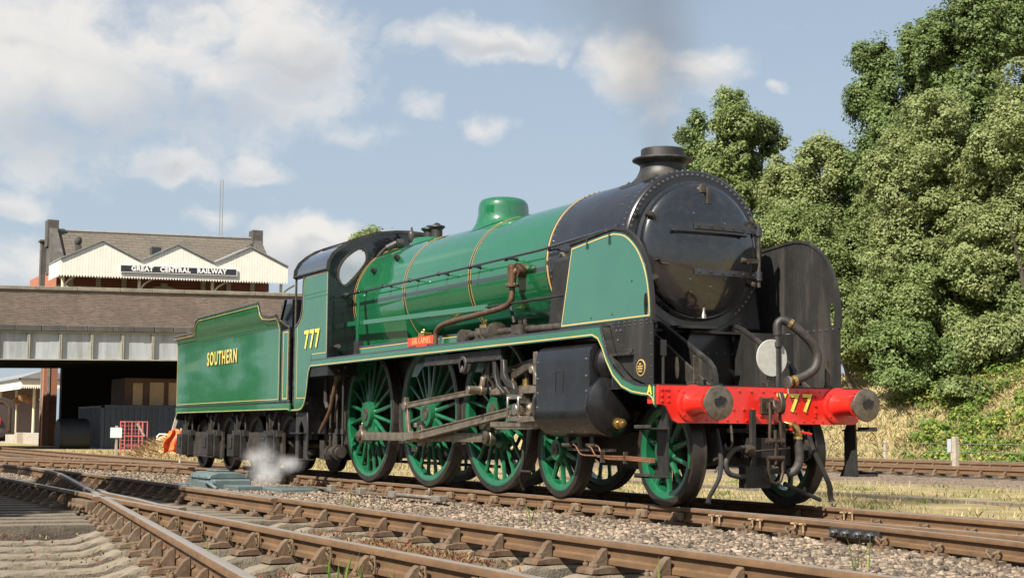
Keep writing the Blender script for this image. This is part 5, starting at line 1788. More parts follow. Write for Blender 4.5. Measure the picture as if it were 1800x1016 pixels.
rail(TRK, line(-16.5, -60, lambda x: cv_rear(1)(x) - 0.078, 40), name='curved_rail')
sx_ = -46.0
k = 0
while sx_ < 15.0:
    dx = 0.70 + 0.03 * math.sin(k * 1.7)
    big = sx_ > -14 or sx_ < -15
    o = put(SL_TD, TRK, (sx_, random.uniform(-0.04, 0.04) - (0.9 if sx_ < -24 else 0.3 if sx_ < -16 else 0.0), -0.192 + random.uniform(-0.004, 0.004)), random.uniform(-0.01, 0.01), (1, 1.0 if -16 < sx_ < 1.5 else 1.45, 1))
    if -34 < sx_ < 9:
        for s_ in (-1, 1):
            if s_ > 0 and sx_ < -11:
                continue
            if sx_ < 0.4:
                ch = put(CHAIR, TRK, (sx_, s_ * 0.7525, -0.146), 0 if s_ < 0 else PI)
                put(KEY, ch, (random.uniform(-0.02, 0.02), 0, 0))
            else:
                if sx_ < 1.2 or s_ > 0 or sx_ > 4:
                    put(CLIP, TRK, (sx_, s_ * 0.7525, -0.146), 0)
                if sx_ > 1.2:
                    put(CLIP, TRK, (sx_, cv_front(s_)(sx_) - 0.08, -0.146), 0)
            if sx_ < -18 and s_ < 0:
                ch = put(CHAIR, TRK, (sx_, cv_rear(s_)(sx_) - 0.075, -0.146), 0)
                put(KEY, ch, (0, 0, 0))
    sx_ += dx
    k += 1
# insulated joint on the near rail and stop blocks between blade and stock rail
yj = cv_front(-1)(3.3) - 0.075
m = MB()
m.box(2.98, 3.62, yj - 0.085, yj - 0.037, -0.118, -0.034)
FP = m.build('fishplate', 'black_matt', TRK, bevel=0.008)
m = MB()
for x in (3.07, 3.22, 3.38, 3.53):
    m.tube([(x, yj - 0.08, -0.075), (x, yj - 0.118, -0.075)], 0.030, 6)
    m.tube([(x, yj - 0.115, -0.075), (x, yj - 0.145, -0.075)], 0.016, 6)
m.build('bolts', 'rivet_black', FP, kind='stuff')
for s_ in (-1, 1):
    for x in np.arange(0.95, 4.4, 0.70):
        for d_ in (0, 0.13):
            if s_ < 0 and x > 2.6:
                continue
            m = MB()
            yb = (cv_front(-1)(x + d_) - 0.075 if s_ < 0 else 0.7525) - 0.037
            m.box(x + d_ - 0.035, x + d_ + 0.035, yb - 0.03, yb + 0.004, -0.052, -0.036)
            m.box(x + d_ + 0.02, x + d_ + 0.035, yb - 0.03, yb - 0.016, -0.118, -0.036)
            m.build('stop_block', 'block_pale', TRK, bevel=0.003)
# point rodding and facing-point gear beside the near rail
m = MB()
m.box(-9.2, -4.9, -1.42, -1.36, -0.125, -0.095)
m.box(-5.6, -4.3, -1.36, -1.30, -0.13, -0.09)
m.build('point_rodding', 'chair_rust', TRK, bevel=0.004)
m = MB()
m.tube([(-5.7, -1.45, -0.09), (-4.4, -1.42, -0.085)], 0.028, 8)
m.cbox((-5.75, -1.45, -0.09), (0.22, 0.11, 0.08))
m.cbox((-4.35, -1.42, -0.09), (0.26, 0.10, 0.07))
m.tube([(-4.6, -1.44, -0.06), (-4.6, -1.44, 0.03)], 0.02, 6)
for x in (-8.2, -7.0):
    m.cbox((x, -1.45, -0.09), (0.16, 0.10, 0.09))
m.build('point_gear', 'signal_metal', TRK, bevel=0.006)

# ---- the turnout in the foreground
Z2 = 0.10
FT = thing('railway_turnout', 'turnout in the foreground with a crossing and pale sleepers', 'railway track', (0, -5.4, 0), group='rail tracks')
F1 = lambda x: -4.63 - 0.0022 * max(0, -6 - x) ** 2
F2 = lambda x: -6.135 - 0.0022 * max(0, -6 - x) ** 2


def F3(x):
    if x > -9.0:
        return -5.10 - 0.1335 * (x + 9.5)
    t = min(1.0, (-9.0 - x) / 7.6)
    return -5.167 + 0.1335 * (7.6 * (t - t * t / 2)) - (0.0022 * max(0, -6 - x) ** 2) * t


rail(FT, line(-60, 26, F1, 60))
rail(FT, line(-0.9 - 1.0, 26, F2, 30))                  # near rail, right of the crossing
rail(FT, line(-60, -2.35, F2, 60))                      # near rail, left of the crossing, ends as a wing
rail(FT, line(-17, 16, F3, 60), name='curved_rail')
rail(FT, line(-17, 16, lambda x: F3(x) - 1.505, 60), name='curved_rail')
rail(FT, [(-2.35, F2(-2.35)), (-1.95, F2(-2) - 0.02), (-1.55, F2(-2) - 0.09)], name='wing_rail')
rail(FT, line(-4.2, -0.7, lambda x: F1(x) - 0.105 + 0.0 * x, 8), name='check_rail')
rail(FT, [(-3.6, F3(-3.6) + 0.10), (-2.6, F3(-2.6) + 0.10), (-1.2, F3(-1.2) + 0.26), (0.2, F2(0) + 0.095), (0.8, F2(0.8) + 0.13)], name='wing_rail')
m = MB()
m.box(-2.25, -1.5, -6.33, -6.24, -0.05, 0.06)
for x in (-2.15, -1.95, -1.75, -1.6):
    m.tube([(x, -6.33, 0.0), (x, -6.38, 0.0)], 0.03, 6)
m.build('crossing_block', 'chair_rust', FT, bevel=0.006)
x = -13.0
k = 0
while x < 10.5:
    jig = random.uniform(-0.012, 0.012)
    if x < -0.6:
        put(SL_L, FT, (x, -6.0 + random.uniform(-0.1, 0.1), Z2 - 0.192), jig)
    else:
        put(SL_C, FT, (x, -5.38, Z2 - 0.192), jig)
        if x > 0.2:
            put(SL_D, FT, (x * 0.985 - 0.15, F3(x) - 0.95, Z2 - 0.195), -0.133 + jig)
    for f_, s_, key in ((F1, -1, 'p'), (F2, -1, 's')):
        if f_ is F2 and -3.0 < x < -0.5:
            continue
        ch = put(CHAIR, FT, (x, f_(x), Z2 - 0.146), jig if s_ < 0 else PI + jig, (0.95, 0.98, 1.0))
        if key == 's':
            put(SKEY, ch, (0.03, 0, 0))
        else:
            kk = put(KEY, ch, (0, 0, 0))
            kk.rotation_euler = (0, 0, PI)
    if x > -12:
        xx = x * 0.985 - 0.15 if x > 0.2 else x
        ch = put(CHAIR, FT, (xx, F3(xx), Z2 - 0.146), -0.133 + jig, (0.95, 0.98, 1.0))
        kk = put(KEY, ch, (0, 0, 0))
        kk.rotation_euler = (0, 0, PI)
        if x > 0.2:
            put(CHAIR, FT, (xx, F3(xx) - 1.505, Z2 - 0.146), -0.133 + jig)
    x += 0.56 if x < -0.6 else 0.70
    k += 1
for o in FT.children:
    if o.name.startswith(('rail', 'curved', 'wing', 'check')) and not o.name.startswith('rail_chair'):
        o.location.z += Z2

# ---- tracks by the embankment
for yc, lab in ((16.95, 'far rusty track nearest the grass strip at right'), (22.3, 'farthest track at the foot of the bank')):
    BT = thing('railway_track', lab, 'railway track', (-15, yc, 0), group='rail tracks')
    for s_ in (-1, 1):
        rail(BT, [(-75, yc + s_ * 0.7525), (-20, yc + s_ * 0.7525), (22, yc + s_ * 0.7525)])
    x = -34.0
    while x < -3:
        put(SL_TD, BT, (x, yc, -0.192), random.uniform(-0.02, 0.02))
        for s_ in (-1, 1):
            put(CHAIR, BT, (x, yc + s_ * 0.7525, -0.146))
        x += 0.76
    if yc < 18:
        m = MB()
        m.box(-21.4, -20.6, yc - 0.86, yc - 0.79, -0.12, -0.03)
        m.build('fishplate', 'black_matt', BT, bevel=0.008)

# ---- point motor (grey green box between the tracks)
PMO = thing('point_motor', 'pale grey-green point motor box between the tracks, beside drifting steam', 'point motor', (-11.0, -2.35, -0.2))
m = MB()
m.box(-11.75, -10.25, -2.65, -2.05, -0.22, -0.02)
m.box(-11.0, -10.2, -2.72, -2.65, -0.22, -0.05)
b0 = m.build('case', 'motor_paint', PMO, bevel=0.02)
m = MB()
m.prism([(-2.68, -0.02), (-2.02, -0.02), (-2.06, 0.05), (-2.2, 0.085), (-2.5, 0.085), (-2.64, 0.05)], 'x', -11.65, -10.5)
m.cbox((-11.1, -2.35, 0.10), (0.5, 0.25, 0.03))
for x in (-11.5, -11.1, -10.7):
    m.box(x - 0.02, x + 0.02, -2.70, -2.0, -0.03, 0.03)
m.build('lid', 'motor_paint', PMO, bevel=0.015)
m = MB()
m.box(-10.25, -9.5, -2.5, -2.1, -0.22, -0.10)
m.box(-12.2, -11.75, -2.72, -2.2, -0.22, -0.12)
m.tube([(-10.4, -2.72, -0.1), (-10.1, -2.8, -0.05), (-9.9, -2.7, -0.15)], 0.03, 8)
m.box(-10.2, -8.9, -2.0, -1.2, -0.2, -0.13)
m.build('drive_rods', 'motor_paint', PMO, bevel=0.01)


# ---- scattered ballast stones
def scatter_stones(name, pts, smin, smax, mat, **kw):
    n = len(pts)
    cube = np.array([[a, b, c] for a in (-1, 1) for b in (-1, 1) for c in (-1, 1)], float)
    F = np.array([(0, 1, 3, 2), (4, 6, 7, 5), (0, 4, 5, 1), (2, 3, 7, 6), (0, 2, 6, 4), (1, 5, 7, 3)])
    s = rng.uniform(smin, smax, n) * rng.choice([1, 1, 1.35], n)
    V = cube[None] * (1 + rng.uniform(-0.45, 0.25, (n, 8, 3)))
    V *= np.stack([s, s * rng.uniform(0.6, 1, n), s * rng.uniform(0.45, 0.8, n)], -1)[:, None, :] * 0.5
    a, b = rng.uniform(0, 6.28, n), rng.uniform(-0.7, 0.7, n)
    ca, sa, cb, sb = np.cos(a), np.sin(a), np.cos(b), np.sin(b)
    x, y, z = V[..., 0], V[..., 1], V[..., 2]
    y2, z2 = y * cb[:, None] - z * sb[:, None], y * sb[:, None] + z * cb[:, None]
    x3, y3 = x * ca[:, None] - y2 * sa[:, None], x * sa[:, None] + y2 * ca[:, None]
    V = np.stack([x3, y3, z2], -1) + pts[:, None, :]
    me = bpy.data.meshes.new(name)
    me.vertices.add(n * 8)
    me.vertices.foreach_set('co', V.reshape(-1).astype(np.float32))
    me.loops.add(n * 24)
    idx = (F[None] + (np.arange(n) * 8)[:, None, None]).reshape(-1)
    me.loops.foreach_set('vertex_index', idx.astype(np.int32))
    me.polygons.add(n * 6)
    me.polygons.foreach_set('loop_start', (np.arange(n * 6) * 4).astype(np.int32))
    me.update(calc_edges=True)
    me.materials.append(MATS[mat])
    o = bpy.data.objects.new(name, me)
    return link(o, kind='stuff', **kw)


pm('ballast_dirty', (0.085, 0.066, 0.048), 0.92, var=0.32, scale=1.6, island=1.3)
P = []
for (x0, x1, y0, y1, dens) in ((1, 9, -6.05, -4.7, 300), (-6, 1, -6.05, -4.7, 60), (0, 9, -8.6, -6.3, 110)):
    n = int((x1 - x0) * (y1 - y0) * dens)
    x, y = rng.uniform(x0, x1, n), rng.uniform(y0, y1, n)
    P.append(np.stack([x, y, gz(x, y) + rng.uniform(-0.008, 0.022, n)], -1))
scatter_stones('dirty_ballast', np.concatenate(P), 0.018, 0.046, 'ballast_dirty', label='dark dirty ballast between the turnout sleepers', cat='ballast')
P = []
for (x0, x1, y0, y1, dens) in ((0, 8, -4.35, -0.95, 1000), (-3, 0, -4.35, -0.95, 750), (-12, -3, -4.35, -0.95, 420), (-24, -12, -4.5, -0.95, 150), (-4, 7, -0.7, 0.7, 120), (-6, 8, 0.8, 2.2, 80), (-30, -12, -6, -4.6, 40)):
    n = int((x1 - x0) * (y1 - y0) * dens)
    x, y = rng.uniform(x0, x1, n), rng.uniform(y0, y1, n)
    P.append(np.stack([x, y, gz(x, y) + rng.uniform(-0.008, 0.022, n)], -1))
scatter_stones('ballast', np.concatenate(P), 0.018, 0.046, 'ballast_stone', label='pinkish grey stone ballast between and around the rails', cat='ballast')


# ---- grass, weeds and dead stalks
def blades(name, base, h, w, lean, mat, **kw):
    n = len(base)
    a = rng.uniform(0, 6.28, n)
    d = np.stack([np.cos(a), np.sin(a), np.zeros(n)], -1)
    q = rng.uniform(0, 6.28, n)
    l_ = np.stack([np.cos(q), np.sin(q), np.zeros(n)], -1) * (rng.uniform(0, 1, n) * lean * h)[:, None]
    up = np.stack([np.zeros(n), np.zeros(n), h], -1)
    V = np.stack([base - d * w[:, None], base + d * w[:, None], base + l_ * 0.4 + up * 0.6 + d * w[:, None] * 0.7, base + l_ + up, base + l_ * 0.4 + up * 0.6 - d * w[:, None] * 0.7], 1)
    me = bpy.data.meshes.new(name)
    me.vertices.add(n * 5)
    me.vertices.foreach_set('co', V.reshape(-1).astype(np.float32))
    me.loops.add(n * 5)
    me.loops.foreach_set('vertex_index', np.arange(n * 5, dtype=np.int32))
    me.polygons.add(n)
    me.polygons.foreach_set('loop_start', (np.arange(n) * 5).astype(np.int32))
    me.update(calc_edges=True)
    me.materials.append(MATS[mat])
    o = bpy.data.objects.new(name, me)
    return link(o, kind='stuff', **kw)


def leaf_mat(name, stops, trans=0.35, rough=0.55, spec=0.25):
    m = bpy.data.materials.new(name)
    m.use_nodes = True
    N = NT(m.node_tree)
    b = m.node_tree.nodes['Principled BSDF']
    g = N.n('ShaderNodeNewGeometry')
    c = N.ramp(g.outputs['Random Per Island'], stops)
    big = N.noise(g.outputs['Position'], 0.45, 3, 0.5)
    mm = N.n('ShaderNodeVectorMath', operation='SCALE')
    N.l(c, mm.inputs[0])
    k = N.math('MULTIPLY_ADD', big, 0.7)
    k.node.inputs[2].default_value = 0.65
    N.l(k, mm.inputs['Scale'])
    N.l(mm.outputs[0], b.inputs['Base Color'])
    b.inputs['Roughness'].default_value = rough
    b.inputs['Specular IOR Level'].default_value = spec
    tr = N.n('ShaderNodeBsdfTranslucent')
    N.l(mm.outputs[0], tr.inputs[0])
    mx = N.n('ShaderNodeMixShader')
    mx.inputs[0].default_value = trans
    N.l(b.outputs[0], mx.inputs[1])
    N.l(tr.outputs[0], mx.inputs[2])
    N.l(mx.outputs[0], m.node_tree.nodes['Material Output'].inputs[0])
    MATS[name] = m


leaf_mat('dry_grass', [(0.0, (0.13, 0.14, 0.04)), (0.3, (0.34, 0.27, 0.12)), (0.7, (0.46, 0.37, 0.19)), (1.0, (0.55, 0.46, 0.27))], 0.25, 0.8)
leaf_mat('straw', [(0.0, (0.30, 0.20, 0.09)), (0.5, (0.42, 0.30, 0.16)), (1.0, (0.54, 0.42, 0.26))], 0.2, 0.8)
leaf_mat('green_grass', [(0.0, (0.06, 0.12, 0.02)), (0.6, (0.12, 0.19, 0.03)), (1.0, (0.28, 0.26, 0.08))], 0.3, 0.7)
leaf_mat('weed_red', [(0.0, (0.16, 0.06, 0.045)), (0.5, (0.22, 0.10, 0.06)), (0.8, (0.20, 0.16, 0.06)), (1.0, (0.30, 0.24, 0.12))], 0.25, 0.8)
n = 26000
x, y = rng.uniform(-34, 6, n), 2.4 + rng.beta(1.1, 1.5, n) * 10.5
keep = rng.random(n) < np.clip(0.35 + 0.5 * np.sin(x * 1.3 + 2 * np.sin(y)) * np.sin(y * 0.9 + x * 0.3), 0.1, 1)
x, y = x[keep], y[keep]
n = len(x)
blades('grass', np.stack([x, y, gz(x, y) - 0.01], -1), rng.uniform(0.03, 0.13, n), rng.uniform(0.004, 0.012, n), 1.2, 'dry_grass', label='short dry grass on the strip beyond the engine', cat='grass')
P = []
for k in range(60):
    cx, cy = rng.uniform(-14, 5), rng.uniform(2.6, 12)
    m_ = rng.integers(20, 60)
    P.append(np.stack([rng.normal(cx, 0.22, m_), rng.normal(cy, 0.16, m_), np.full(m_, -0.27)], -1))
P = np.concatenate(P)
P[:, 2] = gz(P[:, 0], P[:, 1]) - 0.01
n = len(P)
blades('green_tufts', P, rng.uniform(0.03, 0.10, n), rng.uniform(0.005, 0.012, n), 1.3, 'green_grass', label='green tufts of weed in the dry grass strip', cat='weeds')
P = []
for (cx, cy, r, m_) in ((2.6, -4.95, 0.28, 500), (3.4, -5.0, 0.3, 600), (4.2, -5.05, 0.3, 500), (1.4, -5.0, 0.25, 120), (6.2, -5.2, 0.3, 160), (3.2, -7.3, 0.4, 60), (1.0, -7.4, 0.4, 60), (5.0, -6.45, 0.25, 90)):
    P.append(np.stack([rng.normal(cx, r, m_), rng.normal(cy, r * 0.5, m_), np.full(m_, -0.11)], -1))
P = np.concatenate(P)
n = len(P)
blades('red_weeds', P, rng.uniform(0.010, 0.035, n), rng.uniform(0.004, 0.010, n), 1.6, 'weed_red', label='low reddish stonecrop between the pale sleepers', cat='weeds')
P = []
for (cx, cy, m_) in ((5.55, -6.35, 9), (5.9, -6.4, 14), (5.75, -6.5, 10), (6.3, -6.35, 6), (4.0, -6.75, 8), (6.6, -4.95, 6), (-3.0, -3.1, 10), (0.5, -2.6, 6), (5.4, -2.7, 8)):
    P.append(np.stack([rng.normal(cx, 0.05, m_), rng.normal(cy, 0.04, m_), np.full(m_, -0.13)], -1))
P = np.concatenate(P)
n = len(P)
blades('tall_weeds', P, rng.uniform(0.06, 0.24, n), rng.uniform(0.003, 0.008, n), 0.6, 'green_grass', label='upright green weeds beside the near rail', cat='weeds')
# concrete trough edge on the grass
m = MB()
for k in range(22):
    m.box(-24 + k * 1.5, -22.52 + k * 1.5, 7.1, 7.32, -0.30, -0.215 + 0.01 * random.random())
m.build('cable_trough', 'sleeper_concrete', kind='structure', bevel=0.01)
# ================================================================== BRIDGE, STATION, BACKGROUND
def brick_mat(name, c1, c2, mortar, scale=1.0, axes='yz', dark=None):
    m = bpy.data.materials.new(name)
    m.use_nodes = True
    N = NT(m.node_tree)
    b = m.node_tree.nodes['Principled BSDF']
    pos = N.n('ShaderNodeNewGeometry').outputs['Position']
    s_ = N.n('ShaderNodeSeparateXYZ')
    N.l(pos, s_.inputs[0])
    cb = N.n('ShaderNodeCombineXYZ')
    N.l(s_.outputs['xyz'.index(axes[0])], cb.inputs[0])
    N.l(s_.outputs['xyz'.index(axes[1])], cb.inputs[1])
    bt = N.n('ShaderNodeTexBrick')
    N.l(cb.outputs[0], bt.inputs['Vector'])
    bt.inputs['Scale'].default_value = scale
    bt.inputs['Brick Width'].default_value = 0.235
    bt.inputs['Row Height'].default_value = 0.077
    bt.inputs['Mortar Size'].default_value = 0.008
    bt.inputs['Color1'].default_value = (*c1, 1)
    bt.inputs['Color2'].default_value = (*c2, 1)
    bt.inputs['Mortar'].default_value = (*mortar, 1)
    n1 = N.noise(pos, 0.7, 6, 0.65)
    col = N.mix(N.ramp(n1, [(0.35, (0, 0, 0)), (0.75, (0.65, 0.65, 0.65))]), bt.outputs['Color'], dark or sc(c1, 0.5))
    n2 = N.noise(pos, 9, 3, 0.6)
    col = N.mix(N.ramp(n2, [(0.4, (0, 0, 0)), (0.8, (0.5, 0.5, 0.5))]), col, sc(c2, 1.3))
    N.l(col, b.inputs['Base Color'])
    b.inputs['Roughness'].default_value = 0.9
    bp = N.n('ShaderNodeBump')
    bp.inputs['Strength'].default_value = 0.6
    bp.inputs['Distance'].default_value = 0.01
    N.l(bt.outputs['Fac'], bp.inputs['Height'])
    bp.invert = True
    N.l(bp.outputs[0], b.inputs['Normal'])
    MATS[name] = m


brick_mat('brick_parapet', (0.215, 0.150, 0.115), (0.095, 0.075, 0.063), (0.27, 0.235, 0.19), dark=(0.10, 0.080, 0.066))
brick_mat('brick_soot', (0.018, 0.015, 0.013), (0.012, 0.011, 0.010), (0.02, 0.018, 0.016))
brick_mat('brick_red', (0.42, 0.13, 0.065), (0.33, 0.10, 0.055), (0.36, 0.28, 0.2), dark=(0.28, 0.09, 0.05))
brick_mat('brick_red_x', (0.40, 0.13, 0.07), (0.30, 0.10, 0.06), (0.36, 0.28, 0.2), axes='xz', dark=(0.26, 0.1, 0.06))
brick_mat('slate', (0.115, 0.098, 0.074), (0.085, 0.076, 0.062), (0.04, 0.036, 0.032), scale=0.36, dark=(0.15, 0.12, 0.08))
pm('coping_stone', (0.23, 0.205, 0.16), 0.9, var=0.25, scale=2.5, col2=(0.12, 0.11, 0.09), amt=0.4, bump=0.4)
pm('stone_dark', (0.075, 0.070, 0.062), 0.9, var=0.35, scale=1.2, col2=(0.20, 0.175, 0.13), amt=0.32, bump=0.4)
pm('girder_paint', (0.36, 0.385, 0.40), 0.6, var=0.2, scale=2.6, col2=(0.20, 0.19, 0.17), amt=0.38, streak=True)
pm('girder_rib', (0.34, 0.33, 0.27), 0.65, var=0.2, scale=3, col2=(0.20, 0.10, 0.06), amt=0.28)
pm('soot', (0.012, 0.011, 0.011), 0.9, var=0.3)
pm('cream', (0.82, 0.77, 0.66), 0.6, var=0.06, scale=2)
pm('cream_trim', (0.62, 0.56, 0.40), 0.65, var=0.1, scale=3)
pm('white_paint', (0.78, 0.77, 0.74), 0.5, var=0.06)
pm('sign_black', (0.030, 0.030, 0.033), 0.5, var=0.2)
pm('lead', (0.22, 0.22, 0.22), 0.6, var=0.15, scale=2)
pm('window_dark', (0.03, 0.035, 0.035), 0.15, var=0.2)
pm('drum_dark', (0.012, 0.014, 0.017), 0.6, var=0.3, scale=2)
pm('navy', (0.030, 0.043, 0.070), 0.55, var=0.2, scale=2, col2=(0.05, 0.055, 0.06), amt=0.3, streak=True)
pm('tan_panel', (0.36, 0.25, 0.15), 0.7, var=0.15, scale=2)
pm('brown_frame', (0.085, 0.045, 0.028), 0.75, var=0.25, scale=3)
pm('cage_red', (0.45, 0.12, 0.11), 0.6, var=0.2, scale=6)
pm('orange_sheet', (0.80, 0.13, 0.02), 0.55, var=0.12, scale=5)
pm('fence_post', (0.34, 0.30, 0.235), 0.9, var=0.25, scale=6, bump=0.5)
pm('wire', (0.33, 0.32, 0.30), 0.5, metal=0.6, var=0.1)
pm('box_grey', (0.42, 0.45, 0.47), 0.5, metal=0.2, var=0.1)
pm('coach_brown', (0.050, 0.034, 0.028), 0.5, var=0.25, scale=2, coat=0.2)
pm('platform', (0.34, 0.30, 0.25), 0.9, var=0.2, scale=1.5)
pm('straw_base', (0.42, 0.30, 0.14), 0.95, var=0.3, scale=6, bump=1.0, bscale=25)
pm('flower', (0.35, 0.06, 0.05), 0.7, var=0.5, scale=9, col2=(0.08, 0.14, 0.03), amt=0.5)

# ---- road bridge: face at x = BX0, rising gently along +y
BX0 = -64.0
BR = thing('road_bridge', 'brick road bridge with grey riveted girder crossing behind the tender', 'bridge', (BX0, 12, 0))
slope = lambda y: 0.02 * (y - 1.66)
YA, YB = -14.0, 40.0


def slab(mb, x0, x1, y0, y1, z0, z1):
    """box between y0 and y1 following the gradient"""
    a, b = slope(y0), slope(y1)
    vs = [(x, y, z + d) for x in (x0, x1) for y, d in ((y0, a), (y1, b)) for z in (z0, z1)]
    return mb.add(vs, [(0, 1, 3, 2), (4, 6, 7, 5), (0, 4, 5, 1), (2, 3, 7, 6), (0, 2, 6, 4), (1, 5, 7, 3)])


slab(MB(), BX0 - 0.35, BX0, YA, YB, 5.80, 7.52).build('parapet', 'brick_parapet', BR)
slab(MB(), BX0 - 0.33, BX0 + 0.05, YA, YB, 5.80, 6.05).build('plinth', 'brick_parapet', BR)
y = YA
cp = 0
while y < YB:
    L = random.uniform(1.5, 2.1)
    slab(MB(), BX0 - 0.42, BX0 + 0.07 + random.uniform(0, 0.012), y, min(YB, y + L) - 0.012, 7.52, 7.70 + random.uniform(0, 0.012)).build('coping_stone', 'coping_stone', BR, bevel=0.02)
    y += L
y = YA
while y < YB:
    L = random.uniform(0.95, 1.25)
    slab(MB(), BX0 - 0.30, BX0 + 0.22 + random.uniform(0, 0.02), y, min(YB, y + L) - 0.014, 5.50, 5.80).build('string_stone', 'stone_dark', BR, bevel=0.025)
    y += L
slab(MB(), BX0 - 0.02, BX0 + 0.0, YA, YB, 4.15, 5.50).build('girder_web', 'girder_paint', BR)
slab(slab(MB(), BX0 - 0.2, BX0 + 0.17, YA, YB, 4.10, 4.15), BX0 - 0.2, BX0 + 0.17, YA, YB, 5.44, 5.50).build('girder_flange', 'girder_rib', BR)
y = YA + 0.4
while y < YB:
    m = MB()
    slab(m, BX0 + 0.0, BX0 + 0.15, y - 0.012, y + 0.012, 4.15, 5.44)
    slab(m, BX0 + 0.0, BX0 + 0.012, y - 0.08, y + 0.08, 4.15, 5.44)
    slab(m, BX0 + 0.13, BX0 + 0.15, y - 0.06, y + 0.06, 4.15, 5.44)
    rb_ = m.build('girder_stiffener', 'girder_rib', BR)
    if 0 < y < 13:
        m = MB()
        for z in np.arange(4.25, 5.4, 0.1):
            for d in (-0.055, 0.055):
                m.rivet((BX0 + 0.012, y + d, z + slope(y)), (1, 0, 0), 0.022, 5)
        for d in np.arange(0.15, 1.45, 0.13):
            m.rivet((BX0 + 0.0, y + d, 4.20 + slope(y)), (1, 0, 0), 0.025, 5)
        m.build('rivets', 'girder_rib', rb_, kind='stuff')
    y += 1.51
m = MB()
slab(m, BX0 - 15, BX0 - 0.05, YA, YB, 4.7, 6.2)
for x in np.arange(BX0 - 14, BX0 - 0.5, 1.6):
    slab(m, x - 0.15, x + 0.15, YA, YB, 4.2, 4.7)
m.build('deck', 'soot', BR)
m = MB()
m.box(BX0 - 15.2, BX0 - 14.6, 7.3, YB, -0.5, 5.0)
m.box(BX0 - 15.2, BX0 - 0.6, 24.0, 25.0, -0.5, 5.0)
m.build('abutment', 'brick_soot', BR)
slab(MB(), BX0 - 15.3, BX0 - 14.95, YA, YB, 6.2, 7.6).build('rear_parapet', 'brick_parapet', BR)
m = MB()
m.box(-82.4, -81.4, 6.75, 7.55, -0.4, 6.0)
PIER = m.build('brick_pier', 'brick_red_x', BR)
m = MB()
m.box(-81.4, -81.36, 6.95, 7.1, -0.2, 5.5)
m.box(-82.1, -81.9, 6.68, 6.75, -0.2, 5.5)
m.build('pier_strip', 'coping_stone', PIER)

# ---- station building above the bridge
ST = thing('station_building', 'red brick station with slate roof behind the bridge', 'building', (-86, 14.5, 5.5))
m = MB()
m.box(-95, -84.8, 7.9, 21.6, 5.5, 10.9)
m.build('wall', 'brick_red', ST)
m = MB()
m.box(-84.8, -84.7, 7.9, 21.6, 9.55, 9.75)
for y0, y1 in ((8.6, 8.9), (10.3, 10.6), (11.9, 12.2), (17.0, 17.3), (18.7, 19.0), (20.3, 20.6)):
    m.box(-84.8, -84.72, y0, y1, 7.0, 10.9)
m.prism([(14.6 + 2.3 * math.cos(rad(a)), 7.7 + 2.3 * math.sin(rad(a))) for a in range(0, 181, 12)] + [(14.6 + 1.9 * math.cos(rad(a)), 7.7 + 1.9 * math.sin(rad(a))) for a in range(180, -1, -12)], 'x', -84.8, -84.7)
m.box(-84.8, -84.64, 14.4, 14.8, 9.45, 10.15)
m.build('stone_dressing', 'cream_trim', ST)
for (y0, y1) in ((8.95, 10.25), (10.65, 11.85), (17.35, 18.65), (19.05, 20.25)):
    wn = MB().box(-84.8, -84.74, y0, y1, 8.0, 9.55).build('window', 'window_dark', ST)
    m = MB()
    m.rib([(y0 + 0.05, 8.05), (y0 + 0.05, 9.5), (y1 - 0.05, 9.5), (y1 - 0.05, 8.05)], 'x', -84.74, 0.10, 0.05, closed=True)
    for k in (1, 2):
        m.rib([(y0 + (y1 - y0) * k / 3, 8.05), (y0 + (y1 - y0) * k / 3, 9.5)], 'x', -84.735, 0.05, 0.04)
    m.rib([(y0, 8.9), (y1, 8.9)], 'x', -84.733, 0.05, 0.04)
    m.build('window_frame', 'cream_trim', wn)
m = MB()
m.add([(-84.5, 8.0, 10.7), (-84.5, 21.8, 10.85), (-88.3, 21.8, 13.85), (-88.3, 8.0, 13.57), (-92.5, 8.0, 10.7), (-92.5, 21.8, 10.85)], [(0, 1, 2, 3), (3, 2, 5, 4), (0, 3, 4), (1, 5, 2)])
rf = m.build('roof', 'slate', ST, smooth=0)
m = MB()
for k in range(28):
    y0 = 8.1 + k * 0.49
    z0 = 13.60 + (y0 - 8) * 0.02
    m.tube([(-88.3, y0, z0), (-88.3, y0 + 0.48, z0 + 0.0098)], 0.12, 8)
m.build('ridge_tiles', 'lead', rf, kind='stuff')
for yy_, z1 in ((8.1, 14.22), (21.7, 14.42)):
    m = MB()
    m.box(-88.8, -87.8, yy_ - 0.35, yy_ + 0.35, 12.5, z1)
    m.prism([(-84.4, 10.7), (-84.4, 11.0), (-88.2, 14.0), (-88.6, 14.0), (-88.6, 10.7)], 'y', yy_ - 0.25, yy_ + 0.25)
    m.build('gable_parapet', 'stone_dark', ST)
m = MB()
m.box(-89.6, -89.0, 7.6, 8.2, 5.6, 12.9)
m.box(-89.7, -88.9, 7.5, 8.3, 12.9, 13.02)
m.build('side_stack', 'stone_dark', ST)
for yy_, zz_ in ((9.35, 12.45), (20.6, 12.75)):
    m = MB()
    m.box(-86.2, -85.8, yy_ - 0.2, yy_ + 0.2, zz_ - 0.9, zz_)
    m.lathe([(0.10, 0), (0.22, 0.12), (0.26, 0.3), (0.2, 0.5), (0.02, 0.58)], (-86.0, yy_, zz_), 'z', 12)
    m.build('roof_finial', 'stone_dark', ST)
m = MB().box(-86.3, -85.7, 14.0, 14.6, 11.4, 12.6).build('roof_vent', 'window_dark', rf)
m = MB()
for dy in (-0.09, 0.09):
    m.tube([(-93.2, 20.6 + dy, 13.0), (-93.2, 20.6 + dy, 18.6)], 0.035, 5)
m.build('aerial_mast', 'lead', label='thin aerial mast standing above the station roof', cat='mast')

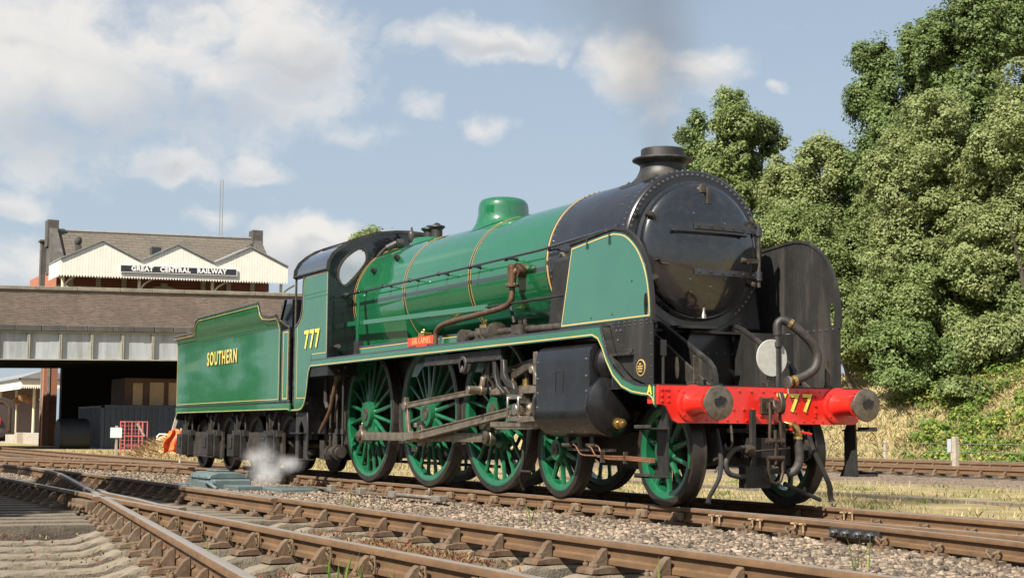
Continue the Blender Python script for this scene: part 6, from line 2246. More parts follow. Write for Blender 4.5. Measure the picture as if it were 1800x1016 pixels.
# boarded canopy with three gables
CA = thing('station_canopy', 'cream boarded canopy with three gables above the bridge parapet', 'canopy', (-81.2, 14.6, 5.5))
CXF = -81.2
pk = [(7.42, 10.96), (9.92, 12.20), (12.28, 11.10), (14.55, 12.24), (16.90, 11.22), (19.22, 12.36), (21.72, 11.24)]


def ctop(y):
    return float(np.interp(y, [p[0] for p in pk], [p[1] for p in pk]))


def cbot(y):
    return 9.93 + (y - 7.43) * 0.0155


nb = 84
w_ = (21.72 - 7.42) / nb
for k in range(nb):
    ya, yb = 7.42 + k * w_, 7.42 + (k + 1) * w_ - 0.010
    ym = (ya + yb) / 2
    pts = [p[0] for p in pk if ya < p[0] < yb]
    poly = [(ya, cbot(ya) + 0.14), (ym, cbot(ym)), (yb, cbot(yb) + 0.14), (yb, ctop(yb))] + [(q_, ctop(q_)) for q_ in pts] + [(ya, ctop(ya))]
    dx = 0.003 * (k % 2)
    MB().prism(poly, 'x', CXF - 0.03 + dx, CXF + dx).build('board', 'cream', CA, smooth=0)
MB().prism([(7.42, 10.15)] + [(a, b - 0.03) for a, b in pk] + [(21.72, 10.35)], 'x', CXF - 0.06, CXF - 0.04).build('backing', 'cream_trim', CA)
for k in range(16):
    xa = CXF - 0.05 - k * 0.22
    MB().prism([(xa, 10.07), (xa - 0.10, 9.93), (xa - 0.205, 10.07), (xa - 0.205, 10.90), (xa, 10.90)], 'y', 7.40, 7.43).build('board', 'cream', CA, smooth=0)
for i in range(6):
    (y0, z0), (y1, z1) = pk[i], pk[i + 1]
    m = MB()
    m.add([(CXF + 0.10, y0, z0 + 0.03), (CXF + 0.10, y1, z1 + 0.03), (-84.9, y1, z1 + 0.03), (-84.9, y0, z0 + 0.03), (CXF + 0.10, y0, z0 + 0.11), (CXF + 0.10, y1, z1 + 0.11), (-84.9, y1, z1 + 0.11), (-84.9, y0, z0 + 0.11)],
          [(0, 1, 2, 3), (7, 6, 5, 4), (0, 4, 5, 1), (1, 5, 6, 2), (2, 6, 7, 3), (3, 7, 4, 0)])
    m.build('canopy_roof', 'lead', CA)
for yy_ in (7.7, 12.3, 16.9, 21.4):
    m = MB()
    m.tube([(CXF - 0.4, yy_, 5.6), (CXF - 0.4, yy_, 10.2)], 0.10, 10)
    m.tube(spline([(CXF - 0.4, yy_, 9.2), (CXF - 0.4, yy_ + 0.3, 9.75), (CXF - 0.4, yy_ + 0.9, 10.15)], 4), 0.06, 6)
    m.build('canopy_post', 'cream_trim', CA)
SGN = thing('name_board', 'long black name board with white capitals on the gabled canopy', 'sign', (CXF + 0.1, 14.65, 10.7))
tilt = math.atan(0.0165)
MS = frame((CXF + 0.06, 14.66, 10.68), (0, math.cos(tilt), math.sin(tilt)), (0, -math.sin(tilt), math.cos(tilt)))
m = MB()
m.box(-3.68, 3.68, -0.235, 0.235, 0, 0.05)
m.v = [tuple(MS @ Vector(v)) for v in m.v]
m.build('frame', 'white_paint', SGN)
m = MB()
m.box(-3.62, 3.62, -0.185, 0.185, 0.03, 0.06)
m.v = [tuple(MS @ Vector(v)) for v in m.v]
m.build('board', 'sign_black', SGN)
text_obj('lettering', 'GREAT   CENTRAL   RAILWAY', 0.40, MS @ Matrix.Translation((0, 0.0, 0.062)), 'white_paint', SGN, ext=0.005, off=0.022, sx=1.0, space=1.12)

# ---- beneath the bridge
CO = thing('shipping_container', 'dark navy corrugated container under the bridge', 'container', (-66, 9.2, -0.2))
m = MB()
m.box(-72.0, -65.9, 7.05, 11.2, -0.2, 2.0)
cb_ = m.build('body', 'navy', CO)
m = MB()
for y in np.arange(7.2, 11.2, 0.30):
    m.box(-65.9, -65.86, y, y + 0.14, -0.1, 1.9)
for x in np.arange(-71.8, -66.0, 0.3):
    m.box(x, x + 0.14, 7.01, 7.05, -0.1, 1.9)
m.build('corrugations', 'navy', cb_, kind='stuff')
m = MB()
for y in (7.08, 11.17):
    m.box(-65.9, -65.84, y - 0.08, y + 0.08, -0.2, 2.02)
m.box(-65.9, -65.84, 7.0, 11.25, 1.9, 2.03)
m.build('corner_post', 'navy', CO)
VB = thing('van_body', 'tan and brown panelled wooden van body resting on the dark container', 'van body', (-67, 9.5, 2.0))
m = MB()
m.box(-70, -66.7, 8.35, 11.6, 2.03, 3.45)
vbm = m.build('body', 'brown_frame', VB)
for y0, y1, z1 in ((8.75, 9.25, 3.2), (9.62, 10.35, 3.25), (10.6, 11.4, 3.25)):
    MB().box(-66.7, -66.66, y0, y1, 2.06, z1).build('panel', 'tan_panel', vbm)
DR = MB()
DR.lathe([(0.001, -0.75), (0.84, -0.75), (0.9, -0.6), (0.9, 0.6), (0.84, 0.75), (0.001, 0.75)], (-66.6, 5.75, 0.45), 'y', 28, caps=False)
DR.build('cable_drum', 'drum_dark', smooth=40, label='dark rounded drum lying in the shade left of the red cage', cat='drum')
CG = thing('mesh_cage', 'red tubular mesh cage standing behind the straw heap', 'cage', (-42, 3.4, -0.2))
m = MB()
for y in (2.95, 3.2, 3.45, 3.75):
    m.tube([(-42.0, y, -0.2), (-42.0, y, 1.08)], 0.022, 6)
for z in (0.2, 0.55, 1.05):
    m.tube([(-42.0, 2.95, z), (-42.0, 3.75, z)], 0.022, 6)
for y in (2.95, 3.75):
    m.tube([(-42.7, y, -0.2), (-42.7, y, 1.08)], 0.022, 6)
    m.tube([(-42.7, y, 1.05), (-42.0, y, 1.05)], 0.022, 6)
m.build('tube_frame', 'cage_red', CG)
m = MB()
for z in np.arange(0.0, 1.05, 0.13):
    m.tube([(-42.7, 2.95, z), (-42.7, 3.75, z)], 0.008, 4)
    m.tube([(-42.7, 2.95, z), (-42.0, 2.95, z)], 0.008, 4)
for y in np.arange(3.0, 3.75, 0.12):
    m.tube([(-42.7, y, 0), (-42.7, y, 1.05)], 0.008, 4)
m.build('mesh_panel', 'cage_red', CG, kind='stuff')
MB().bar((-41.9, 3.35, 1.0), (-41.9, 3.62, 0.55), 0.03, 0.07).build('brace', 'fence_post', CG)
SG = thing('trackside_sign', 'small white sign on a pale post left of the straw heap', 'sign', (-39.2, 2.05, -0.2))
MB().box(-39.24, -39.16, 2.02, 2.09, -0.2, 0.9).build('post', 'fence_post', SG)
MB().box(-39.16, -39.13, 1.84, 2.22, 0.50, 0.84).build('plate', 'white_paint', SG)
WF = MB()
WF.tube([(-40.5, 3.75, -0.2), (-40.5, 3.75, 0.55), (-40.5, 3.82, 0.62), (-40.5, 4.05, 0.62), (-40.5, 4.12, 0.55), (-40.5, 4.12, -0.2)], 0.028, 8)
WF.tube([(-40.5, 3.75, 0.38), (-40.5, 4.12, 0.38)], 0.022, 6)
WF.build('white_frame', 'white_paint', label='low white tubular frame beside the straw heap', cat='frame')
MB().bar((-42.3, 4.95, 1.5), (-42.3, 4.50, -0.2), 0.10, 0.10).build('leaning_pole', 'fence_post', label='grey wooden pole leaning by the tender end', cat='pole')
# orange sheet hung on a stake just behind the tender
OS = thing('orange_sheet', 'bright orange crumpled sheet hanging behind the tender', 'sheet', (-22.3, -0.1, -0.2))
vs, fs = [], []
nu, nv = 9, 12
for i in range(nu):
    for j in range(nv):
        u_, v_ = i / (nu - 1), j / (nv - 1)
        wv = 0.5 + 0.5 * v_
        vs.append((-22.3 + 0.06 * math.sin(u_ * 11 + v_ * 3), -0.10 - 0.10 * v_ + (u_ - 0.5) * (0.34 + 0.16 * math.sin(v_ * 2.6)) - 0.10 + 0.02 * math.sin(v_ * 9), 0.76 - 0.52 * v_ - 0.03 * math.cos(u_ * 7)))
for i in range(nu - 1):
    for j in range(nv - 1):
        a = i * nv + j
        fs.append((a, a + 1, a + nv + 1, a + nv))
o = MB().add(vs, fs).build('cloth', 'orange_sheet', OS, smooth=60)
md = o.modifiers.new('thick', 'SOLIDIFY')
md.thickness = 0.012
MB().tube([(-22.33, -0.1, -0.25), (-22.33, -0.08, 0.80)], 0.025, 6).build('stake', 'fence_post', OS)
# wagon end at the far left
WG = thing('brown_wagon', 'dark brown railway vehicle end at the far left under the bridge', 'wagon', (-58, 0.0, 0))
m = MB()
m.prism([(-1.5, 0.55), (-1.5, 1.75), (-1.3, 2.0), (-0.8, 2.12), (0.7, 2.12), (1.1, 2.0), (1.22, 1.75), (1.22, 0.55)], 'x', -64, -55.4)
wb = m.build('body', 'coach_brown', WG, bevel=0.03)
MB().rib([(-1.45, 0.7), (-1.45, 1.75), (-1.2, 1.95), (0.7, 1.95), (0.95, 1.7), (0.95, 0.7)], 'x', -55.4, 0.08, 0.04).build('end_beading', 'brown_frame', wb)
MB().box(-55.4, -55.3, 0.42, 0.62, 0.95, 1.22).build('tail_lamp', 'red', WG, bevel=0.02)
m = MB()
m.lathe([(0.12, 0), (0.1, 0.3), (0.2, 0.34), (0.2, 0.38), (0.01, 0.4)], (-55.4, 0.6, 0.62), 'x', 16, caps=False)
m.build('buffer', 'coach_brown', WG)
m = MB()
m.box(-63.5, -55.8, -1.2, 0.9, 0.25, 0.6)
for x in (-57, -61):
    for y in (-0.75, 0.75):
        m.lathe([(0.45, -0.06), (0.45, 0.06)], (x, y, 0.45), 'y', 20)
m.build('underframe', 'soot', WG)
# platform and its canopy beyond the bridge
PF = thing('station_platform', 'pale station platform ending in a ramp beyond the bridge', 'platform', (-105, 9.6, -0.2))
m = MB()
m.box(-170, -100, 8.2, 13.5, -0.3, 0.55)
m.prism([(-100, -0.3), (-100, 0.55), (-88, -0.15), (-88, -0.3)], 'y', 8.6, 13.5)
m.build('slab', 'platform', PF)
PC = thing('platform_canopy', 'cream platform canopy with toothed valance seen under the bridge', 'canopy', (-105, 9.6, 0.55))
for k in range(22):
    y0 = 8.37 + k * 0.155
    MB().prism([(y0, 3.80), (y0 + 0.07, 3.66), (y0 + 0.14, 3.80), (y0 + 0.14, 4.32), (y0, 4.32)], 'x', -100.2, -100.15).build('board', 'cream', PC, smooth=0)
m = MB()
m.box(-170, -100.2, 8.34, 8.38, 3.66, 4.32)
m.build('side_valance', 'cream', PC)
m = MB()
m.prism([(8.25, 4.32), (8.25, 4.42), (10.2, 5.1), (12.2, 4.42), (12.2, 4.32)], 'x', -170, -100.1)
m.build('roof', 'lead', PC)
m = MB()
m.box(-170, -100, 8.2, 8.34, 4.30, 4.42)
m.box(-100.1, -100.0, 8.2, 12.2, 4.30, 4.42)
m.build('gutter', 'motor_paint', PC)
m = MB()
for x in (-102, -110, -118, -128, -140):
    m.tube([(x, 9.6, 0.5), (x, 9.6, 4.4)], 0.1, 8)
m.build('columns', 'cream_trim', PC)
m = MB()
m.box(-150, -108, 11.2, 12.2, 0.5, 4.2)
PB = m.build('platform_building', 'brown_frame', label='dark brown building on the platform seen under the bridge', cat='building')
m = MB()
for i, (x, y, z) in enumerate(((-103, 8.95, 3.1), (-104, 9.5, 3.0), (-105, 10.0, 3.1), (-108, 9.3, 2.9))):
    m = MB()
    m.lathe([(0.02, -0.3), (0.2, -0.22), (0.3, 0.0), (0.26, 0.2), (0.02, 0.3)], (x, y, z), 'z', 12)
    for k in range(50):
        p = Vector((random.gauss(0, 1), random.gauss(0, 1), random.gauss(0, 1))).normalized() * 0.27
        m.rivet(Vector((x, y, z)) + p, p, 0.06, 5)
    m.tube([(x, y, z + 0.25), (x, y, 4.0)], 0.012, 5)
    m.build('hanging_basket', 'flower', label=['leftmost flower basket under the far platform canopy', 'second flower basket from the left under the far platform canopy', 'rightmost flower basket under the far platform canopy', 'farthest flower basket under the far platform canopy'][i], cat='hanging basket', group='hanging baskets under the platform canopy')
SB = thing('platform_sign', 'dark hanging sign under the platform canopy', 'sign', (-103, 10.4, 2.9))
MB().box(-103.05, -103, 10.0, 11.0, 2.75, 3.1).build('plate', 'sign_black', SB)
text_obj('lettering', 'PLA', 0.30, frame((-102.985, 10.33, 2.93), (0, 1, 0), (0, 0, 1)), 'white_paint', SB, ext=0.005, off=0.006)

# straw heap
HP = thing('straw_heap', 'heap of straw and dead grass beside the track behind the tender', 'straw heap', (-38, 3.6, -0.2))
vs, fs = [], []
nr, na = 9, 28
for i in range(nr):
    for j in range(na):
        q_ = 2 * PI * j / na
        r_ = i / (nr - 1)
        h = 0.78 * (1 - r_ ** 1.7) * (1 + 0.18 * math.sin(q_ * 3 + r_ * 4)) + 0.05 * random.random()
        vs.append((-38 + 1.6 * r_ * math.cos(q_), 3.75 + 1.35 * r_ * math.sin(q_), -0.25 + h))
for i in range(nr - 1):
    for j in range(na):
        fs.append((i * na + j, i * na + (j + 1) % na, (i + 1) * na + (j + 1) % na, (i + 1) * na + j))
MB().add(vs, fs).build('mound', 'straw_base', HP, smooth=60)
n = 5200
q_, r_ = rng.uniform(0, 6.28, n), np.sqrt(rng.random(n))
P = np.stack([-38 + 1.7 * r_ * np.cos(q_), 3.75 + 1.5 * r_ * np.sin(q_), -0.27 + 0.76 * (1 - r_ ** 1.7)], -1)
o = blades('straws', P, rng.uniform(0.05, 0.20, n), rng.uniform(0.006, 0.014, n), 3.0, 'straw')
o.parent = HP
o.matrix_parent_inverse = LOCS[HP.name].inverted()
n = 5000
x, y = rng.uniform(-50, -24, n), rng.uniform(2.0, 7.5, n)
blades('verge_grass', np.stack([x, y, gz(x, y)], -1), rng.uniform(0.05, 0.25, n), rng.uniform(0.006, 0.016, n), 1.0, 'dry_grass', label='dry yellow verge grass around the straw heap', cat='grass')

# ================================================================== EMBANKMENT AND TREES
def ez(x, y):
    t = np.clip((y - 25.5) / 9.0, 0, 1)
    return -0.35 + (4.1 + 0.025 * (x + 25)) * (t * t * (3 - 2 * t)) + 0.10 * np.sin(x * 0.7 + y) * t + np.clip(y - 34.5, 0, 60) * 0.02


exs, eys = np.linspace(-110, 30, 120), np.concatenate([np.linspace(25.4, 36, 24), [40, 50, 70, 90]])
X_, Y_ = np.meshgrid(exs, eys, indexing='ij')
Z_ = ez(X_, Y_) + rng.normal(0, 0.05, X_.shape) * (Y_ > 26)
m = MB()
m.v = [tuple(p) for p in np.stack([X_, Y_, Z_], -1).reshape(-1, 3)]
ny = len(eys)
m.f = [(i * ny + j, (i + 1) * ny + j, (i + 1) * ny + j + 1, i * ny + j + 1) for i in range(len(exs) - 1) for j in range(ny - 1)]
m.build('embankment', 'ground_mix', kind='structure', smooth=60, flip=False)
n = 42000
x, y = rng.uniform(-50, -14, n), 25.5 + rng.beta(1.2, 1.4, n) * 10.5
blades('bank_grass', np.stack([x, y, ez(x, y) - 0.02], -1), rng.uniform(0.08, 0.34, n), rng.uniform(0.010, 0.024, n), 1.5, 'dry_grass', label='long dry grass covering the bank at right', cat='grass')
leaf_mat('leaf_poplar', [(0.0, (0.120, 0.160, 0.045)), (0.45, (0.165, 0.215, 0.065)), (0.85, (0.195, 0.245, 0.090)), (1.0, (0.25, 0.30, 0.12))], 0.32, 0.5, 0.3)
leaf_mat('leaf_dark', [(0.0, (0.085, 0.130, 0.036)), (0.5, (0.125, 0.180, 0.055)), (0.85, (0.165, 0.220, 0.075)), (1.0, (0.22, 0.27, 0.10))], 0.32, 0.5, 0.3)
leaf_mat('leaf_light', [(0.0, (0.155, 0.190, 0.060)), (0.5, (0.210, 0.250, 0.088)), (0.85, (0.24, 0.28, 0.115)), (1.0, (0.29, 0.33, 0.15))], 0.32, 0.5, 0.3)
leaf_mat('leaf_bramble', [(0.0, (0.06, 0.12, 0.02)), (0.5, (0.12, 0.20, 0.03)), (0.8, (0.22, 0.27, 0.05)), (1.0, (0.36, 0.30, 0.08))], 0.32, 0.55, 0.3)
leaf_mat('leaf_conifer', [(0.0, (0.010, 0.028, 0.010)), (1.0, (0.030, 0.060, 0.020))], 0.15, 0.6, 0.2)
pm('bark', (0.085, 0.070, 0.052), 0.9, var=0.3, scale=4, bump=0.6, bscale=18, col2=(0.16, 0.14, 0.11), amt=0.35)


def leaves(name, pts, nrm, size, mat, parent=None, **kw):
    n = len(pts)
    r = rng.normal(size=(n, 3))
    nrm = nrm + rng.normal(0, 0.45, (n, 3))
    nrm /= np.linalg.norm(nrm, axis=1)[:, None] + 1e-9
    a = np.cross(nrm, r)
    a /= np.linalg.norm(a, axis=1)[:, None] + 1e-9
    b = np.cross(nrm, a)
    s = size * rng.uniform(0.6, 1.3, n)
    A, B = a * s[:, None] * 0.62, b * s[:, None] * 0.42
    V = np.stack([pts - A * 0.9, pts + A * 0.45 + B, pts + A * 0.45 - B], 1)
    me = bpy.data.meshes.new(name)
    me.vertices.add(n * 3)
    me.vertices.foreach_set('co', V.reshape(-1).astype(np.float32))
    me.loops.add(n * 3)
    me.loops.foreach_set('vertex_index', np.arange(n * 3, dtype=np.int32))
    me.polygons.add(n)
    me.polygons.foreach_set('loop_start', (np.arange(n) * 3).astype(np.int32))
    me.update(calc_edges=True)
    me.materials.append(MATS[mat])
    o = bpy.data.objects.new(name, me)
    return link(o, parent, **kw)


def tree(name, label, base, blobs, nclump, per, crad, lsize, mat, trunk=0.28, group='trees on the bank', cat='tree', limbs=7, lumpy=True):
    """trunk with limbs into each lobe of an uneven crown; leaves in clumps near the crown's skin"""
    T = thing(name, label, cat, base, group=group)
    base = Vector(base)
    top = max(blobs, key=lambda b_: b_[2] + b_[5])
    m = MB()
    tip = Vector((top[0], top[1], top[2] + top[5] * 0.6))
    mid = base.lerp(tip, 0.45) + Vector((random.uniform(-0.4, 0.4), random.uniform(-0.4, 0.4), 0))
    sp = spline([tuple(base - Vector((0, 0, 0.3))), tuple(mid), tuple(tip)], 6)
    m.tube(sp, [trunk * (1 - 0.85 * i / (len(sp) - 1)) + 0.02 for i in range(len(sp))], 8)
    for b_ in blobs:
        for _ in range(max(1, limbs // len(blobs))):
            t = random.uniform(0.15, 0.6)
            p0 = Vector(sp[int(t * (len(sp) - 1))])
            p1 = Vector((b_[0], b_[1], b_[2])) + Vector((random.uniform(-0.4, 0.4) * b_[3], random.uniform(-0.1, 0.5) * b_[4], random.uniform(-0.4, 0.35) * b_[5]))
            q_ = p0.lerp(p1, 0.5) + Vector((0, 0, 0.12 * (p1 - p0).length))
            m.tube(spline([tuple(p0), tuple(q_), tuple(p1)], 4), [trunk * 0.42 * (1 - 0.1 * i) + 0.012 for i in range(9)], 6)
    m.build('trunk', 'bark', T, smooth=60)
    sub = []
    for b_ in blobs:                                    # each lobe breaks up into lumps of its own
        ns = 11
        for k in range(ns):
            q_ = rng.normal(size=3)
            q_ /= np.linalg.norm(q_)
            f = rng.uniform(0.30, 0.48)
            o_ = rng.uniform(0.55, 0.80)
            sub.append((b_[0] + q_[0] * b_[3] * o_, b_[1] + q_[1] * b_[4] * o_, b_[2] + q_[2] * b_[5] * o_, b_[3] * f, b_[4] * f, b_[5] * f))
    if lumpy:
        blobs = sub
    vol = np.array([b_[3] * b_[4] + b_[4] * b_[5] + b_[3] * b_[5] for b_ in blobs])
    cnt = rng.multinomial(nclump, vol / vol.sum())
    P, Nn = [], []
    for b_, c_ in zip(blobs, cnt):
        d = rng.normal(size=(c_, 3))
        d /= np.linalg.norm(d, axis=1)[:, None]
        r = rng.uniform(0.25, 1.0, c_) ** 0.45 * rng.uniform(0.85, 1.2, c_)
        cen = np.array(b_[:3]) + d * r[:, None] * np.array(b_[3:6])
        cr = crad * rng.uniform(0.35, 1.0, c_)
        k = rng.poisson(per, c_) + 4
        idx = np.repeat(np.arange(c_), k)
        e = rng.normal(size=(len(idx), 3))
        e /= np.linalg.norm(e, axis=1)[:, None]
        rr = rng.random(len(idx)) ** 0.4
        P.append(cen[idx] + e * (rr * cr[idx])[:, None] * np.array([1, 1, 0.8]))
        Nn.append(e * 0.5 + d[idx] * 0.55 + np.array([0.1, -0.15, 0.6]))
    P, Nn = np.concatenate(P), np.concatenate(Nn)
    ok = P[:, 2] > base.z + 0.05
    leaves('crown', P[ok], Nn[ok], lsize, mat, T)
    return T


def at(px, py, D_):
    p = CAM + FW * D_ + RT * ((px - 900) / 2711.7 * D_) - UP * ((py - 508) / 2711.7 * D_)
    return p


def px_tree(name, label, spec, D_, nclump, per, crad, lsize, mat, gz_=None, **kw):
    """lobes given as measured outline centres and half sizes in the photograph at a chosen distance"""
    bl = []
    for (px, py, hw, hh, dd) in spec:
        p = at(px, py, D_ + dd)
        k = (D_ + dd) / 2711.7
        bl.append((p.x, p.y, p.z, hw * k, hw * k * 0.95, hh * k))
    cx = sum(b_[0] for b_ in bl) / len(bl)
    cy = sum(b_[1] for b_ in bl) / len(bl)
    bz = float(ez(cx, cy)) if cy > 25.5 else float(gz(cx, cy))
    return tree(name, label, (cx, cy, bz), bl, nclump, per, crad, lsize, mat, **kw)


px_tree('poplar_tree', 'slim dark tree partly behind the chimney, leftmost on the bank', [(1218, 250, 24, 60, 0), (1228, 330, 34, 70, 0)], 82, 210, 90, 0.65, 0.17, 'leaf_dark', trunk=0.2)
px_tree('poplar_tree', 'rounded upright tree just right of the chimney', [(1300, 215, 58, 62, 0), (1330, 270, 52, 70, 1), (1275, 310, 50, 70, -1), (1330, 380, 60, 70, 0)], 77, 560, 115, 0.65, 0.155, 'leaf_poplar')
px_tree('poplar_tree', 'shorter pale tree in the gap between the taller crowns', [(1440, 300, 50, 65, 0), (1400, 370, 60, 70, 0), (1470, 380, 60, 90, 1), (1370, 330, 40, 50, 1)], 72, 560, 115, 0.65, 0.15, 'leaf_light')
px_tree('poplar_tree', 'tall dark poplar with bare twigs at its top, left edge of the high crowns', [(1530, 105, 34, 40, 2), (1535, 190, 46, 70, 2), (1590, 110, 48, 60, 0), (1545, 290, 58, 80, 1), (1600, 220, 60, 90, 0), (1538, 235, 34, 60, 0.5), (1560, 250, 40, 50, 0)], 70, 900, 110, 0.65, 0.15, 'leaf_dark', trunk=0.24)
px_tree('poplar_tree', 'highest poplar reaching the top edge of the picture', [(1690, 60, 85, 95, 0), (1640, 90, 55, 70, 1), (1770, 20, 80, 90, 1), (1720, 190, 95, 100, 0)], 68, 1000, 110, 0.65, 0.15, 'leaf_dark', trunk=0.36)
px_tree('broad_tree', 'broad pale green tree filling the middle of the bank', [(1640, 230, 90, 90, 0), (1590, 330, 85, 90, -1), (1700, 330, 100, 110, -1), (1620, 440, 100, 100, -1)], 64, 1250, 125, 0.62, 0.125, 'leaf_light', trunk=0.3)
px_tree('broad_tree', 'yellowish green tree cut by the right edge', [(1790, 260, 80, 100, 0), (1830, 380, 100, 110, 0), (1760, 430, 80, 100, -1), (1850, 180, 80, 100, 1)], 60, 1000, 125, 0.62, 0.125, 'leaf_light', trunk=0.28)
px_tree('broad_tree', 'leafy tree directly behind the far smoke deflector', [(1420, 440, 75, 90, 0), (1480, 500, 70, 90, -1), (1380, 400, 55, 60, 1), (1450, 570, 60, 60, -1), (1530, 440, 60, 90, 0)], 69, 1000, 125, 0.62, 0.125, 'leaf_poplar')
px_tree('broad_tree', 'dense tree behind the dark shrub at lower right', [(1680, 520, 100, 80, 0), (1780, 540, 90, 80, 0), (1580, 530, 80, 80, 0)], 61, 950, 125, 0.62, 0.125, 'leaf_poplar', trunk=0.2)
px_tree('broad_tree', 'pale tree filling the gap low between the rounded tree and the high crowns', [(1380, 460, 60, 70, 0), (1440, 520, 60, 70, 0), (1500, 420, 50, 80, 1)], 74, 560, 105, 0.62, 0.15, 'leaf_light', trunk=0.2)
px_tree('broad_tree', 'dark leafy tree standing behind the broad pale tree', [(1600, 380, 120, 130, 0), (1740, 330, 130, 160, 0), (1660, 520, 140, 100, 0)], 76, 900, 70, 0.9, 0.22, 'leaf_dark', trunk=0.3)
px_tree('broad_tree', 'dark leafy tree standing behind the far smoke deflector and the gap', [(1480, 520, 110, 100, 0), (1400, 470, 80, 90, 0), (1560, 590, 90, 70, 0), (1530, 330, 50, 90, 0)], 82, 650, 70, 0.9, 0.22, 'leaf_poplar', trunk=0.3)
px_tree('shrub', 'wide pale shrub under the trees at the right edge', [(1730, 600, 70, 45, 0), (1800, 590, 70, 50, 0)], 58, 260, 90, 0.55, 0.13, 'leaf_light', trunk=0.08, cat='shrub', group='shrubs on the bank')
px_tree('shrub', 'low loose shrub in the brambles above the box post', [(1690, 690, 45, 28, 0), (1740, 700, 40, 24, 0)], 56, 150, 80, 0.45, 0.13, 'leaf_poplar', trunk=0.06, cat='shrub', group='shrubs on the bank')
px_tree('shrub', 'dark green shrub on the bank, right of the deflector', [(1610, 610, 70, 55, 0), (1670, 640, 60, 45, 0), (1560, 600, 45, 50, 0.5), (1590, 665, 45, 25, -0.5)], 59, 300, 160, 0.6, 0.13, 'leaf_dark', trunk=0.1, cat='shrub', group='shrubs on the bank')
px_tree('shrub', 'light bushy shrub at the left foot of the trees', [(1500, 590, 40, 40, 0), (1530, 640, 30, 25, 0), (1475, 560, 40, 60, 1)], 63, 160, 150, 0.6, 0.13, 'leaf_poplar', trunk=0.08, cat='shrub', group='shrubs on the bank')
# bramble patch running down the bank at the right
P, Nn = [], []
for k in range(1050):
    x = rng.uniform(-37, -15)
    y = rng.uniform(26.3, 36)
    d_ = Vector((x, y, 1.0)) - CAM
    px_ = 900 + 2711.7 * d_.dot(RT) / d_.dot(FW)
    if px_ < 1575 + rng.normal(0, 22) + (33 - y) * 9 * (1 if y < 33 else 0):
        continue
    z = ez(x, y) + rng.uniform(0.0, 0.38)
    m_ = 70
    e = rng.normal(size=(m_, 3))
    e /= np.linalg.norm(e, axis=1)[:, None]
    P.append(np.array([x, y, z]) + e * rng.random((m_, 1)) ** 0.4 * rng.uniform(0.25, 0.75) * np.array([1, 1, 0.5]))
    Nn.append(e + np.array([0, -0.3, 0.6]))
leaves('bramble', np.concatenate(P), np.concatenate(Nn), 0.14, 'leaf_bramble', label='green and yellowing brambles sprawling over the bank at right', cat='brambles', kind='stuff')
# far trees: above the cab roof, beyond the platform
px_tree('far_tree', 'distant tree top peeping over the engine cab roof', [(650, 425, 34, 22, 0), (690, 430, 30, 18, 0)], 120, 60, 45, 1.0, 0.30, 'leaf_poplar', group='distant trees', trunk=0.25)
px_tree('far_tree', 'distant tree beyond the platform canopy', [(-20, 700, 30, 35, 0), (12, 715, 18, 25, 0)], 190, 70, 45, 1.3, 0.4, 'leaf_dark', group='distant trees', trunk=0.25)
# leafy trees left of the viewer, outside the picture: their shade falls over the left end of the turnout
for i, (x, y, h) in enumerate(((-2.6, -12.2, 9.9), (-7.0, -12.0, 9.7), (-11.5, -12.2, 10.0))):
    bl = [(x, y, h * 0.62, 2.3, 1.7, h * 0.30), (x + 0.5, y, h * 0.34, 2.3, 1.6, h * 0.24)]
    tree('yard_tree', ['leafy yard tree nearest the viewer, outside the picture', 'middle leafy yard tree, outside the picture', 'farthest leafy yard tree, outside the picture'][i], (x, y, -0.35), bl, 260, 70, 0.8, 0.28, 'leaf_dark', trunk=0.2, group='yard trees beside the viewer')
# trees on the other side of the yard, which the tender's paint mirrors
for i, (x, y, h, r) in enumerate(((-71.3, -17.4, 8.2, 2.0), (-76.8, -17.3, 5.0, 1.1), (-65.6, -17.3, 6.2, 1.1), (-95, -22, 6.5, 1.8))):
    bl = [(x, y, -0.3 + h * f, r * (1.05 - f), r * (1.05 - f), h * 0.16) for f in (0.2, 0.4, 0.6, 0.78, 0.92)]
    tree('conifer_tree', ['tallest dark conifer across the yard, outside the picture', 'middle dark conifer across the yard, outside the picture', 'low dark conifer across the yard, outside the picture', 'farthest dark conifer across the yard, outside the picture'][i],
         (x, y, -0.35), bl, 110, 40, 0.5, 0.22, 'leaf_conifer', trunk=0.14, group='conifers across the yard')
P, Nn = [], []
for k in range(1100):
    x, y = rng.uniform(-150, 40), -38 + rng.normal(0, 1.5)
    z = -0.4 + rng.uniform(0.2, 4.2) * (0.75 + 0.25 * math.sin(x * 0.21))
    m_ = 30
    e = rng.normal(size=(m_, 3))
    e /= np.linalg.norm(e, axis=1)[:, None]
    P.append(np.array([x, y, z]) + e * rng.random((m_, 1)) ** 0.4 * 1.3)
    Nn.append(e + np.array([0, 0, 0.4]))
leaves('hedge', np.concatenate(P), np.concatenate(Nn), 0.45, 'leaf_dark', label='long hedge across the yard behind the viewer', cat='hedge', kind='stuff')

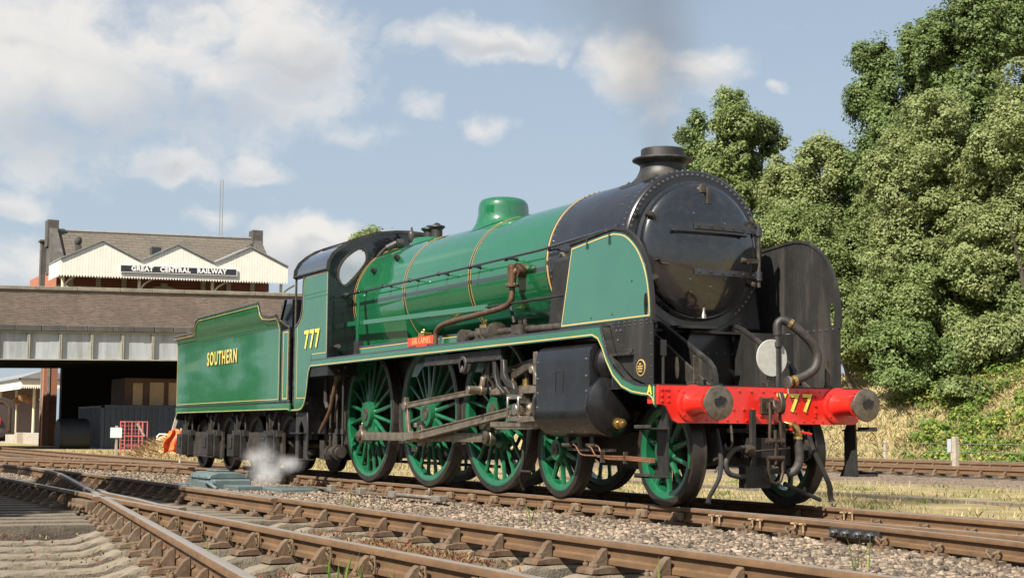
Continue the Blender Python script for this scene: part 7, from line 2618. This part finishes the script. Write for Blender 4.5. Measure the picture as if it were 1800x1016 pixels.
# wire fence at the foot of the bank, post with a grey box
FN = thing('wire_fence', 'post and wire fence along the foot of the bank', 'fence', (-18, 24.9, -0.35))
for x in np.arange(-40, 0, 3.2):
    MB().box(x - 0.05, x + 0.05, 24.85, 24.95, -0.4, 0.62 + random.uniform(-0.08, 0.05)).build('fence_post', 'fence_post', FN, bevel=0.01)
for z in (-0.02, 0.25, 0.5):
    MB().tube([(-40, 24.83, z), (0, 24.83, z)], 0.008, 4).build('wire', 'wire', FN)
BP = thing('box_post', 'short pale wooden post with a small grey metal box at right', 'post', (-18.4, 19.9, -0.25))
MB().box(-18.48, -18.34, 19.83, 19.97, -0.3, 0.72).build('post', 'fence_post', BP, bevel=0.012)
MB().box(-18.62, -18.49, 19.80, 19.92, 0.30, 0.66).build('box', 'box_grey', BP, bevel=0.008)

# ================================================================== STEAM AND SMOKE
def vapour(name, label, cat, box, blobs, dens, col, nscale, thr):
    """a soft cloud: one closed box of air whose density gathers round a few puffs"""
    m = MB().box(*box)
    mt = bpy.data.materials.new(name)
    mt.use_nodes = True
    N = NT(mt.node_tree)
    for q_ in list(mt.node_tree.nodes):
        if q_.type == 'BSDF_PRINCIPLED':
            mt.node_tree.nodes.remove(q_)
    pv = N.n('ShaderNodeVolumePrincipled')
    pv.inputs['Color'].default_value = (*col, 1)
    pv.inputs['Anisotropy'].default_value = 0.1
    pos = N.n('ShaderNodeNewGeometry').outputs['Position']
    tot = None
    for (x, y, z, a, b, c) in blobs:
        sb = N.n('ShaderNodeVectorMath', operation='SUBTRACT')
        N.l(pos, sb.inputs[0])
        sb.inputs[1].default_value = (x, y, z)
        dv = N.n('ShaderNodeVectorMath', operation='DIVIDE')
        N.l(sb.outputs[0], dv.inputs[0])
        dv.inputs[1].default_value = (a, b, c)
        ln = N.n('ShaderNodeVectorMath', operation='LENGTH')
        N.l(dv.outputs[0], ln.inputs[0])
        f = N.math('SUBTRACT', 1.0, ln.outputs['Value'], clamp=True)
        tot = f if tot is None else N.math('MAXIMUM', tot, f)
    nn = N.noise(pos, nscale, 6, 0.62, 0.8)
    d_ = N.math('MULTIPLY', tot, N.math('SUBTRACT', N.math('ADD', nn, N.math('MULTIPLY', tot, 0.25)), thr, clamp=True))
    N.l(N.math('MULTIPLY', d_, dens), pv.inputs['Density'])
    N.l(pv.outputs[0], mt.node_tree.nodes['Material Output'].inputs['Volume'])
    MATS[name] = mt
    return m.build(name, mt, smooth=0, label=label, cat=cat, kind='stuff', flip=False)


vapour('steam_cloud', 'white steam drifting at ground level in front of the tender wheels', 'steam', (-12.2, -8.6, -2.5, -1.36, -0.15, 1.15),
       [(-9.95, -1.9, 0.06, 0.55, 0.34, 0.26), (-9.4, -1.75, 0.24, 0.6, 0.26, 0.18), (-11.3, -1.7, 0.30, 0.35, 0.24, 0.24), (-10.3, -1.8, 0.28, 0.36, 0.24, 0.40)], 13.0, (0.94, 0.94, 0.95), 5.5, 0.47)
vapour('chimney_smoke', 'faint grey smoke rising from the engine chimney', 'smoke', (-5.5, 0.6, -2.2, 2.6, 3.99, 9.4),
       [(-1.40, 0.03, 4.30, 0.42, 0.42, 0.9), (-1.6, 0.05, 5.3, 0.8, 0.75, 1.4), (-2.1, 0.05, 6.7, 1.5, 1.4, 1.9), (-2.9, 0.1, 8.0, 2.0, 1.7, 1.4)], 2.1, (0.25, 0.25, 0.26), 0.9, 0.37)


# ================================================================== far-apart pieces of one mesh become parts of their own
def split_pieces(o):
    me = o.data
    nv = len(me.vertices)
    co = np.array([v.co[:] for v in me.vertices])
    par = list(range(nv))

    def find(i):
        while par[i] != i:
            par[i] = par[par[i]]
            i = par[i]
        return i
    for ed in me.edges:
        a, b = find(ed.vertices[0]), find(ed.vertices[1])
        if a != b:
            par[a] = b
    root = np.array([find(i) for i in range(nv)])
    ids = np.unique(root)
    lo = np.array([co[root == i].min(0) for i in ids])
    hi = np.array([co[root == i].max(0) for i in ids])
    k = len(ids)
    size = (hi - lo).max(1)
    grp = list(range(k))
    for i in range(k):
        for j in range(i + 1, k):
            gap = np.linalg.norm(np.maximum(0, np.maximum(lo[i] - hi[j], lo[j] - hi[i])))
            if gap <= max(0.02, 0.5 * max(size[i], size[j])):
                gi, gj = grp[i], grp[j]
                if gi != gj:
                    grp = [gi if g == gj else g for g in grp]
    gs = sorted(set(grp))
    if len(gs) < 2:
        return
    g_of = {ids[i]: grp[i] for i in range(k)}
    vg = np.array([g_of[r] for r in root])
    base = o.name.split('.')[0]
    for n_, gid in enumerate(gs):
        idx = np.nonzero(vg == gid)[0]
        remap = {int(v): i for i, v in enumerate(idx)}
        fs = [[remap[v] for v in p.vertices] for p in me.polygons if vg[p.vertices[0]] == gid]
        m2 = bpy.data.meshes.new(base)
        m2.from_pydata([tuple(co[v]) for v in idx], [], fs)
        m2.shade_smooth()
        m2.set_sharp_from_angle(angle=rad(35))
        m2.materials.append(me.materials[0])
        if n_ == 0:
            o.data = m2
            continue
        c = o.copy()
        c.data = m2
        C.objects.link(c)


for o in [o for o in bpy.data.objects if o.type == 'MESH' and o.name.split('.')[0] in ('columns', 'deflector_stay', 'door_clamp', 'drag_box', 'drive_rods', 'edge_beading', 'hose_clip', 'lettering', 'locker', 'nameplate_letters',
          'oil_cup', 'pipe_clip', 'point_gear', 'reversing_gear', 'sand_pipe', 'valve_cover', 'window_frame', 'window_pane')]:
    split_pieces(o)
for o in bpy.data.objects:
    if o.type == 'MESH' and o.name.split('.')[0] == 'columns':
        o.name = 'column'
